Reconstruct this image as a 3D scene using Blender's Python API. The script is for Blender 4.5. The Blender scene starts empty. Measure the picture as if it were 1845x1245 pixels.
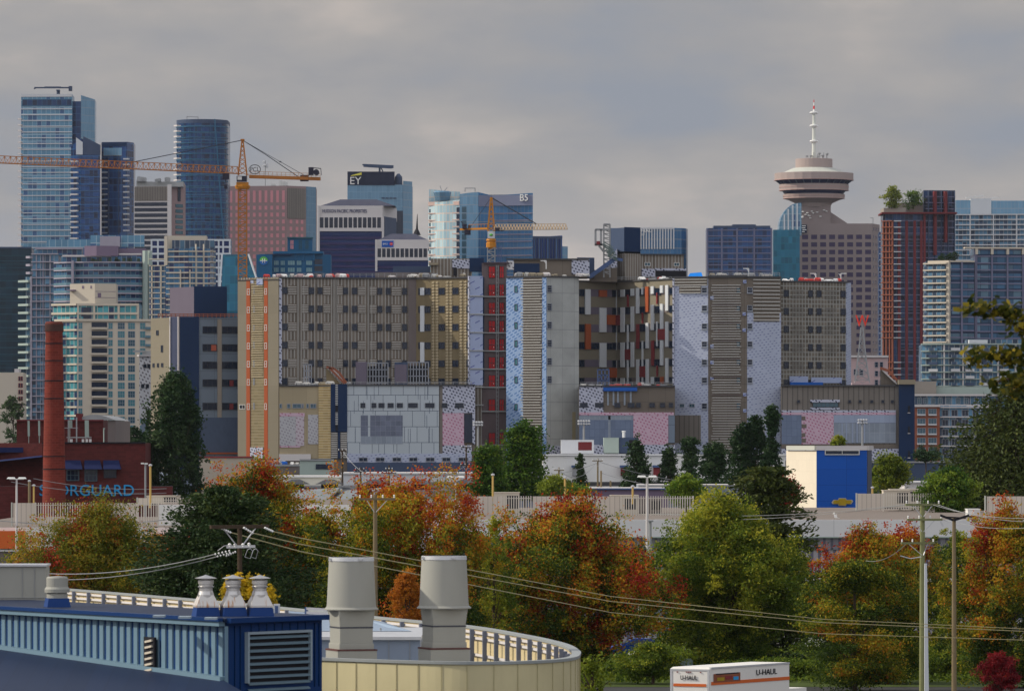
import bpy, math, random
import numpy as np
from mathutils import Vector, Matrix
R = math.radians
F, CX, HY, H = 10000.0, 922.5, 800.0, 16.0      # focal length in px, principal column, horizon row, camera height
sc = bpy.context.scene
col = sc.collection
def X(px, D): return (px - CX) * D / F
def Z(py, D): return H + (HY - py) * D / F
def P(px, py, D): return (X(px, D), D, Z(py, D))
ORG = {}
def org(o):
    return ORG.get(o.name, (0, 0, 0)) if o else (0, 0, 0)

# ------------------------------------------------------------------ materials
class NT:
    def __init__(s, name):
        s.m = bpy.data.materials.new(name); s.m.use_nodes = True
        s.t = s.m.node_tree; s.t.nodes.clear()
        s.out = s.t.nodes.new('ShaderNodeOutputMaterial')
    def n(s, typ, **k):
        n = s.t.nodes.new(typ)
        for a, b in k.items(): setattr(n, a, b)
        return n
    def l(s, a, b): s.t.links.new(a, b)
    def math(s, op, a, b=None):
        n = s.n('ShaderNodeMath', operation=op)
        for i, v in enumerate((a, b)):
            if v is None: continue
            if isinstance(v, (int, float)): n.inputs[i].default_value = v
            else: s.l(v, n.inputs[i])
        return n.outputs[0]
    def mix(s, f, a, b, bt='MIX'):
        n = s.n('ShaderNodeMix', data_type='RGBA', blend_type=bt)
        for i, v in ((0, f), (6, a), (7, b)):
            if isinstance(v, (int, float)): n.inputs[i].default_value = v
            elif isinstance(v, tuple): n.inputs[i].default_value = (*v, 1)
            else: s.l(v, n.inputs[i])
        return n.outputs[2]
    def uv(s):
        u = s.n('ShaderNodeUVMap'); x = s.n('ShaderNodeSeparateXYZ')
        s.l(u.outputs[0], x.inputs[0]); return u.outputs[0], x.outputs[0], x.outputs[1]
    def noise(s, vec, scale, detail=3, rough=.55):
        n = s.n('ShaderNodeTexNoise'); n.inputs['Scale'].default_value = scale
        n.inputs['Detail'].default_value = detail; n.inputs['Roughness'].default_value = rough
        s.l(vec, n.inputs['Vector']); return n.outputs[0]
    def ramp(s, fac, stops):
        n = s.n('ShaderNodeValToRGB'); e = n.color_ramp.elements
        while len(e) < len(stops): e.new(.5)
        for i, (p, c) in enumerate(stops): e[i].position = p; e[i].color = (*c, 1)
        s.l(fac, n.inputs[0]); return n.outputs[0]
    def done(s, colr, rough=.8, metal=0.0, spec=.4, bump=None, bs=.3):
        b = s.n('ShaderNodeBsdfPrincipled')
        if isinstance(colr, tuple): b.inputs['Base Color'].default_value = (*colr, 1)
        else: s.l(colr, b.inputs['Base Color'])
        if isinstance(rough, (int, float)): b.inputs['Roughness'].default_value = rough
        else: s.l(rough, b.inputs['Roughness'])
        b.inputs['Metallic'].default_value = metal
        b.inputs['Specular IOR Level'].default_value = spec
        if bump is not None:
            bn = s.n('ShaderNodeBump'); bn.inputs['Strength'].default_value = bs
            s.l(bump, bn.inputs['Height']); s.l(bn.outputs[0], b.inputs['Normal'])
        s.l(b.outputs[0], s.out.inputs[0]); return s.m
MC = {}
def srgb(r, g, b):
    f = lambda c: (c / 255 / 12.92) if c <= 10 else ((c / 255 + .055) / 1.055) ** 2.4
    return (f(r), f(g), f(b))
def plain(name, c, rough=.8, metal=0., wear=.25, scale=.35, spec=.14):
    """a paint / concrete / metal surface with uneven weathering"""
    t = NT(name); uv, u, v = t.uv()
    mp = t.n('ShaderNodeMapping'); mp.inputs['Scale'].default_value = (1, .35, 1); t.l(uv, mp.inputs[0])
    n1 = t.noise(mp.outputs[0], scale, 5, .6)
    k = t.math('MULTIPLY_ADD', n1, wear * 2); k.node.inputs[2].default_value = 1 - wear
    cc = t.n('ShaderNodeCombineXYZ')
    for i in range(3): t.l(k, cc.inputs[i])
    MC[name] = t.done(t.mix(1.0, c, cc.outputs[0], 'MULTIPLY'), rough, metal, spec)
    return MC[name]
def grid(name, c, cw, ch, lw=.06, lh=.06, lc=(.3, .3, .3), var=.15, rough=.6, metal=0., off=0.,
         band=0., bc=None, c2=None, p2=.0, wear=.15, spec=.22, lrel=None, wsc=.15):
    """panels cw x ch metres with joints, tone changing from panel to panel, an optional spandrel band and a second panel colour"""
    t = NT(name); uv, u, v = t.uv()
    vv = t.math('DIVIDE', v, ch); row = t.math('FLOOR', vv)
    uu = t.math('DIVIDE', u, cw)
    if off: uu = t.math('ADD', uu, t.math('MULTIPLY', row, off))
    cu = t.math('FLOOR', uu); fu = t.math('FRACT', uu); fv = t.math('FRACT', vv)
    cx = t.n('ShaderNodeCombineXYZ'); t.l(cu, cx.inputs[0]); t.l(row, cx.inputs[1])
    wn = t.n('ShaderNodeTexWhiteNoise', noise_dimensions='3D'); t.l(cx.outputs[0], wn.inputs[0])
    val = wn.outputs[0]
    base = c
    if c2 is not None:
        wn2 = t.n('ShaderNodeTexWhiteNoise', noise_dimensions='4D'); t.l(cx.outputs[0], wn2.inputs['Vector']); wn2.inputs['W'].default_value = 3.7
        base = t.mix(t.math('LESS_THAN', wn2.outputs[0], p2), c, c2)
    if band and bc is not None:
        base = t.mix(t.math('LESS_THAN', fv, band), base, bc)
    k = t.math('MULTIPLY_ADD', val, var * 2); k.node.inputs[2].default_value = 1 - var
    n1 = t.noise(uv, wsc, 4)
    k2 = t.math('MULTIPLY_ADD', n1, wear * 2); k2.node.inputs[2].default_value = 1 - wear
    kk = t.math('MULTIPLY', k, k2)
    cc = t.n('ShaderNodeCombineXYZ')
    for i in range(3): t.l(kk, cc.inputs[i])
    base = t.mix(1.0, base, cc.outputs[0], 'MULTIPLY')
    m = t.math('MAXIMUM', t.math('LESS_THAN', fu, lw), t.math('LESS_THAN', fv, lh))
    MC[name] = t.done(t.mix(m, base, lc), rough, metal, spec)
    return MC[name]
def dash(name, c, dc, cw, ch, ln=.55, th=.3, sl=.0, off=.5, wear=.12, rnd=.25):
    """building wrap printed all over with short repeated marks"""
    t = NT(name); uv, u, v = t.uv()
    vs = t.math('ADD', v, t.math('MULTIPLY', u, sl))
    vv = t.math('DIVIDE', vs, ch); row = t.math('FLOOR', vv)
    uu = t.math('ADD', t.math('DIVIDE', u, cw), t.math('MULTIPLY', row, off))
    fu = t.math('FRACT', uu); fv = t.math('FRACT', vv)
    a = t.math('MULTIPLY', t.math('LESS_THAN', fu, ln), t.math('LESS_THAN', fv, th))
    cx = t.n('ShaderNodeCombineXYZ'); t.l(t.math('FLOOR', uu), cx.inputs[0]); t.l(row, cx.inputs[1])
    wn = t.n('ShaderNodeTexWhiteNoise', noise_dimensions='3D'); t.l(cx.outputs[0], wn.inputs[0])
    a = t.math('MULTIPLY', a, t.math('GREATER_THAN', wn.outputs[0], rnd * .5))
    n1 = t.noise(uv, .25, 4)
    k2 = t.math('MULTIPLY_ADD', n1, wear * 2); k2.node.inputs[2].default_value = 1 - wear
    cc = t.n('ShaderNodeCombineXYZ')
    for i in range(3): t.l(k2, cc.inputs[i])
    MC[name] = t.done(t.mix(1.0, t.mix(a, c, dc), cc.outputs[0], 'MULTIPLY'), .6, 0., .15)
    return MC[name]
def leafmat(name, stops, tr=.35, rough=.6):
    t = NT(name)
    at = t.n('ShaderNodeAttribute', attribute_name='tint')
    cr = t.ramp(at.outputs['Fac'], stops)
    d = t.n('ShaderNodeBsdfPrincipled'); d.inputs['Roughness'].default_value = rough; d.inputs['Specular IOR Level'].default_value = .12
    t.l(cr, d.inputs['Base Color'])
    tl = t.n('ShaderNodeBsdfTranslucent'); t.l(cr, tl.inputs[0])
    mx = t.n('ShaderNodeMixShader'); mx.inputs[0].default_value = tr
    t.l(d.outputs[0], mx.inputs[1]); t.l(tl.outputs[0], mx.inputs[2]); t.l(mx.outputs[0], t.out.inputs[0])
    MC[name] = t.m; return t.m

# ------------------------------------------------------------------ mesh builder
class MB:
    def __init__(s): s.v = []; s.f = []; s.m = []
    def quad(s, a, b, c, d, m=0):
        i = len(s.v); s.v += [tuple(a), tuple(b), tuple(c), tuple(d)]; s.f.append((i, i+1, i+2, i+3)); s.m.append(m); return s
    def poly(s, pts, m=0):
        i = len(s.v); s.v += [tuple(p) for p in pts]; s.f.append(tuple(range(i, i+len(pts)))); s.m.append(m); return s
    def hexa(s, p, m=0):
        """p: 4 bottom points then 4 top points, both counter-clockwise seen from above"""
        i = len(s.v); s.v += [tuple(q) for q in p]
        for f in ((3,2,1,0), (4,5,6,7), (0,1,5,4), (1,2,6,5), (2,3,7,6), (3,0,4,7)):
            s.f.append(tuple(i+k for k in f)); s.m.append(m)
        return s
    def box(s, x0, x1, y0, y1, z0, z1, m=0):
        return s.hexa([(x0,y0,z0),(x1,y0,z0),(x1,y1,z0),(x0,y1,z0),(x0,y0,z1),(x1,y0,z1),(x1,y1,z1),(x0,y1,z1)], m)
    def prism(s, pts, z0, z1, m=0, mt=None):
        n = len(pts); i = len(s.v)
        zb = z0 if isinstance(z0, (list, tuple)) else [z0]*n
        zt = z1 if isinstance(z1, (list, tuple)) else [z1]*n
        s.v += [(p[0], p[1], zb[k]) for k, p in enumerate(pts)] + [(p[0], p[1], zt[k]) for k, p in enumerate(pts)]
        for k in range(n):
            j = (k+1) % n; s.f.append((i+k, i+j, i+n+j, i+n+k)); s.m.append(m)
        s.f.append(tuple(i+n+k for k in range(n))); s.m.append(m if mt is None else mt)
        s.f.append(tuple(i+k for k in reversed(range(n)))); s.m.append(m)
        return s
    def bar(s, a, b, w, h=None, m=0):
        a = Vector(a); b = Vector(b); d = (b-a)
        if d.length < 1e-6: return s
        h = h or w; d.normalize()
        up = Vector((0,0,1)) if abs(d.z) < .95 else Vector((0,1,0))
        r = d.cross(up).normalized(); u = r.cross(d).normalized()
        r *= w/2; u *= h/2
        i = len(s.v)
        for q in (a, b):
            for e in (-r-u, r-u, r+u, -r+u): s.v.append(tuple(q+e))
        for f in ((0,3,2,1),(4,5,6,7),(0,1,5,4),(1,2,6,5),(2,3,7,6),(3,0,4,7)):
            s.f.append(tuple(i+k for k in f)); s.m.append(m)
        return s
    def tube(s, pts, r, n=6, m=0, cap=True):
        pts = [Vector(p) for p in pts]; i0 = len(s.v)
        rs = r if isinstance(r, (list, tuple)) else [r]*len(pts)
        for k, p in enumerate(pts):
            d = (pts[min(k+1, len(pts)-1)] - pts[max(k-1, 0)])
            d = d.normalized() if d.length > 1e-9 else Vector((0,0,1))
            up = Vector((0,0,1)) if abs(d.z) < .9 else Vector((1,0,0))
            a = d.cross(up).normalized(); b = a.cross(d).normalized()
            for j in range(n):
                t = 2*math.pi*j/n; s.v.append(tuple(p + (a*math.cos(t) + b*math.sin(t))*rs[k]))
        for k in range(len(pts)-1):
            for j in range(n):
                a = i0+k*n+j; b = i0+k*n+(j+1) % n
                s.f.append((a, b, b+n, a+n)); s.m.append(m)
        if cap:
            s.f.append(tuple(i0+j for j in reversed(range(n)))); s.m.append(m)
            e = i0+(len(pts)-1)*n; s.f.append(tuple(e+j for j in range(n))); s.m.append(m)
        return s
    def lathe(s, cx, cy, prof, n=24, m=0, rot=0., sq=False, cap=True):
        i0 = len(s.v)
        for r, z in prof:
            for j in range(n):
                t = 2*math.pi*j/n + rot; s.v.append((cx + r*math.cos(t), cy + r*math.sin(t), z))
        for k in range(len(prof)-1):
            mm = m[k] if isinstance(m, (list, tuple)) else m
            for j in range(n):
                a = i0+k*n+j; b = i0+k*n+(j+1) % n
                s.f.append((a, b, b+n, a+n)); s.m.append(mm)
        if cap:
            m0 = m[0] if isinstance(m, (list, tuple)) else m; m1 = m[-1] if isinstance(m, (list, tuple)) else m
            s.f.append(tuple(i0+j for j in reversed(range(n)))); s.m.append(m0)
            e = i0+(len(prof)-1)*n; s.f.append(tuple(e+j for j in range(n))); s.m.append(m1)
        return s
    def mesh(s, name, mats, o=(0,0,0), smooth=False):
        me = bpy.data.meshes.new(name)
        me.from_pydata([(v[0]-o[0], v[1]-o[1], v[2]-o[2]) for v in s.v], [], s.f)
        for mt in mats: me.materials.append(MC[mt] if isinstance(mt, str) else mt)
        uvl = me.uv_layers.new(name='UVMap'); V = s.v; k = 0
        data = []
        me.update()
        for p in me.polygons:
            nx, ny, nz = p.normal
            if abs(nz) > .7:
                for vi in p.vertices: data += [V[vi][0], V[vi][1]]
            else:
                q = math.hypot(nx, ny) or 1; tx, ty = -ny/q, nx/q
                if smooth == 'round': tx, ty = 1, 0
                for vi in p.vertices: data += [V[vi][0]*tx + V[vi][1]*ty, V[vi][2]]
        uvl.data.foreach_set('uv', data)
        me.polygons.foreach_set('material_index', s.m)
        if smooth: me.polygons.foreach_set('use_smooth', [True]*len(me.polygons))
        me.update()
        return me
    def build(s, name, mats, parent=None, smooth=False, loc=None, label=None):
        if isinstance(mats, str): mats = [mats]
        po = org(parent)
        if parent is None:
            o0 = loc if loc else (0, 0, 0)
        else: o0 = po
        ob = bpy.data.objects.new(name, s.mesh(name, mats, o0, smooth)); col.objects.link(ob)
        if parent is None: ob.location = o0
        else: ob.parent = parent
        ORG[ob.name] = o0
        if smooth:
            md = ob.modifiers.new('edges', 'EDGE_SPLIT'); md.split_angle = R(35)
        if label: ob['label'] = label
        return ob
def tag(o, label, cat, group=None, kind=None):
    if label: o['label'] = label
    if cat: o['category'] = cat
    if group: o['group'] = group
    if kind: o['kind'] = kind
    return o
def thing(name, label, cat, loc, group=None, rz=0):
    o = bpy.data.objects.new(name, None); col.objects.link(o); o.location = loc; o.rotation_euler = (0, 0, rz)
    o.empty_display_size = 1
    ORG[o.name] = tuple(loc)
    return tag(o, label, cat, group)

# facade line between two plan points given by pixel column and distance; t runs to the right, n out of the wall towards the viewer
class Fc:
    def __init__(s, pa, Da, pb, Db, Dr=None):
        s.A = Vector((X(pa, Da), Da)); s.B = Vector((X(pb, Db), Db)); s.pa, s.pb = pa, pb
        s.t = (s.B - s.A).normalized(); s.n = Vector((s.t.y, -s.t.x)); s.Dr = Dr or (Da+Db)/2
        s.L = (s.B-s.A).length; s.rz = math.atan2(s.t.y, s.t.x)
    def u(s, px):
        k = (px-CX)/F; a = s.A
        return (k*a.y - a.x) / (s.t.x - k*s.t.y)
    def z(s, py): return Z(py, s.Dr)
    def pt(s, u, o=0.): return s.A + s.t*u + s.n*o
    def pp(s, px, py, o=0.):
        q = s.pt(s.u(px), o); return (q.x, q.y, s.z(py))
    def box(s, mb, px0, py0, px1, py1, o0=-.1, o1=.15, m=0):
        u0, u1 = s.u(px0), s.u(px1); return s.ubox(mb, u0, u1, s.z(py1), s.z(py0), o0, o1, m)
    def ubox(s, mb, u0, u1, z0, z1, o0, o1, m=0):
        a, b, c, d = s.pt(u0, o1), s.pt(u1, o1), s.pt(u1, o0), s.pt(u0, o0)
        return mb.hexa([(a.x,a.y,z0),(b.x,b.y,z0),(c.x,c.y,z0),(d.x,d.y,z0),(a.x,a.y,z1),(b.x,b.y,z1),(c.x,c.y,z1),(d.x,d.y,z1)], m)

# repeated parts: shared mesh, one object each, at most 100 of a name per thing
class Bld:
    def __init__(s, name, label, cat, px, D, group=None):
        s.o = (X(px, D), D, 0.); s.root = thing(name, label, cat, s.o, group); s.reps = {}; s.cache = {}
    def part(s, name, mats, mb, parent=None, smooth=False, label=None):
        return mb.build(name, mats, parent or s.root, smooth, label=label)
    def rep(s, name, key, fn, loc, rz, mats, area, parent=None):
        s.reps.setdefault(name, []).append((area, key, fn, loc, rz, mats, parent or s.root))
    def slab(s, name, fc, px0, py0, px1, py1, o0, o1, mat, parent=None):
        """a plain slab on the wall as a repeated part"""
        u0, u1 = fc.u(px0), fc.u(px1); w = abs(u1-u0); h = abs(fc.z(py0)-fc.z(py1))
        q = fc.pt(min(u0, u1)); w = round(w, 2); h = round(h, 2)
        def fn(): return MB().box(0, w, -o1, -o0, 0, h)
        s.rep(name, (name, w, h, o0, o1, mat), fn, (q.x, q.y, min(fc.z(py1), fc.z(py0))), fc.rz, [mat], w*h, parent)
    def win(s, fc, px0, py0, px1, py1, glass='glass_dark', frame='frame_light', nx=1, ny=1, fw=.12, o=.0, name='window', sill=False, parent=None):
        u0, u1 = fc.u(px0), fc.u(px1); w = round(abs(u1-u0), 1) or .3; h = round(abs(fc.z(py0)-fc.z(py1)), 1) or .3
        q = fc.pt(min(u0, u1), o)
        def fn():
            b = MB(); f = fw
            b.box(0, w, -.14, .1, 0, f, 1); b.box(0, w, -.14, .1, h-f, h, 1)
            b.box(0, f, -.137, .1, f, h-f, 1); b.box(w-f, w, -.137, .1, f, h-f, 1)
            b.box(f, w-f, -.05, .08, f, h-f, 0)
            for i in range(1, nx):
                x = w*i/nx; b.box(x-f*.3, x+f*.3, -.11, -.05, f, h-f, 1)
            for i in range(1, ny):
                zz = h*i/ny; b.box(f, w-f, -.112, -.052, zz-f*.3, zz+f*.3, 1)
            if sill: b.box(-.1, w+.1, -.25, .1, -.14, -.001, 1)
            return b
        s.rep(name, ('w', w, h, nx, ny, fw, glass, frame, sill), fn, (q.x, q.y, min(fc.z(py1), fc.z(py0))), fc.rz, [glass, frame], w*h, parent)
    def finish(s):
        for name, L in s.reps.items():
            L = sorted(L, key=lambda a: -a[0])
            for i, (ar, key, fn, loc, rz, mats, par) in enumerate(L[:100]):
                if key not in s.cache: s.cache[key] = fn().mesh(name, mats)
                ob = bpy.data.objects.new(name, s.cache[key]); col.objects.link(ob); ob.parent = par
                po = org(par); ob.location = (loc[0]-po[0], loc[1]-po[1], loc[2]-po[2]); ob.rotation_euler = (0, 0, rz)
            if len(L) > 100:
                mb = MB(); mats_all = []
                for ar, key, fn, loc, rz, mats, par in L[100:]:
                    ix = []
                    for mt in mats:
                        if mt not in mats_all: mats_all.append(mt)
                        ix.append(mats_all.index(mt))
                    b = fn(); c, sn = math.cos(rz), math.sin(rz); i0 = len(mb.v)
                    mb.v += [(v[0]*c - v[1]*sn + loc[0], v[0]*sn + v[1]*c + loc[1], v[2]+loc[2]) for v in b.v]
                    mb.f += [tuple(i0+k for k in f) for f in b.f]; mb.m += [ix[k] for k in b.m]
                ob = mb.build(name, mats_all, s.root); ob['kind'] = 'stuff'
        s.reps = {}

def text(string, name, mat, parent, fc, px0, py0, px1, py1, o=.1, th=.08, mb=None):
    """solid letters fixed to a wall, filling the box px0..px1, py0..py1"""
    cu = bpy.data.curves.new('lettering', 'FONT'); cu.body = string; cu.extrude = .02; cu.resolution_u = 4
    ob = bpy.data.objects.new('lettering_tmp', cu); col.objects.link(ob)
    dg = bpy.context.evaluated_depsgraph_get(); me = bpy.data.meshes.new_from_object(ob.evaluated_get(dg))
    bpy.data.objects.remove(ob); bpy.data.curves.remove(cu)
    v = np.array([tuple(q.co) for q in me.vertices]); lo, hi = v.min(0), v.max(0)
    u0, u1, z0, z1 = fc.u(px0), fc.u(px1), fc.z(py1), fc.z(py0)
    b = mb or MB(); i0 = len(b.v)
    for q in v:
        a = (q[0]-lo[0])/(hi[0]-lo[0]); c = (q[1]-lo[1])/(hi[1]-lo[1]); d = (q[2]-lo[2])/(hi[2]-lo[2])
        pnt = fc.pt(u0 + a*(u1-u0), o + d*th); b.v.append((pnt.x, pnt.y, z0 + c*(z1-z0)))
    for p in me.polygons: b.f.append(tuple(i0+k for k in p.vertices)); b.m.append(0)
    bpy.data.meshes.remove(me)
    return b.build(name, mat, parent)

# ------------------------------------------------------------------ foliage
def leaves(name, Pn, size, tint, mat, parent, rng, up=.5, asp=.62, dirs=None):
    n = len(Pn)
    nr = rng.normal(size=(n, 3)); nr /= np.linalg.norm(nr, axis=1)[:, None]; nr[:, 2] += up
    nr /= np.linalg.norm(nr, axis=1)[:, None]
    r = rng.normal(size=(n, 3)) if dirs is None else dirs + rng.normal(size=(n, 3))*.3
    t = np.cross(nr, r) if dirs is None else r - nr*np.sum(nr*r, axis=1)[:, None]
    t /= np.linalg.norm(t, axis=1)[:, None]; b = np.cross(nr, t)
    s = size[:, None]
    V = np.empty((n, 4, 3)); V[:, 0] = Pn - t*s*.5; V[:, 1] = Pn - b*s*asp*.5 + t*s*.08; V[:, 2] = Pn + t*s*.5; V[:, 3] = Pn + b*s*asp*.5 + t*s*.08
    o = np.array(org(parent)); V = (V - o).reshape(-1, 3)
    me = bpy.data.meshes.new(name)
    me.vertices.add(n*4); me.vertices.foreach_set('co', V.astype(np.float32).ravel())
    me.loops.add(n*4); me.loops.foreach_set('vertex_index', np.arange(n*4, dtype=np.int32))
    me.polygons.add(n); me.polygons.foreach_set('loop_start', np.arange(0, n*4, 4, dtype=np.int32))
    at = me.attributes.new('tint', 'FLOAT', 'FACE'); at.data.foreach_set('value', np.clip(tint, 0, 1).astype(np.float32))
    me.materials.append(MC[mat]); me.update(calc_edges=True)
    ob = bpy.data.objects.new(name, me); col.objects.link(ob); ob.parent = parent; ORG[ob.name] = tuple(o)
    return ob
PROF = {
    'round': lambda t: np.sin(np.pi*np.clip(t*.93+.05, 0, 1))**.55,
    'egg': lambda t: (np.clip(t, 0, 1)**.35) * (1-np.clip(t, 0, 1))**.5 * 1.35 + .05,
    'wide': lambda t: np.clip(.62 + .55*t - 1.05*t**4, .05, 1),
    'column': lambda t: np.clip((t*4+.25), 0, 1)**.5 * np.clip((1-t)*4.5+.05, 0, 1)**.55,
    'flame': lambda t: np.clip(t*4+.4, 0, 1)**.5 * np.clip(1.03-t, 0, 1)**.42,
    'pillar': lambda t: np.clip(t*3+.6, 0, 1)**.5 * np.clip((1-t)*5+.1, 0, 1)**.5 * (1-.28*t),
    'cone': lambda t: np.clip(1-t, 0, 1)**.8*.95 + .06,
    'spread': lambda t: np.clip(.75 + .5*t - .6*t**6, .05, 1),
}
def tree(name, label, px, py_top, py_bot, wpx, D, prof, mat, n=9000, leaf=.22, seed=1, nc=60, cr=.15, tall=1.0, trunk_py=None,
         spire=0., tgrad=0., tnoise=.35, toff=.5, group=None, cat='tree', bark='bark', dy=None, up=.5, z0=0., gap=0., lean=0., xg=0.):
    rng = np.random.default_rng(seed)
    if 300 < D < 400: n = int(n*1.45); leaf *= .80
    zt, zb = Z(py_top, D), max(Z(py_bot, D), z0+.3); hc = zt - zb; w = wpx*D/F/2; dep = dy or w
    x0 = X(px, D); th = thing(name, label, cat, (x0, D, z0), group)
    f = PROF[prof]
    t = rng.random(nc)**.9; a = rng.random(nc)*2*np.pi; rr = np.sqrt(rng.random(nc)*.75+.25)*(rng.uniform(.62, 1.16, nc) if D < 400 else rng.uniform(.8, 1.04, nc))
    W = f(t)
    crad = cr*w*2*rng.uniform(.5, 1.35, nc)
    C = np.stack([x0 + lean*w*t + np.cos(a)*np.maximum(W*w*rr - crad*.6, 0), D + np.sin(a)*np.maximum(W*dep*rr - crad*.6, 0), zb + t*hc - crad*tall*.5*(t > .6)], 1)
    C[:, 2] += rng.normal(size=nc)*hc*.035
    k = max(1, nc//12)
    C[:k, 0] = x0 + rng.normal(size=k)*w*.12 + lean*w; C[:k, 1] = D + rng.normal(size=k)*dep*.12; C[:k, 2] = zt - crad[:k]*tall*(.75+rng.random(k))
    # twigs inside every clump
    nt = 16; tw = rng.normal(size=(nc, nt, 3)); tw /= np.linalg.norm(tw, axis=2)[..., None]
    tw *= (rng.random((nc, nt, 1))**.45) * crad[:, None, None] * np.array([1, 1, tall])
    if spire:
        sp = rng.random((nc, nt)) < spire; tw[..., 2] += sp * rng.random((nc, nt))*crad[:, None]*2.2; tw[..., :2] *= (1 - .45*sp)[..., None]
    TW = (C[:, None, :] + tw).reshape(-1, 3); tr = np.repeat(crad, nt)*.30
    ci = np.repeat(np.arange(nc), nt)
    prob = tr**2; prob /= prob.sum(); idx = rng.choice(len(TW), n, p=prob)
    off = rng.normal(size=(n, 3)); off *= tr[idx][:, None]*.75
    Pn = TW[idx] + off
    l0, l1 = np.percentile(Pn[:, 0], [1.2, 98.8]); q0, q1 = np.percentile(Pn[:, 2], [.6, 99.2])
    def fit(A):
        A[:, 0] = (A[:, 0]-(l0+l1)/2)*(2*w/(l1-l0)) + x0; A[:, 2] = zb + (A[:, 2]-q0)*hc/(q1-q0); return A
    Pn = fit(Pn); C = fit(C)
    ct = rng.normal(size=nc)*.5 + .0
    twt = rng.normal(size=len(TW))*.35
    hh = (Pn[:, 2]-zb)/hc; toff -= .06*(mat == 'leaf_maple')
    tint = toff + tgrad*(hh-.5) + xg*(Pn[:, 0]-x0)/w + tnoise*(ct[ci[idx]]*.85 + twt[idx]*.5 + rng.normal(size=n)*.22)
    size = leaf*rng.uniform(.6, 1.3, n)
    leaves('crown', Pn, size, tint, mat, th, rng, up)
    mb = MB(); tr0 = max(.12, w*.055)
    topz = zb + hc*.75
    mb.tube([(x0, D, z0), (x0 + .02*w, D, zb + hc*.1), (x0 - .03*w + lean*w*.4, D, zb + hc*.45), (x0 + lean*w*.7, D, topz)], [tr0, tr0*.8, tr0*.5, tr0*.2], 8)
    for j in rng.choice(nc, min(nc, 16), replace=False):
        c = C[j]; s0 = zb + (c[2]-zb)*.4*rng.uniform(.5, 1)
        mb.tube([(x0, D, s0), ((x0+c[0])/2, (D+c[1])/2, (s0+c[2])/2 - .05*hc*0), tuple(c)], [tr0*.4, tr0*.25, tr0*.08], 5)
    mb.build('trunk', bark, th)
    return th
def conifer(name, label, px, py_top, py_bot, wpx, D, mat, n=9000, leaf=.3, seed=1, droop=.15, levels=22, per=7, irr=.35, lean=0., prof=.8, group=None, mbot=.25, toff=.5, z0=0.):
    rng = np.random.default_rng(seed)
    zt, zb = Z(py_top, D), max(Z(py_bot, D), z0+.2); hc = zt-zb; w = wpx*D/F/2; x0 = X(px, D)
    th = thing(name, label, 'tree', (x0, D, z0), group); mb = MB(); tr0 = max(.15, w*.05)
    mb.tube([(x0, D, z0), (x0+lean*w*.5, D, zb+hc*.5), (x0+lean*w, D, zt-.2)], [tr0, tr0*.6, .03], 8)
    TW = []; DR = []; WT = []; CT = []
    for i in range(levels):
        t = (i+rng.random()*.6)/levels; L0 = w*max((1-t)**prof, .04)*(min(1, mbot+t*4))
        for j in range(per):
            a = rng.random()*2*math.pi; L = L0*(1+irr*rng.uniform(-1.2, .8)); z = zb+hc*t
            bx = x0+lean*w*t; d = np.array([math.cos(a), math.sin(a), 0]); tone = rng.normal()*.5
            ks = max(3, int(L/(.55*max(1, w/4))))
            endz = z + L*(.25-droop*1.6)
            mb.tube([(bx, D, z), (bx+d[0]*L*.9, D+d[1]*L*.9, endz)], [tr0*.22*(1-t*.6), .02], 4)
            for k in range(ks+1):
                q = (k+.6)/(ks+.6); rise = L*(.25*q-droop*q*q*1.6)
                pt = np.array([bx+d[0]*L*q, D+d[1]*L*q, z+rise]); side = np.array([-d[1], d[0], 0])
                for m in range(3):
                    TW.append(pt + side*rng.normal()*L*.16*(1.2-q*.7) + np.array([0, 0, rng.normal()*.05*L])); DR.append(d + np.array([0, 0, .3-droop])); WT.append(max(.3, L*.11)); CT.append(tone)
    TW = np.array(TW); DR = np.array(DR); WT = np.array(WT); CT = np.array(CT)
    p = WT**1.6; p /= p.sum(); idx = rng.choice(len(TW), n, p=p)
    Pn = TW[idx] + rng.normal(size=(n, 3))*WT[idx][:, None]*np.array([.75, .75, .5])
    tint = toff + .22*CT[idx] + rng.normal(size=n)*.15
    l0, l1 = np.percentile(Pn[:, 0], [1, 99]); Pn[:, 0] = (Pn[:, 0]-(l0+l1)/2)*(2*w/(l1-l0)) + x0 + lean*w*.3
    leaves('crown', Pn, leaf*rng.uniform(.6, 1.4, n), tint, mat, th, rng, .4, .42, DR[idx])
    mb.build('trunk', 'bark', th)
    return th
def smap(rng, n): return rng.random(n)
# ------------------------------------------------------------------ palette
plain('frame_light', srgb(150,155,165), .6); plain('frame_dark', (.04,.045,.06), .5); plain('frame_white', (.62,.62,.60), .55)
plain('bark', (.07,.05,.035), .95, scale=3); plain('wood_pole', (.20,.155,.09), .9, scale=2, wear=.35); plain('wood_green', (.20,.21,.10), .9, scale=2, wear=.35)
plain('concrete', (.36,.37,.37), .85, wear=.22, scale=.25); plain('roof_dark', (.07,.07,.075), .9); plain('white_wall', (.72,.72,.70), .7, wear=.10)
plain('steel', (.30,.31,.32), .5, .3); plain('galv', (.55,.56,.58), .45, .5, wear=.15, scale=2); plain('black', (.015,.015,.02), .6); plain('white', (.8,.8,.78), .6, wear=.08)
plain('navy', (.005,.024,.075), .45, wear=.12); plain('navy_grey', (.05,.075,.135), .5, wear=.12); plain('tan', (.28,.24,.17), .75, wear=.07, scale=.08)
plain('tan_grey', (.30,.27,.235), .75, wear=.08, scale=.08); plain('orange', (.36,.085,.03), .6, wear=.12); plain('maroon', (.22,.035,.04), .6); plain('panel_white', (.60,.63,.66), .5, wear=.06)
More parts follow.
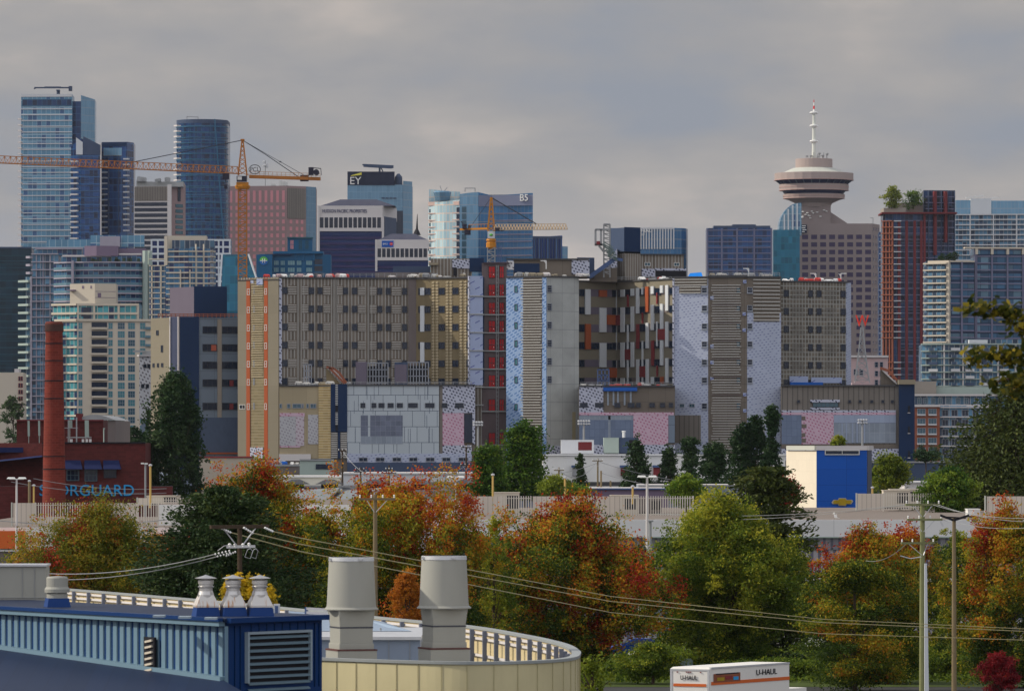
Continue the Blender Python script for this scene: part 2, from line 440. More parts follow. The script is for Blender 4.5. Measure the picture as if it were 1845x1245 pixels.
plain('mauve', (.14,.12,.16), .6, wear=.1); plain('yellow_crane', (.50,.20,.02), .5, wear=.2, scale=1); plain('orange_crane', (.42,.16,.035), .5, wear=.2, scale=1)
plain('red_door', (.44,.018,.02), .5, wear=.12); plain('core_brown', (.15,.115,.12), .85, wear=.25, scale=.4); plain('blue_tarp', (.01,.10,.42), .5)
plain('glass_dark', (.006,.016,.04), .12, wear=.4, scale=.6, spec=.35); plain('glass_mid', (.03,.09,.13), .1, wear=.35, scale=.5, spec=.45); plain('glass_teal', (.06,.22,.26), .12, wear=.35, scale=.5, spec=.45)
plain('cream', (.54,.485,.40), .8, wear=.07, scale=.1); plain('pinkstone', (.30,.21,.21), .8, wear=.1, scale=.1); plain('redbrick_trim', (.15,.03,.034), .85)
plain('stone_hc', (.27,.222,.215), .85, wear=.10, scale=.08); plain('white_stone', (.60,.57,.56), .8, wear=.08, scale=.1)
plain('gravel', (.20,.17,.15), .95, wear=.3, scale=2.5); plain('asphalt', (.05,.05,.052), .9, wear=.3, scale=.5); plain('grass', (.06,.085,.02), .95, wear=.5, scale=.6)
grid('curtain_pale', srgb(84,130,158), 2.4, 3.55, .09, .10, srgb(150,175,190), .16, .25, .25, c2=srgb(48,86,128), p2=.20, wear=.2, wsc=.03, spec=.42)
grid('curtain_navy', srgb(14,58,110), 2.2, 3.5, .10, .12, srgb(44,92,140), .35, .2, .25, c2=srgb(6,30,70), p2=.35, wear=.3, wsc=.04, spec=.42)
grid('curtain_deep', srgb(12,52,98), 2.6, 3.4, .10, .16, srgb(42,88,120), .3, .2, .25, c2=srgb(15,35,70), p2=.3, wear=.35, wsc=.03, spec=.42)
grid('curtain_blue', srgb(42,98,142), 1.9, 4.0, .06, .09, srgb(120,130,140), .10, .15, .3, wear=.3, wsc=.03, spec=.42)
grid('curtain_white', srgb(165,195,205), 1.6, 4.0, .1, .12, srgb(225,205,190), .12, .3, .1, c2=srgb(190,215,220), p2=.4, wear=.12, wsc=.03)
grid('curtain_sky', srgb(110,150,178), 1.6, 4.0, .05, .06, srgb(150,160,170), .07, .2, .3, wear=.15, wsc=.03)
grid('curtain_ey', srgb(100,135,160), 2.0, 3.8, .05, .05, srgb(125,155,175), .06, .2, .3, wear=.15, wsc=.03)
grid('curtain_ribs', srgb(22,54,118), 2.2, 30, .22, .0, srgb(90,125,170), .2, .25, .2, wear=.2, wsc=.04)
grid('condo_glass', srgb(46,94,130), 1.9, 3.0, .10, .0, srgb(120,135,145), .4, .2, .15, c2=srgb(20,42,88), p2=.35, wear=.25, wsc=.05, spec=.42)
grid('condo_pale', srgb(80,118,145), 1.8, 3.0, .12, .0, srgb(150,155,160), .35, .25, .1, c2=srgb(60,78,100), p2=.4, wear=.25, wsc=.05)
grid('condo_teal', srgb(70,140,150), 1.7, 2.9, .12, .0, srgb(170,175,170), .35, .2, .1, c2=srgb(38,62,96), p2=.3, wear=.2, wsc=.05)
grid('dark_office', srgb(6,32,84), 3.0, 3.8, .03, .35, srgb(28,48,96), .18, .2, .2, wear=.4, wsc=.03, c2=srgb(16,38,88), p2=.3)
grid('brown_glass', srgb(52,88,118), 3.0, 3.1, .06, .28, srgb(24,44,74), .35, .2, .15, c2=srgb(90,120,140), p2=.25, wear=.2, wsc=.05)
grid('red_tower', srgb(30,52,86), 1.7, 3.1, .12, .10, srgb(70,80,100), .4, .2, .15, c2=srgb(14,22,48), p2=.5, wear=.2, wsc=.05)
grid('grey_panels', srgb(174,183,190), 2.9, 3.7, .035, .03, srgb(60,72,92), .04, .6, 0, off=.37, wear=.05)
grid('bluegrey_panels', srgb(112,126,142), 6.0, 4.2, .01, .02, srgb(70,80,100), .03, .6, wear=.06)
grid('tan_panels', (.215,.19,.14), 12, 4.3, .006, .018, (.2,.17,.12), .04, .7, wear=.06)
grid('cast_concrete', (.37,.385,.375), 3.4, 4.3, .02, .025, (.22,.23,.23), .08, .85, wear=.32, wsc=.22)
grid('stud_brown', (.155,.13,.105), .82, 9.0, .30, .0, (.33,.32,.30), .25, .85, wear=.25, wsc=.3)
grid('stud_grid', (.145,.125,.10), .85, 1.05, .26, .20, (.30,.30,.28), .3, .85, wear=.4, wsc=.25)
grid('plain_brown', (.16,.135,.11), 4.0, 4.3, .02, .03, (.10,.085,.07), .08, .85, wear=.18)
grid('rib_brown', (.19,.17,.15), 1.2, 20, .22, .0, (.11,.10,.09), .08, .85, wear=.15)
grid('insul_tan', (.22,.18,.10), 1.1, .72, .0, .22, (.32,.27,.18), .12, .85, wear=.25, wsc=.3)
grid('insul_yellow', (.42,.30,.13), 1.1, .60, .0, .25, (.60,.52,.34), .15, .85, wear=.25, wsc=.3)
grid('insul_olive', (.19,.15,.085), 2.4, 4.3, .0, .0, (.2,.2,.2), .10, .85, wear=.35, wsc=.22)
grid('gyp_grey', srgb(135,145,158), 1.2, 2.4, .04, .03, srgb(165,172,182), .12, .8, wear=.2, wsc=.5)
grid('gyp_dark', srgb(105,112,130), 1.2, 1.2, .05, .05, srgb(130,136,150), .15, .8, wear=.25, wsc=.5)
dash('wrap_blue', srgb(170,178,198), srgb(112,118,156), 1.0, .62, .42, .30, -.15, rnd=.3)
dash('wrap_blue2', srgb(145,170,205), srgb(80,118,172), 1.1, .72, .6, .42, -.5)
dash('wrap_sheet', srgb(158,170,200), srgb(92,98,155), 2.4, 2.0, .45, .12, -.5)
dash('wrap_black', srgb(180,184,200), srgb(45,48,74), .78, .72, .5, .45, .35)
dash('wrap_pink', srgb(196,168,184), srgb(166,100,128), .78, .72, .45, .42, .35)
dash('wrap_pinkgrey', srgb(186,176,184), srgb(150,128,140), .8, .8, .5, .4, .35)
dash('speckle', srgb(212,212,215), srgb(110,106,112), 1.0, .9, .45, .45, .4)
grid('brick_red', (.095,.02,.019), .62, .28, .05, .10, (.10,.03,.026), .18, .9, off=.5, wear=.2, wsc=.35)
grid('chimney_brick', (.16,.026,.017), .7, .32, .05, .10, (.20,.05,.035), .14, .9, off=.5, wear=.32, wsc=.4)
grid('corrugated', srgb(150,146,152), .62, 30, .42, .0, srgb(92,92,108), .04, .6, wear=.12)
grid('fascia', (.66,.65,.67), 6.0, 40, .006, .0, (.4,.4,.42), .02, .6, wear=.05)
grid('slat_wall', (.56,.50,.43), .42, 20, .12, .0, (.34,.30,.26), .04, .7, wear=.08)
grid('cream_panel', (.58,.48,.28), .95, 20, .02, .0, (.36,.30,.16), .05, .6, wear=.12, wsc=.6)
grid('blue_panel', (.004,.085,.42), 3.0, 1.6, .012, .02, (.003,.05,.25), .04, .45, wear=.05)
grid('cream_blockwall', (.74,.66,.53), 1.5, 1.2, .02, .02, (.66,.58,.46), .02, .7, wear=.05)
grid('white_long', (.62,.64,.66), 5.5, 30, .008, .0, (.42,.44,.48), .04, .7, wear=.08)
grid('shingle', (.085,.09,.10), .9, .5, .06, .12, (.05,.05,.06), .25, .9, off=.5, wear=.35, wsc=.3)
grid('seam_roof', (.32,.36,.42), .8, 50, .05, .0, (.20,.23,.30), .05, .4, .3, wear=.15)
grid('navy_roof', (.006,.016,.05), .42, 30, .05, .0, (.004,.01,.035), .1, .55, wear=.2)
grid('grating', (.15,.15,.16), .5, .5, .2, .2, (.5,.5,.5), .1, .6)
MAPLE = [(0, (.035,.065,.010)), (.22, (.11,.15,.014)), (.38, (.30,.30,.022)), (.52, (.50,.33,.022)), (.66, (.56,.19,.018)), (.82, (.46,.06,.014)), (1, (.26,.02,.014))]
leafmat('leaf_maple', MAPLE, .4)
leafmat('leaf_green', [(0, (.04,.08,.010)), (.5, (.16,.22,.022)), (1, (.46,.42,.035))], .4)
leafmat('leaf_olive', [(0, (.09,.12,.015)), (.4, (.28,.27,.03)), (.7, (.44,.28,.03)), (.85, (.42,.08,.025)), (1, (.36,.03,.02))], .4)
leafmat('leaf_dark', [(0, (.012,.035,.014)), (.5, (.028,.062,.022)), (1, (.06,.10,.035))], .25)
leafmat('leaf_mid', [(0, (.022,.065,.012)), (.5, (.075,.15,.018)), (1, (.22,.29,.03))], .35)
leafmat('needle', [(0, (.010,.028,.010)), (.5, (.028,.055,.016)), (1, (.075,.10,.022))], .15)
leafmat('needle_olive', [(0, (.020,.035,.010)), (.5, (.055,.075,.016)), (1, (.12,.13,.025))], .2)
leafmat('leaf_yellow', [(0, (.20,.18,.02)), (.5, (.55,.38,.02)), (1, (.75,.50,.03))], .4)
leafmat('leaf_lime', [(0, (.08,.12,.015)), (.5, (.20,.25,.025)), (1, (.42,.40,.04))], .4)
leafmat('leaf_red', [(0, (.12,.012,.02)), (.5, (.30,.02,.025)), (1, (.42,.10,.03))], .4)
leafmat('leaf_orange', [(0, (.25,.08,.012)), (.5, (.50,.17,.02)), (1, (.60,.28,.03))], .4)

# ------------------------------------------------------------------ camera, sun, sky
cam = bpy.data.cameras.new('camera'); co = bpy.data.objects.new('camera', cam); col.objects.link(co); sc.camera = co
co.location = (0, 0, H); co.rotation_euler = (R(90), 0, 0)
cam.sensor_width = 36; cam.lens = F/1845*36; cam.shift_y = (HY-622.5)/1845; cam.clip_start = 1; cam.clip_end = 60000
cam.dof.use_dof = True; cam.dof.focus_distance = 420; cam.dof.aperture_fstop = 9
sun_el, sun_az = 34, 97      # azimuth measured to the left of the direction back to the viewer
sv = Vector((-math.sin(R(sun_az))*math.cos(R(sun_el)), -math.cos(R(sun_az))*math.cos(R(sun_el)), math.sin(R(sun_el))))
sl = bpy.data.lights.new('sun', 'SUN'); sl.energy = 3.5; sl.angle = R(.6); sl.color = (1, .91, .76)
so = bpy.data.objects.new('sun', sl); col.objects.link(so); so.rotation_euler = sv.to_track_quat('Z', 'Y').to_euler(); so.location = (-200, 100, 300)
w = bpy.data.worlds.new('World'); sc.world = w; w.use_nodes = True; nt = w.node_tree; nt.nodes.clear()
class WT(NT):
    def __init__(s, t): s.t = t
t = WT(nt)
bg = t.n('ShaderNodeBackground'); bg.inputs[1].default_value = .1; wo = t.n('ShaderNodeOutputWorld'); t.l(bg.outputs[0], wo.inputs[0])
sky = t.n('ShaderNodeTexSky', sky_type='NISHITA'); sky.sun_disc = False; sky.sun_elevation = R(sun_el); sky.sun_rotation = math.atan2(sv.x, sv.y)
sky.air_density = 1.2; sky.dust_density = 1.5
tc = t.n('ShaderNodeTexCoord'); sx = t.n('ShaderNodeSeparateXYZ'); t.l(tc.outputs['Generated'], sx.inputs[0])
# clouds on a layer high above: project the direction so that bands stretch out towards the horizon
el = sx.outputs[2]
den = t.math('ADD', t.math('MAXIMUM', el, 0.0), .24)
cv = t.n('ShaderNodeCombineXYZ'); t.l(t.math('DIVIDE', sx.outputs[0], den), cv.inputs[0]); t.l(t.math('DIVIDE', sx.outputs[1], den), cv.inputs[1])
mp = t.n('ShaderNodeMapping'); mp.inputs['Scale'].default_value = (1.15, .9, 1); mp.inputs['Location'].default_value = (3.1, 7.4, 0); t.l(cv.outputs[0], mp.inputs[0])
n1 = t.noise(mp.outputs[0], 5.2, 7, .52); n2 = t.noise(mp.outputs[0], 2.0, 3, .5)
nn = t.math('ADD', t.math('MULTIPLY', n1, .55), t.math('MULTIPLY', n2, .45))
cl = t.ramp(nn, [(.38, (2.9, 3.15, 3.65)), (.46, (3.4, 3.4, 3.55)), (.53, (3.9, 3.75, 3.7)), (.62, (5.2, 4.7, 4.35))])
# thicker low cloud towards the horizon is paler, the sky overhead and behind the viewer is brightened to light the fronts
hz = t.math('SUBTRACT', 1.0, t.math('MULTIPLY', t.math('MAXIMUM', el, 0.0), 22.0)); hz = t.math('MAXIMUM', hz, 0.0)
cl = t.mix(t.math('MULTIPLY', hz, .55), cl, (5.6, 5.2, 5.25))
up = t.math('MULTIPLY_ADD', t.math('MAXIMUM', t.math('SUBTRACT', el, .10), 0.0), 3.5); up.node.inputs[2].default_value = 1.0
up = t.math('MINIMUM', up, 2.5)
bk = t.math('MULTIPLY_ADD', t.math('MAXIMUM', t.math('SUBTRACT', -.0 if False else t.math('MULTIPLY', sx.outputs[1], -1.0), -.2), 0.0), .9); bk.node.inputs[2].default_value = 1.0
gain = t.math('MULTIPLY', up, bk)
gc = t.n('ShaderNodeCombineXYZ')
for i in range(3): t.l(gain, gc.inputs[i])
cl = t.mix(1.0, cl, gc.outputs[0], 'MULTIPLY')
cover = t.math('SUBTRACT', 1.0, t.math('MINIMUM', t.math('MULTIPLY', t.math('MAXIMUM', t.math('SUBTRACT', el, .15), 0.0), 1.4), .55))
skyc = t.mix(cover, sky.outputs[0], cl)
t.l(skyc, bg.inputs[0])
sc.view_settings.view_transform = 'Standard'; sc.view_settings.look = 'None'; sc.view_settings.exposure = 0; sc.view_settings.gamma = 1
sc.cycles.max_bounces = 6; sc.cycles.diffuse_bounces = 2; sc.cycles.glossy_bounces = 2; sc.cycles.transmission_bounces = 3; sc.cycles.volume_bounces = 0; sc.cycles.transparent_max_bounces = 4

# ------------------------------------------------------------------ ground
g = MB(); g.quad((-5000,-200,0), (5000,-200,0), (5000,7000,0), (-5000,7000,0))
hz_ = MB().box(-5200, 5200, -300, 7200, -1, 215); ho = hz_.build('haze', [])
hm = NT('air'); pv = hm.n('ShaderNodeVolumePrincipled'); pv.inputs['Color'].default_value = (.80, .86, 1, 1); pv.inputs['Density'].default_value = .000014; pv.inputs['Anisotropy'].default_value = .2; hm.l(pv.outputs[0], hm.out.inputs['Volume']); ho.data.materials.append(hm.m); ho['kind'] = 'stuff'; ho['label'] = 'thin bluish haze over the whole city'; ho['category'] = 'haze'
tag(g.build('ground', 'asphalt'), 'grey paved city ground', 'ground', kind='structure')
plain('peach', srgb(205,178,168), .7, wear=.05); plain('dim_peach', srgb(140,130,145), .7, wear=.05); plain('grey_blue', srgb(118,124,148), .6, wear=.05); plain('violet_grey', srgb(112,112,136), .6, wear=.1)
plain('glass_violet', srgb(62,52,84), .15, wear=.4, scale=.1); plain('glass_navy', (.008,.016,.07), .2, wear=.1); plain('cream_cap', (.48,.49,.44), .7, wear=.08); plain('pink_trim', (.42,.28,.26), .7)
plain('mast_white', (.66,.68,.62), .6, wear=.05); plain('pale_green', srgb(160,175,168), .7, wear=.1); plain('brick_orange', (.28,.095,.055), .8, wear=.12); plain('pink_pale', srgb(185,160,160), .8, wear=.1)
plain('sign_scarlet', (.85,.05,.025), .5); plain('teal_line', (.02,.10,.14), .5); plain('lilac_wall', srgb(160,155,168), .75, wear=.08); plain('mauve_wall', srgb(118,104,124), .8, wear=.07)
plain('glass_rail', srgb(95,125,140), .2, wear=.3, scale=.3); plain('leaf_planter', (.03,.05,.03), .9); plain('sea_blue', srgb(28,92,132), .5, wear=.15, scale=.2); plain('glass_pale', srgb(125,160,165), .2, wear=.3, scale=.4)
plain('sign_green', (.10,.42,.06), .5); plain('sign_bank2', (.02,.16,.50), .5)
plain('stone_pod', (.37,.30,.28), .85, wear=.08)
grid('dark_green_glass', srgb(12,42,58), 2.6, 3.6, .05, .12, srgb(20,60,72), .3, .2, .15, wear=.35, wsc=.03)
grid('curtain_teal', srgb(26,92,118), 2.0, 3.6, .06, .08, srgb(30,110,128), .3, .2, .25, wear=.35, wsc=.05)
plain('roof_slate', srgb(70,72,88), .8); plain('spandrel_violet', srgb(58,52,92), .5, wear=.4, scale=.1); plain('sign_bank', (.0,.09,.42), .5); plain('sign_red', (.7,.02,.02), .5)
plain('sign_blue', (.02,.03,.12), .6); plain('sign_black', (.012,.018,.045), .5); plain('sign_yellow', (.75,.68,.10), .6); plain('rose_glass', srgb(205,140,146), .35, wear=.15)
plain('teal_slab', srgb(52,100,130), .4)
grid('bay_brown', (.15,.12,.095), 4, 4, .0, .0, (.1,.1,.1), .1, .85, wear=.2); plain('girt_dim', (.26,.25,.23), .7); plain('mauve_brown', (.16,.135,.13), .85, wear=.12); plain('core_dark', (.07,.05,.06), .8)
plain('rust_stain', (.38,.33,.20), .85, wear=.2); grid('insul_olive2', (.36,.30,.195), 3.2, 4.3, .02, .0, (.28,.23,.15), .06, .85, wear=.12); grid('insul_grey', (.14,.13,.12), 1.1, .60, .0, .1, (.3,.3,.28), .15, .85)
grid('gyp_blue', srgb(108,122,146), 1.2, 1.8, .05, .04, srgb(92,104,130), .08, .8, wear=.15, wsc=.5); grid('gyp_pale', srgb(150,162,184), 1.2, 2.4, .03, .03, srgb(130,140,165), .05, .8, wear=.08)
dash('wrap_pinkgrey2', srgb(176,176,180), srgb(138,134,142), .7, .7, .5, .4, .35); plain('gyp_dark2', srgb(78,92,116), .8, wear=.2, scale=1.5); grid('slate_ribs', srgb(66,74,100), .8, 30, .2, 0, srgb(46,52,76), .05, .6)
plain('coral', (.42,.10,.06), .6); plain('red_tarp', (.55,.06,.05), .6); plain('tarp_bright', (.01,.22,.75), .5); plain('cab_dark', (.03,.03,.05), .5); plain('crane_cream', (.55,.42,.28), .6)
plain('steel_blue', srgb(80,100,140), .5); plain('steel_green', srgb(95,112,108), .6)
plain('girt_white', (.50,.49,.46), .6, wear=.15); plain('girt_tan', (.52,.44,.30), .7)
plain('navy_awning', srgb(28,38,78), .7, wear=.2); plain('frame_greenish', srgb(80,100,110), .6); plain('soot', (.07,.035,.03), .95, wear=.5, scale=1.5); plain('sign_sky', (.03,.30,.62), .45, wear=.05)
grid('dark_corr', srgb(118,116,126), .62, 30, .35, 0, srgb(84,84,98), .04, .6, wear=.1); plain('orange_sign', (.60,.13,.03), .6, wear=.06); plain('poster', srgb(110,118,130), .7, wear=.6, scale=1.5); plain('slat_paint', (.60,.56,.49), .6, wear=.08)
plain('emblem_rim', (.45,.42,.30), .4, .3); plain('emblem_gold', (.40,.27,.02), .35, .3, wear=.3, scale=3); plain('cream_light', (.66,.64,.56), .75, wear=.08); plain('tan_light', (.42,.37,.30), .8, wear=.06)
plain('shingle_pale', (.20,.22,.235), .9, wear=.4, scale=1.2); plain('wire_yellow', (.46,.40,.20), .5); plain('wood_yellow', (.48,.33,.11), .7)
leafmat('leaf_near', [(0, (.02,.035,.008)), (.55, (.07,.075,.012)), (.8, (.20,.17,.02)), (1, (.40,.30,.03))], .45)
plain('tyre', (.02,.02,.02), .9); plain('truck_white', (.74,.72,.68), .45, wear=.06); plain('car_blue', (.01,.05,.25), .3); plain('car_grey', (.20,.26,.25), .35); plain('art_brown', (.25,.08,.04), .5, wear=.5, scale=2)
plain('navy_wall', (.005,.032,.125), .42, wear=.14); plain('navy_roof2', (.018,.028,.06), .6, wear=.25, scale=.8); plain('rib_sunlit_tone', srgb(104,130,146), .45, wear=.08); plain('pale_metal', srgb(140,155,165), .45); plain('louvre_paint', srgb(98,118,130), .5)  # plant room: navy wall and pale ribs carry shade and sunlight as colour
plain('curb_blue', srgb(26,60,118), .5, wear=.1); plain('bright_steel', (.52,.51,.50), .32, .75, wear=.2, scale=3); plain('duct_grey', srgb(152,152,145), .5, wear=.10, scale=1.4); plain('duct_blue', srgb(128,140,158), .5, wear=.08); plain('duct_blue2', srgb(140,158,178), .42, .2, wear=.15, scale=.8)
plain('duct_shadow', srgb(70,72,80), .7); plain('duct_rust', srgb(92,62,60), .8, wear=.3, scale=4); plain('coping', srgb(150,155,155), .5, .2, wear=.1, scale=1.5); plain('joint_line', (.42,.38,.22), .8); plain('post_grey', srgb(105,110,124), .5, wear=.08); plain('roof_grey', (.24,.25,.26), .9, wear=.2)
plain('cream_outer', (.56,.50,.30), .6, wear=.22, scale=1.6)
t_ = NT('rusty_steel'); uv_, u_, v_ = t_.uv(); mp_ = t_.n('ShaderNodeMapping'); mp_.inputs['Scale'].default_value = (9, 1.3, 1); t_.l(uv_, mp_.inputs[0]); n_ = t_.noise(mp_.outputs[0], 1.6, 3, .5)
c_ = t_.ramp(n_, [(.0, (.58,.57,.55)), (.56, (.60,.58,.55)), (.64, (.42,.20,.08)), (.78, (.34,.12,.04))]); MC['rusty_steel'] = t_.done(c_, .45, .45)
# ================================================================== far towers
def body(B, name, line, py_top, mat, depth=25, py_bot=None, Dr=None, roof='roof_dark', tops=None, parent=None, smooth=False):
    Dr = Dr or min(d for _, d in line); pts = [(X(p, d), d) for p, d in line]
    a, b = pts[-1], pts[0]
    pts2 = pts + [(a[0]*(1+depth/a[1]*.5), max(a[1], b[1])+depth), (b[0]*(1+depth/b[1]*.5), max(a[1], b[1])+depth)]
    z1 = Z(py_top, Dr); z0 = 0 if py_bot is None else Z(py_bot, Dr)
    if tops: z1 = [Z(p, Dr) for p in tops] + [Z(tops[-1], Dr), Z(tops[0], Dr)]
    mb = MB().prism(pts2, z0, z1, 0, 1)
    return B.part(name, [mat, roof], mb, parent, smooth)
def bands(B, fc, px0, px1, py0, pitch, n, h=.35, out=.5, mat='white_stone', name='floor_slab', ind=.0):
    """one slab edge per storey, n of them downwards from py0"""
    for i in range(n):
        py = py0 + i*pitch; hh = h/fc.Dr*F
        B.slab(name, fc, px0, py, px1, py+hh, -ind-.2, out, mat)
def vfins(B, fc, pxs, py0, py1, w=.4, out=.4, mat='white_stone', name='mullion'):
    for px in pxs:
        hw = w/fc.Dr*F/2; B.slab(name, fc, px-hw, py0, px+hw, py1, -.2, out, mat)
def rng_px(a, b, n): return [a + (b-a)*i/(n-1) for i in range(n)]
def roof_clutter(B, fc, px0, px1, py, n, seed, mat='steel', hmax=2.5, back=4, name='roof_unit'):
    r = random.Random(seed)
    for i in range(n):
        u = fc.u(r.uniform(px0, px1)); q = fc.pt(u, -r.uniform(2, back)); a, b, c = r.uniform(.6, 3), r.uniform(1, 2.5), r.uniform(.4, hmax)
        z = fc.z(py)
        B.part(name, [mat], MB().box(q.x-a/2, q.x+a/2, q.y-b/2, q.y+b/2, z, z+c).box(q.x-a*.3, q.x+a*.3, q.y-b*.3, q.y+b*.3, z+c, z+c+.25))

# -- pale glass tower at the far left
B = Bld('glass_tower', 'tallest pale teal glass tower at the far left with a crane on its roof', 'tower', 84, 2900)
body(B, 'glass_facade', [(38, 2902), (130, 2900)], 170, 'curtain_pale', 28)
body(B, 'glass_wing', [(129.8, 2912), (147, 2912)], 183, 'curtain_navy', 20)
body(B, 'glass_wing', [(146, 2906), (171, 2915)], 178, 'curtain_sky', 20, tops=[172, 178])
f = Fc(38, 2902, 130, 2900)
B.slab('crown_band', f, 38.3, 170.5, 129.6, 175, -.2, .5, 'galv'); B.slab('crown_band', f, 40, 179, 129, 192, -.2, .3, 'curtain_deep')
bands(B, f, 38.2, 129.8, 196, 10.4, 25, .45, .45, 'galv')
fl = Fc(34, 2900, 38.4, 2903)
for i in range(23): B.slab('balcony', fl, 34.6, 214+i*10.4, 38.3, 216.4+i*10.4, -.8, 1.0, 'white_stone')
B.finish()
# roof crane
t = thing('roof_crane', 'small flat crane parked on the roof of the tallest far left tower', 'crane', P(105, 170, 2905))
m = MB(); m.tube([P(105, 171, 2905), P(105, 163, 2905)], .9, 8); m.box(X(102,2905), X(108,2905), 2903, 2907, Z(165,2905), Z(162.5,2905)); m.build('mast', 'navy_grey', t)
m = MB(); m.bar(P(62, 158.6, 2904), P(126, 158.6, 2904), 1.0, .7); m.bar(P(61, 161, 2904), P(66, 158.6, 2904), .5); m.bar(P(80, 157, 2904), P(110, 157, 2904), .3); m.build('boom', 'navy_grey', t)
MB().box(X(124,2904), X(130,2904), 2902.5, 2905.5, Z(164.5,2904), Z(156,2904)).box(X(125,2904), X(129,2904), 2902.2, 2902.49, Z(163,2904), Z(158,2904)).build('counterweight', 'navy_grey', t)

# -- navy slanted crown tower
B = Bld('residential_tower', 'dark navy glass tower with a slanted crown and a white vertical edge', 'tower', 160, 2800)
body(B, 'glass_facade', [(128, 2803), (146, 2800), (181, 2800)], 262, 'curtain_navy', 25, tops=[264, 250, 262])
f = Fc(146, 2800, 181, 2800)
B.part('sloped_crown', ['navy_grey', 'galv'], MB().prism([(X(150,2799.2),2799.2), (X(181,2799.2),2799.2), (X(181,2799.7),2799.7), (X(150,2799.7),2799.7)], [Z(279,2800)]*4, [Z(246,2800), Z(262,2800), Z(262,2800), Z(246,2800)]))
B.part('crown_light', ['panel_white'], MB().prism([(X(137,2799),2799), (X(149,2799),2799), (X(149,2801),2801), (X(137,2801),2801)], [Z(279,2800)]*4, [Z(248,2800), Z(257,2800), Z(257,2800), Z(248,2800)]))
B.slab('corner_strip', f, 180.6, 258, 183, 440, -.3, .8, 'white_stone')
fb = Fc(127, 2800, 141, 2799)
for i in range(15): B.slab('balcony', fb, 128, 290+i*9.9, 141, 292.6+i*9.9, -.5, 1.6, 'white_stone')
bands(B, f, 141, 180, 285, 9.9, 16, .25, .3, 'navy_grey')
B.finish()
B = Bld('residential_tower', 'dark navy glass tower with flat top beside the slanted crown tower', 'tower', 212, 2815)
body(B, 'glass_facade', [(183, 2815), (229, 2812), (241, 2820)], 256, 'curtain_navy', 25)
f = Fc(183, 2815, 229, 2812)
B.slab('crown_band', f, 183.5, 257, 228.8, 264, -.2, .5, 'navy'); B.slab('crown_light', f, 187, 267, 220, 281, -.2, .6, 'curtain_sky')
for i in range(16): B.slab('balcony', f, 184, 290+i*9.9, 194, 292.4+i*9.9, -.4, 1.5, 'galv'); B.slab('balcony', f, 223, 286+i*9.9, 233, 288.4+i*9.9, -.4, 1.2, 'galv')
vfins(B, f, [196, 214], 283, 440, .35, .3, 'navy_grey')
B.finish()

# -- grey striped office
B = Bld('office_block', 'grey concrete office block with dark ribbon windows between two glass towers', 'office building', 285, 2600)
body(B, 'wall', [(242, 2600), (303, 2598)], 336, 'white_stone', 30); body(B, 'side_wall', [(303.1, 2604), (332, 2612)], 329, 'pinkstone', 22)
f = Fc(242, 2600, 303, 2598)
B.slab('ribbed_attic', f, 243, 336.5, 302, 362, -.2, .35, 'rib_brown')
for i in range(11): B.slab('ribbon_window', f, 242.6, 365+i*9.9, 301.5, 371.4+i*9.9, -.2, .25, 'glass_dark')
B.slab('end_pier', f, 302, 333, 309, 470, -.3, .7, 'white_stone')
fs = Fc(303, 2604, 332, 2612)
for i in range(10): B.slab('side_window', fs, 316, 368+i*9.6, 329, 374+i*9.6, -.2, .25, 'glass_mid')
B.slab('side_slot', fs, 320, 335, 325, 363, -.2, .25, 'glass_dark')
B.part('penthouse', ['concrete', 'roof_dark'], MB().box(X(246,2606), X(330,2606), 2604, 2620, Z(336,2600), Z(327,2600)))
roof_clutter(B, f, 246, 300, 327, 7, 3)
B.finish()

# -- dark glass cylinder
B = Bld('glass_tower', 'dark teal rounded glass tower with a slanting white line behind the large crane boom', 'tower', 364, 2750)
cx0, rr_ = X(364.5, 2765), 46.5*2765/F
pts = [(cx0+rr_*math.sin(a)*1.0, 2765-rr_*math.cos(a)*1.0) for a in [R(q) for q in range(-90, 91, 9)]]
mb = MB().prism(pts + [(pts[-1][0], 2785), (pts[0][0], 2785)], 0, Z(222, 2752), 0, 1)
B.part('glass_facade', ['curtain_deep', 'roof_dark'], mb)
mb = MB().prism([(p[0], p[1]+.2) for p in pts] + [(pts[-1][0], 2784), (pts[0][0], 2784)], Z(221.9, 2752), Z(215, 2752), 0, 1); B.part('crown_band', ['navy_grey', 'roof_dark'], mb)
f = Fc(318, 2762, 411, 2762)
fl = Fc(314, 2750, 324, 2745)
for i in range(20): B.slab('balcony', fl, 317, 226+i*9.8, 323, 228.4+i*9.8, -1, 1.3, 'white_stone')
B.part('slanting_line', ['teal_slab'], MB().bar((X(387,2723),2723,Z(221,2752)), (X(403,2727),2727,Z(436,2752)), .6, .4))
for i in range(21):
    z = Z(228+i*9.8, 2752); q = [(p[0]*1.0+(p[0]-cx0)*.006, p[1]-.25) for p in pts]
    b = MB()
    for j in range(len(q)-1): b.bar((*q[j], z), (*q[j+1], z), .3, .35)
    B.part('floor_slab', ['teal_slab'], b)
B.part('roof_rail', ['steel'], MB().bar(P(337,216,2755), P(337,210,2755), .3).bar(P(357,216,2755), P(357,211,2755), .3).bar(P(337,210.5,2755), P(357,211.5,2755), .3))
B.finish()

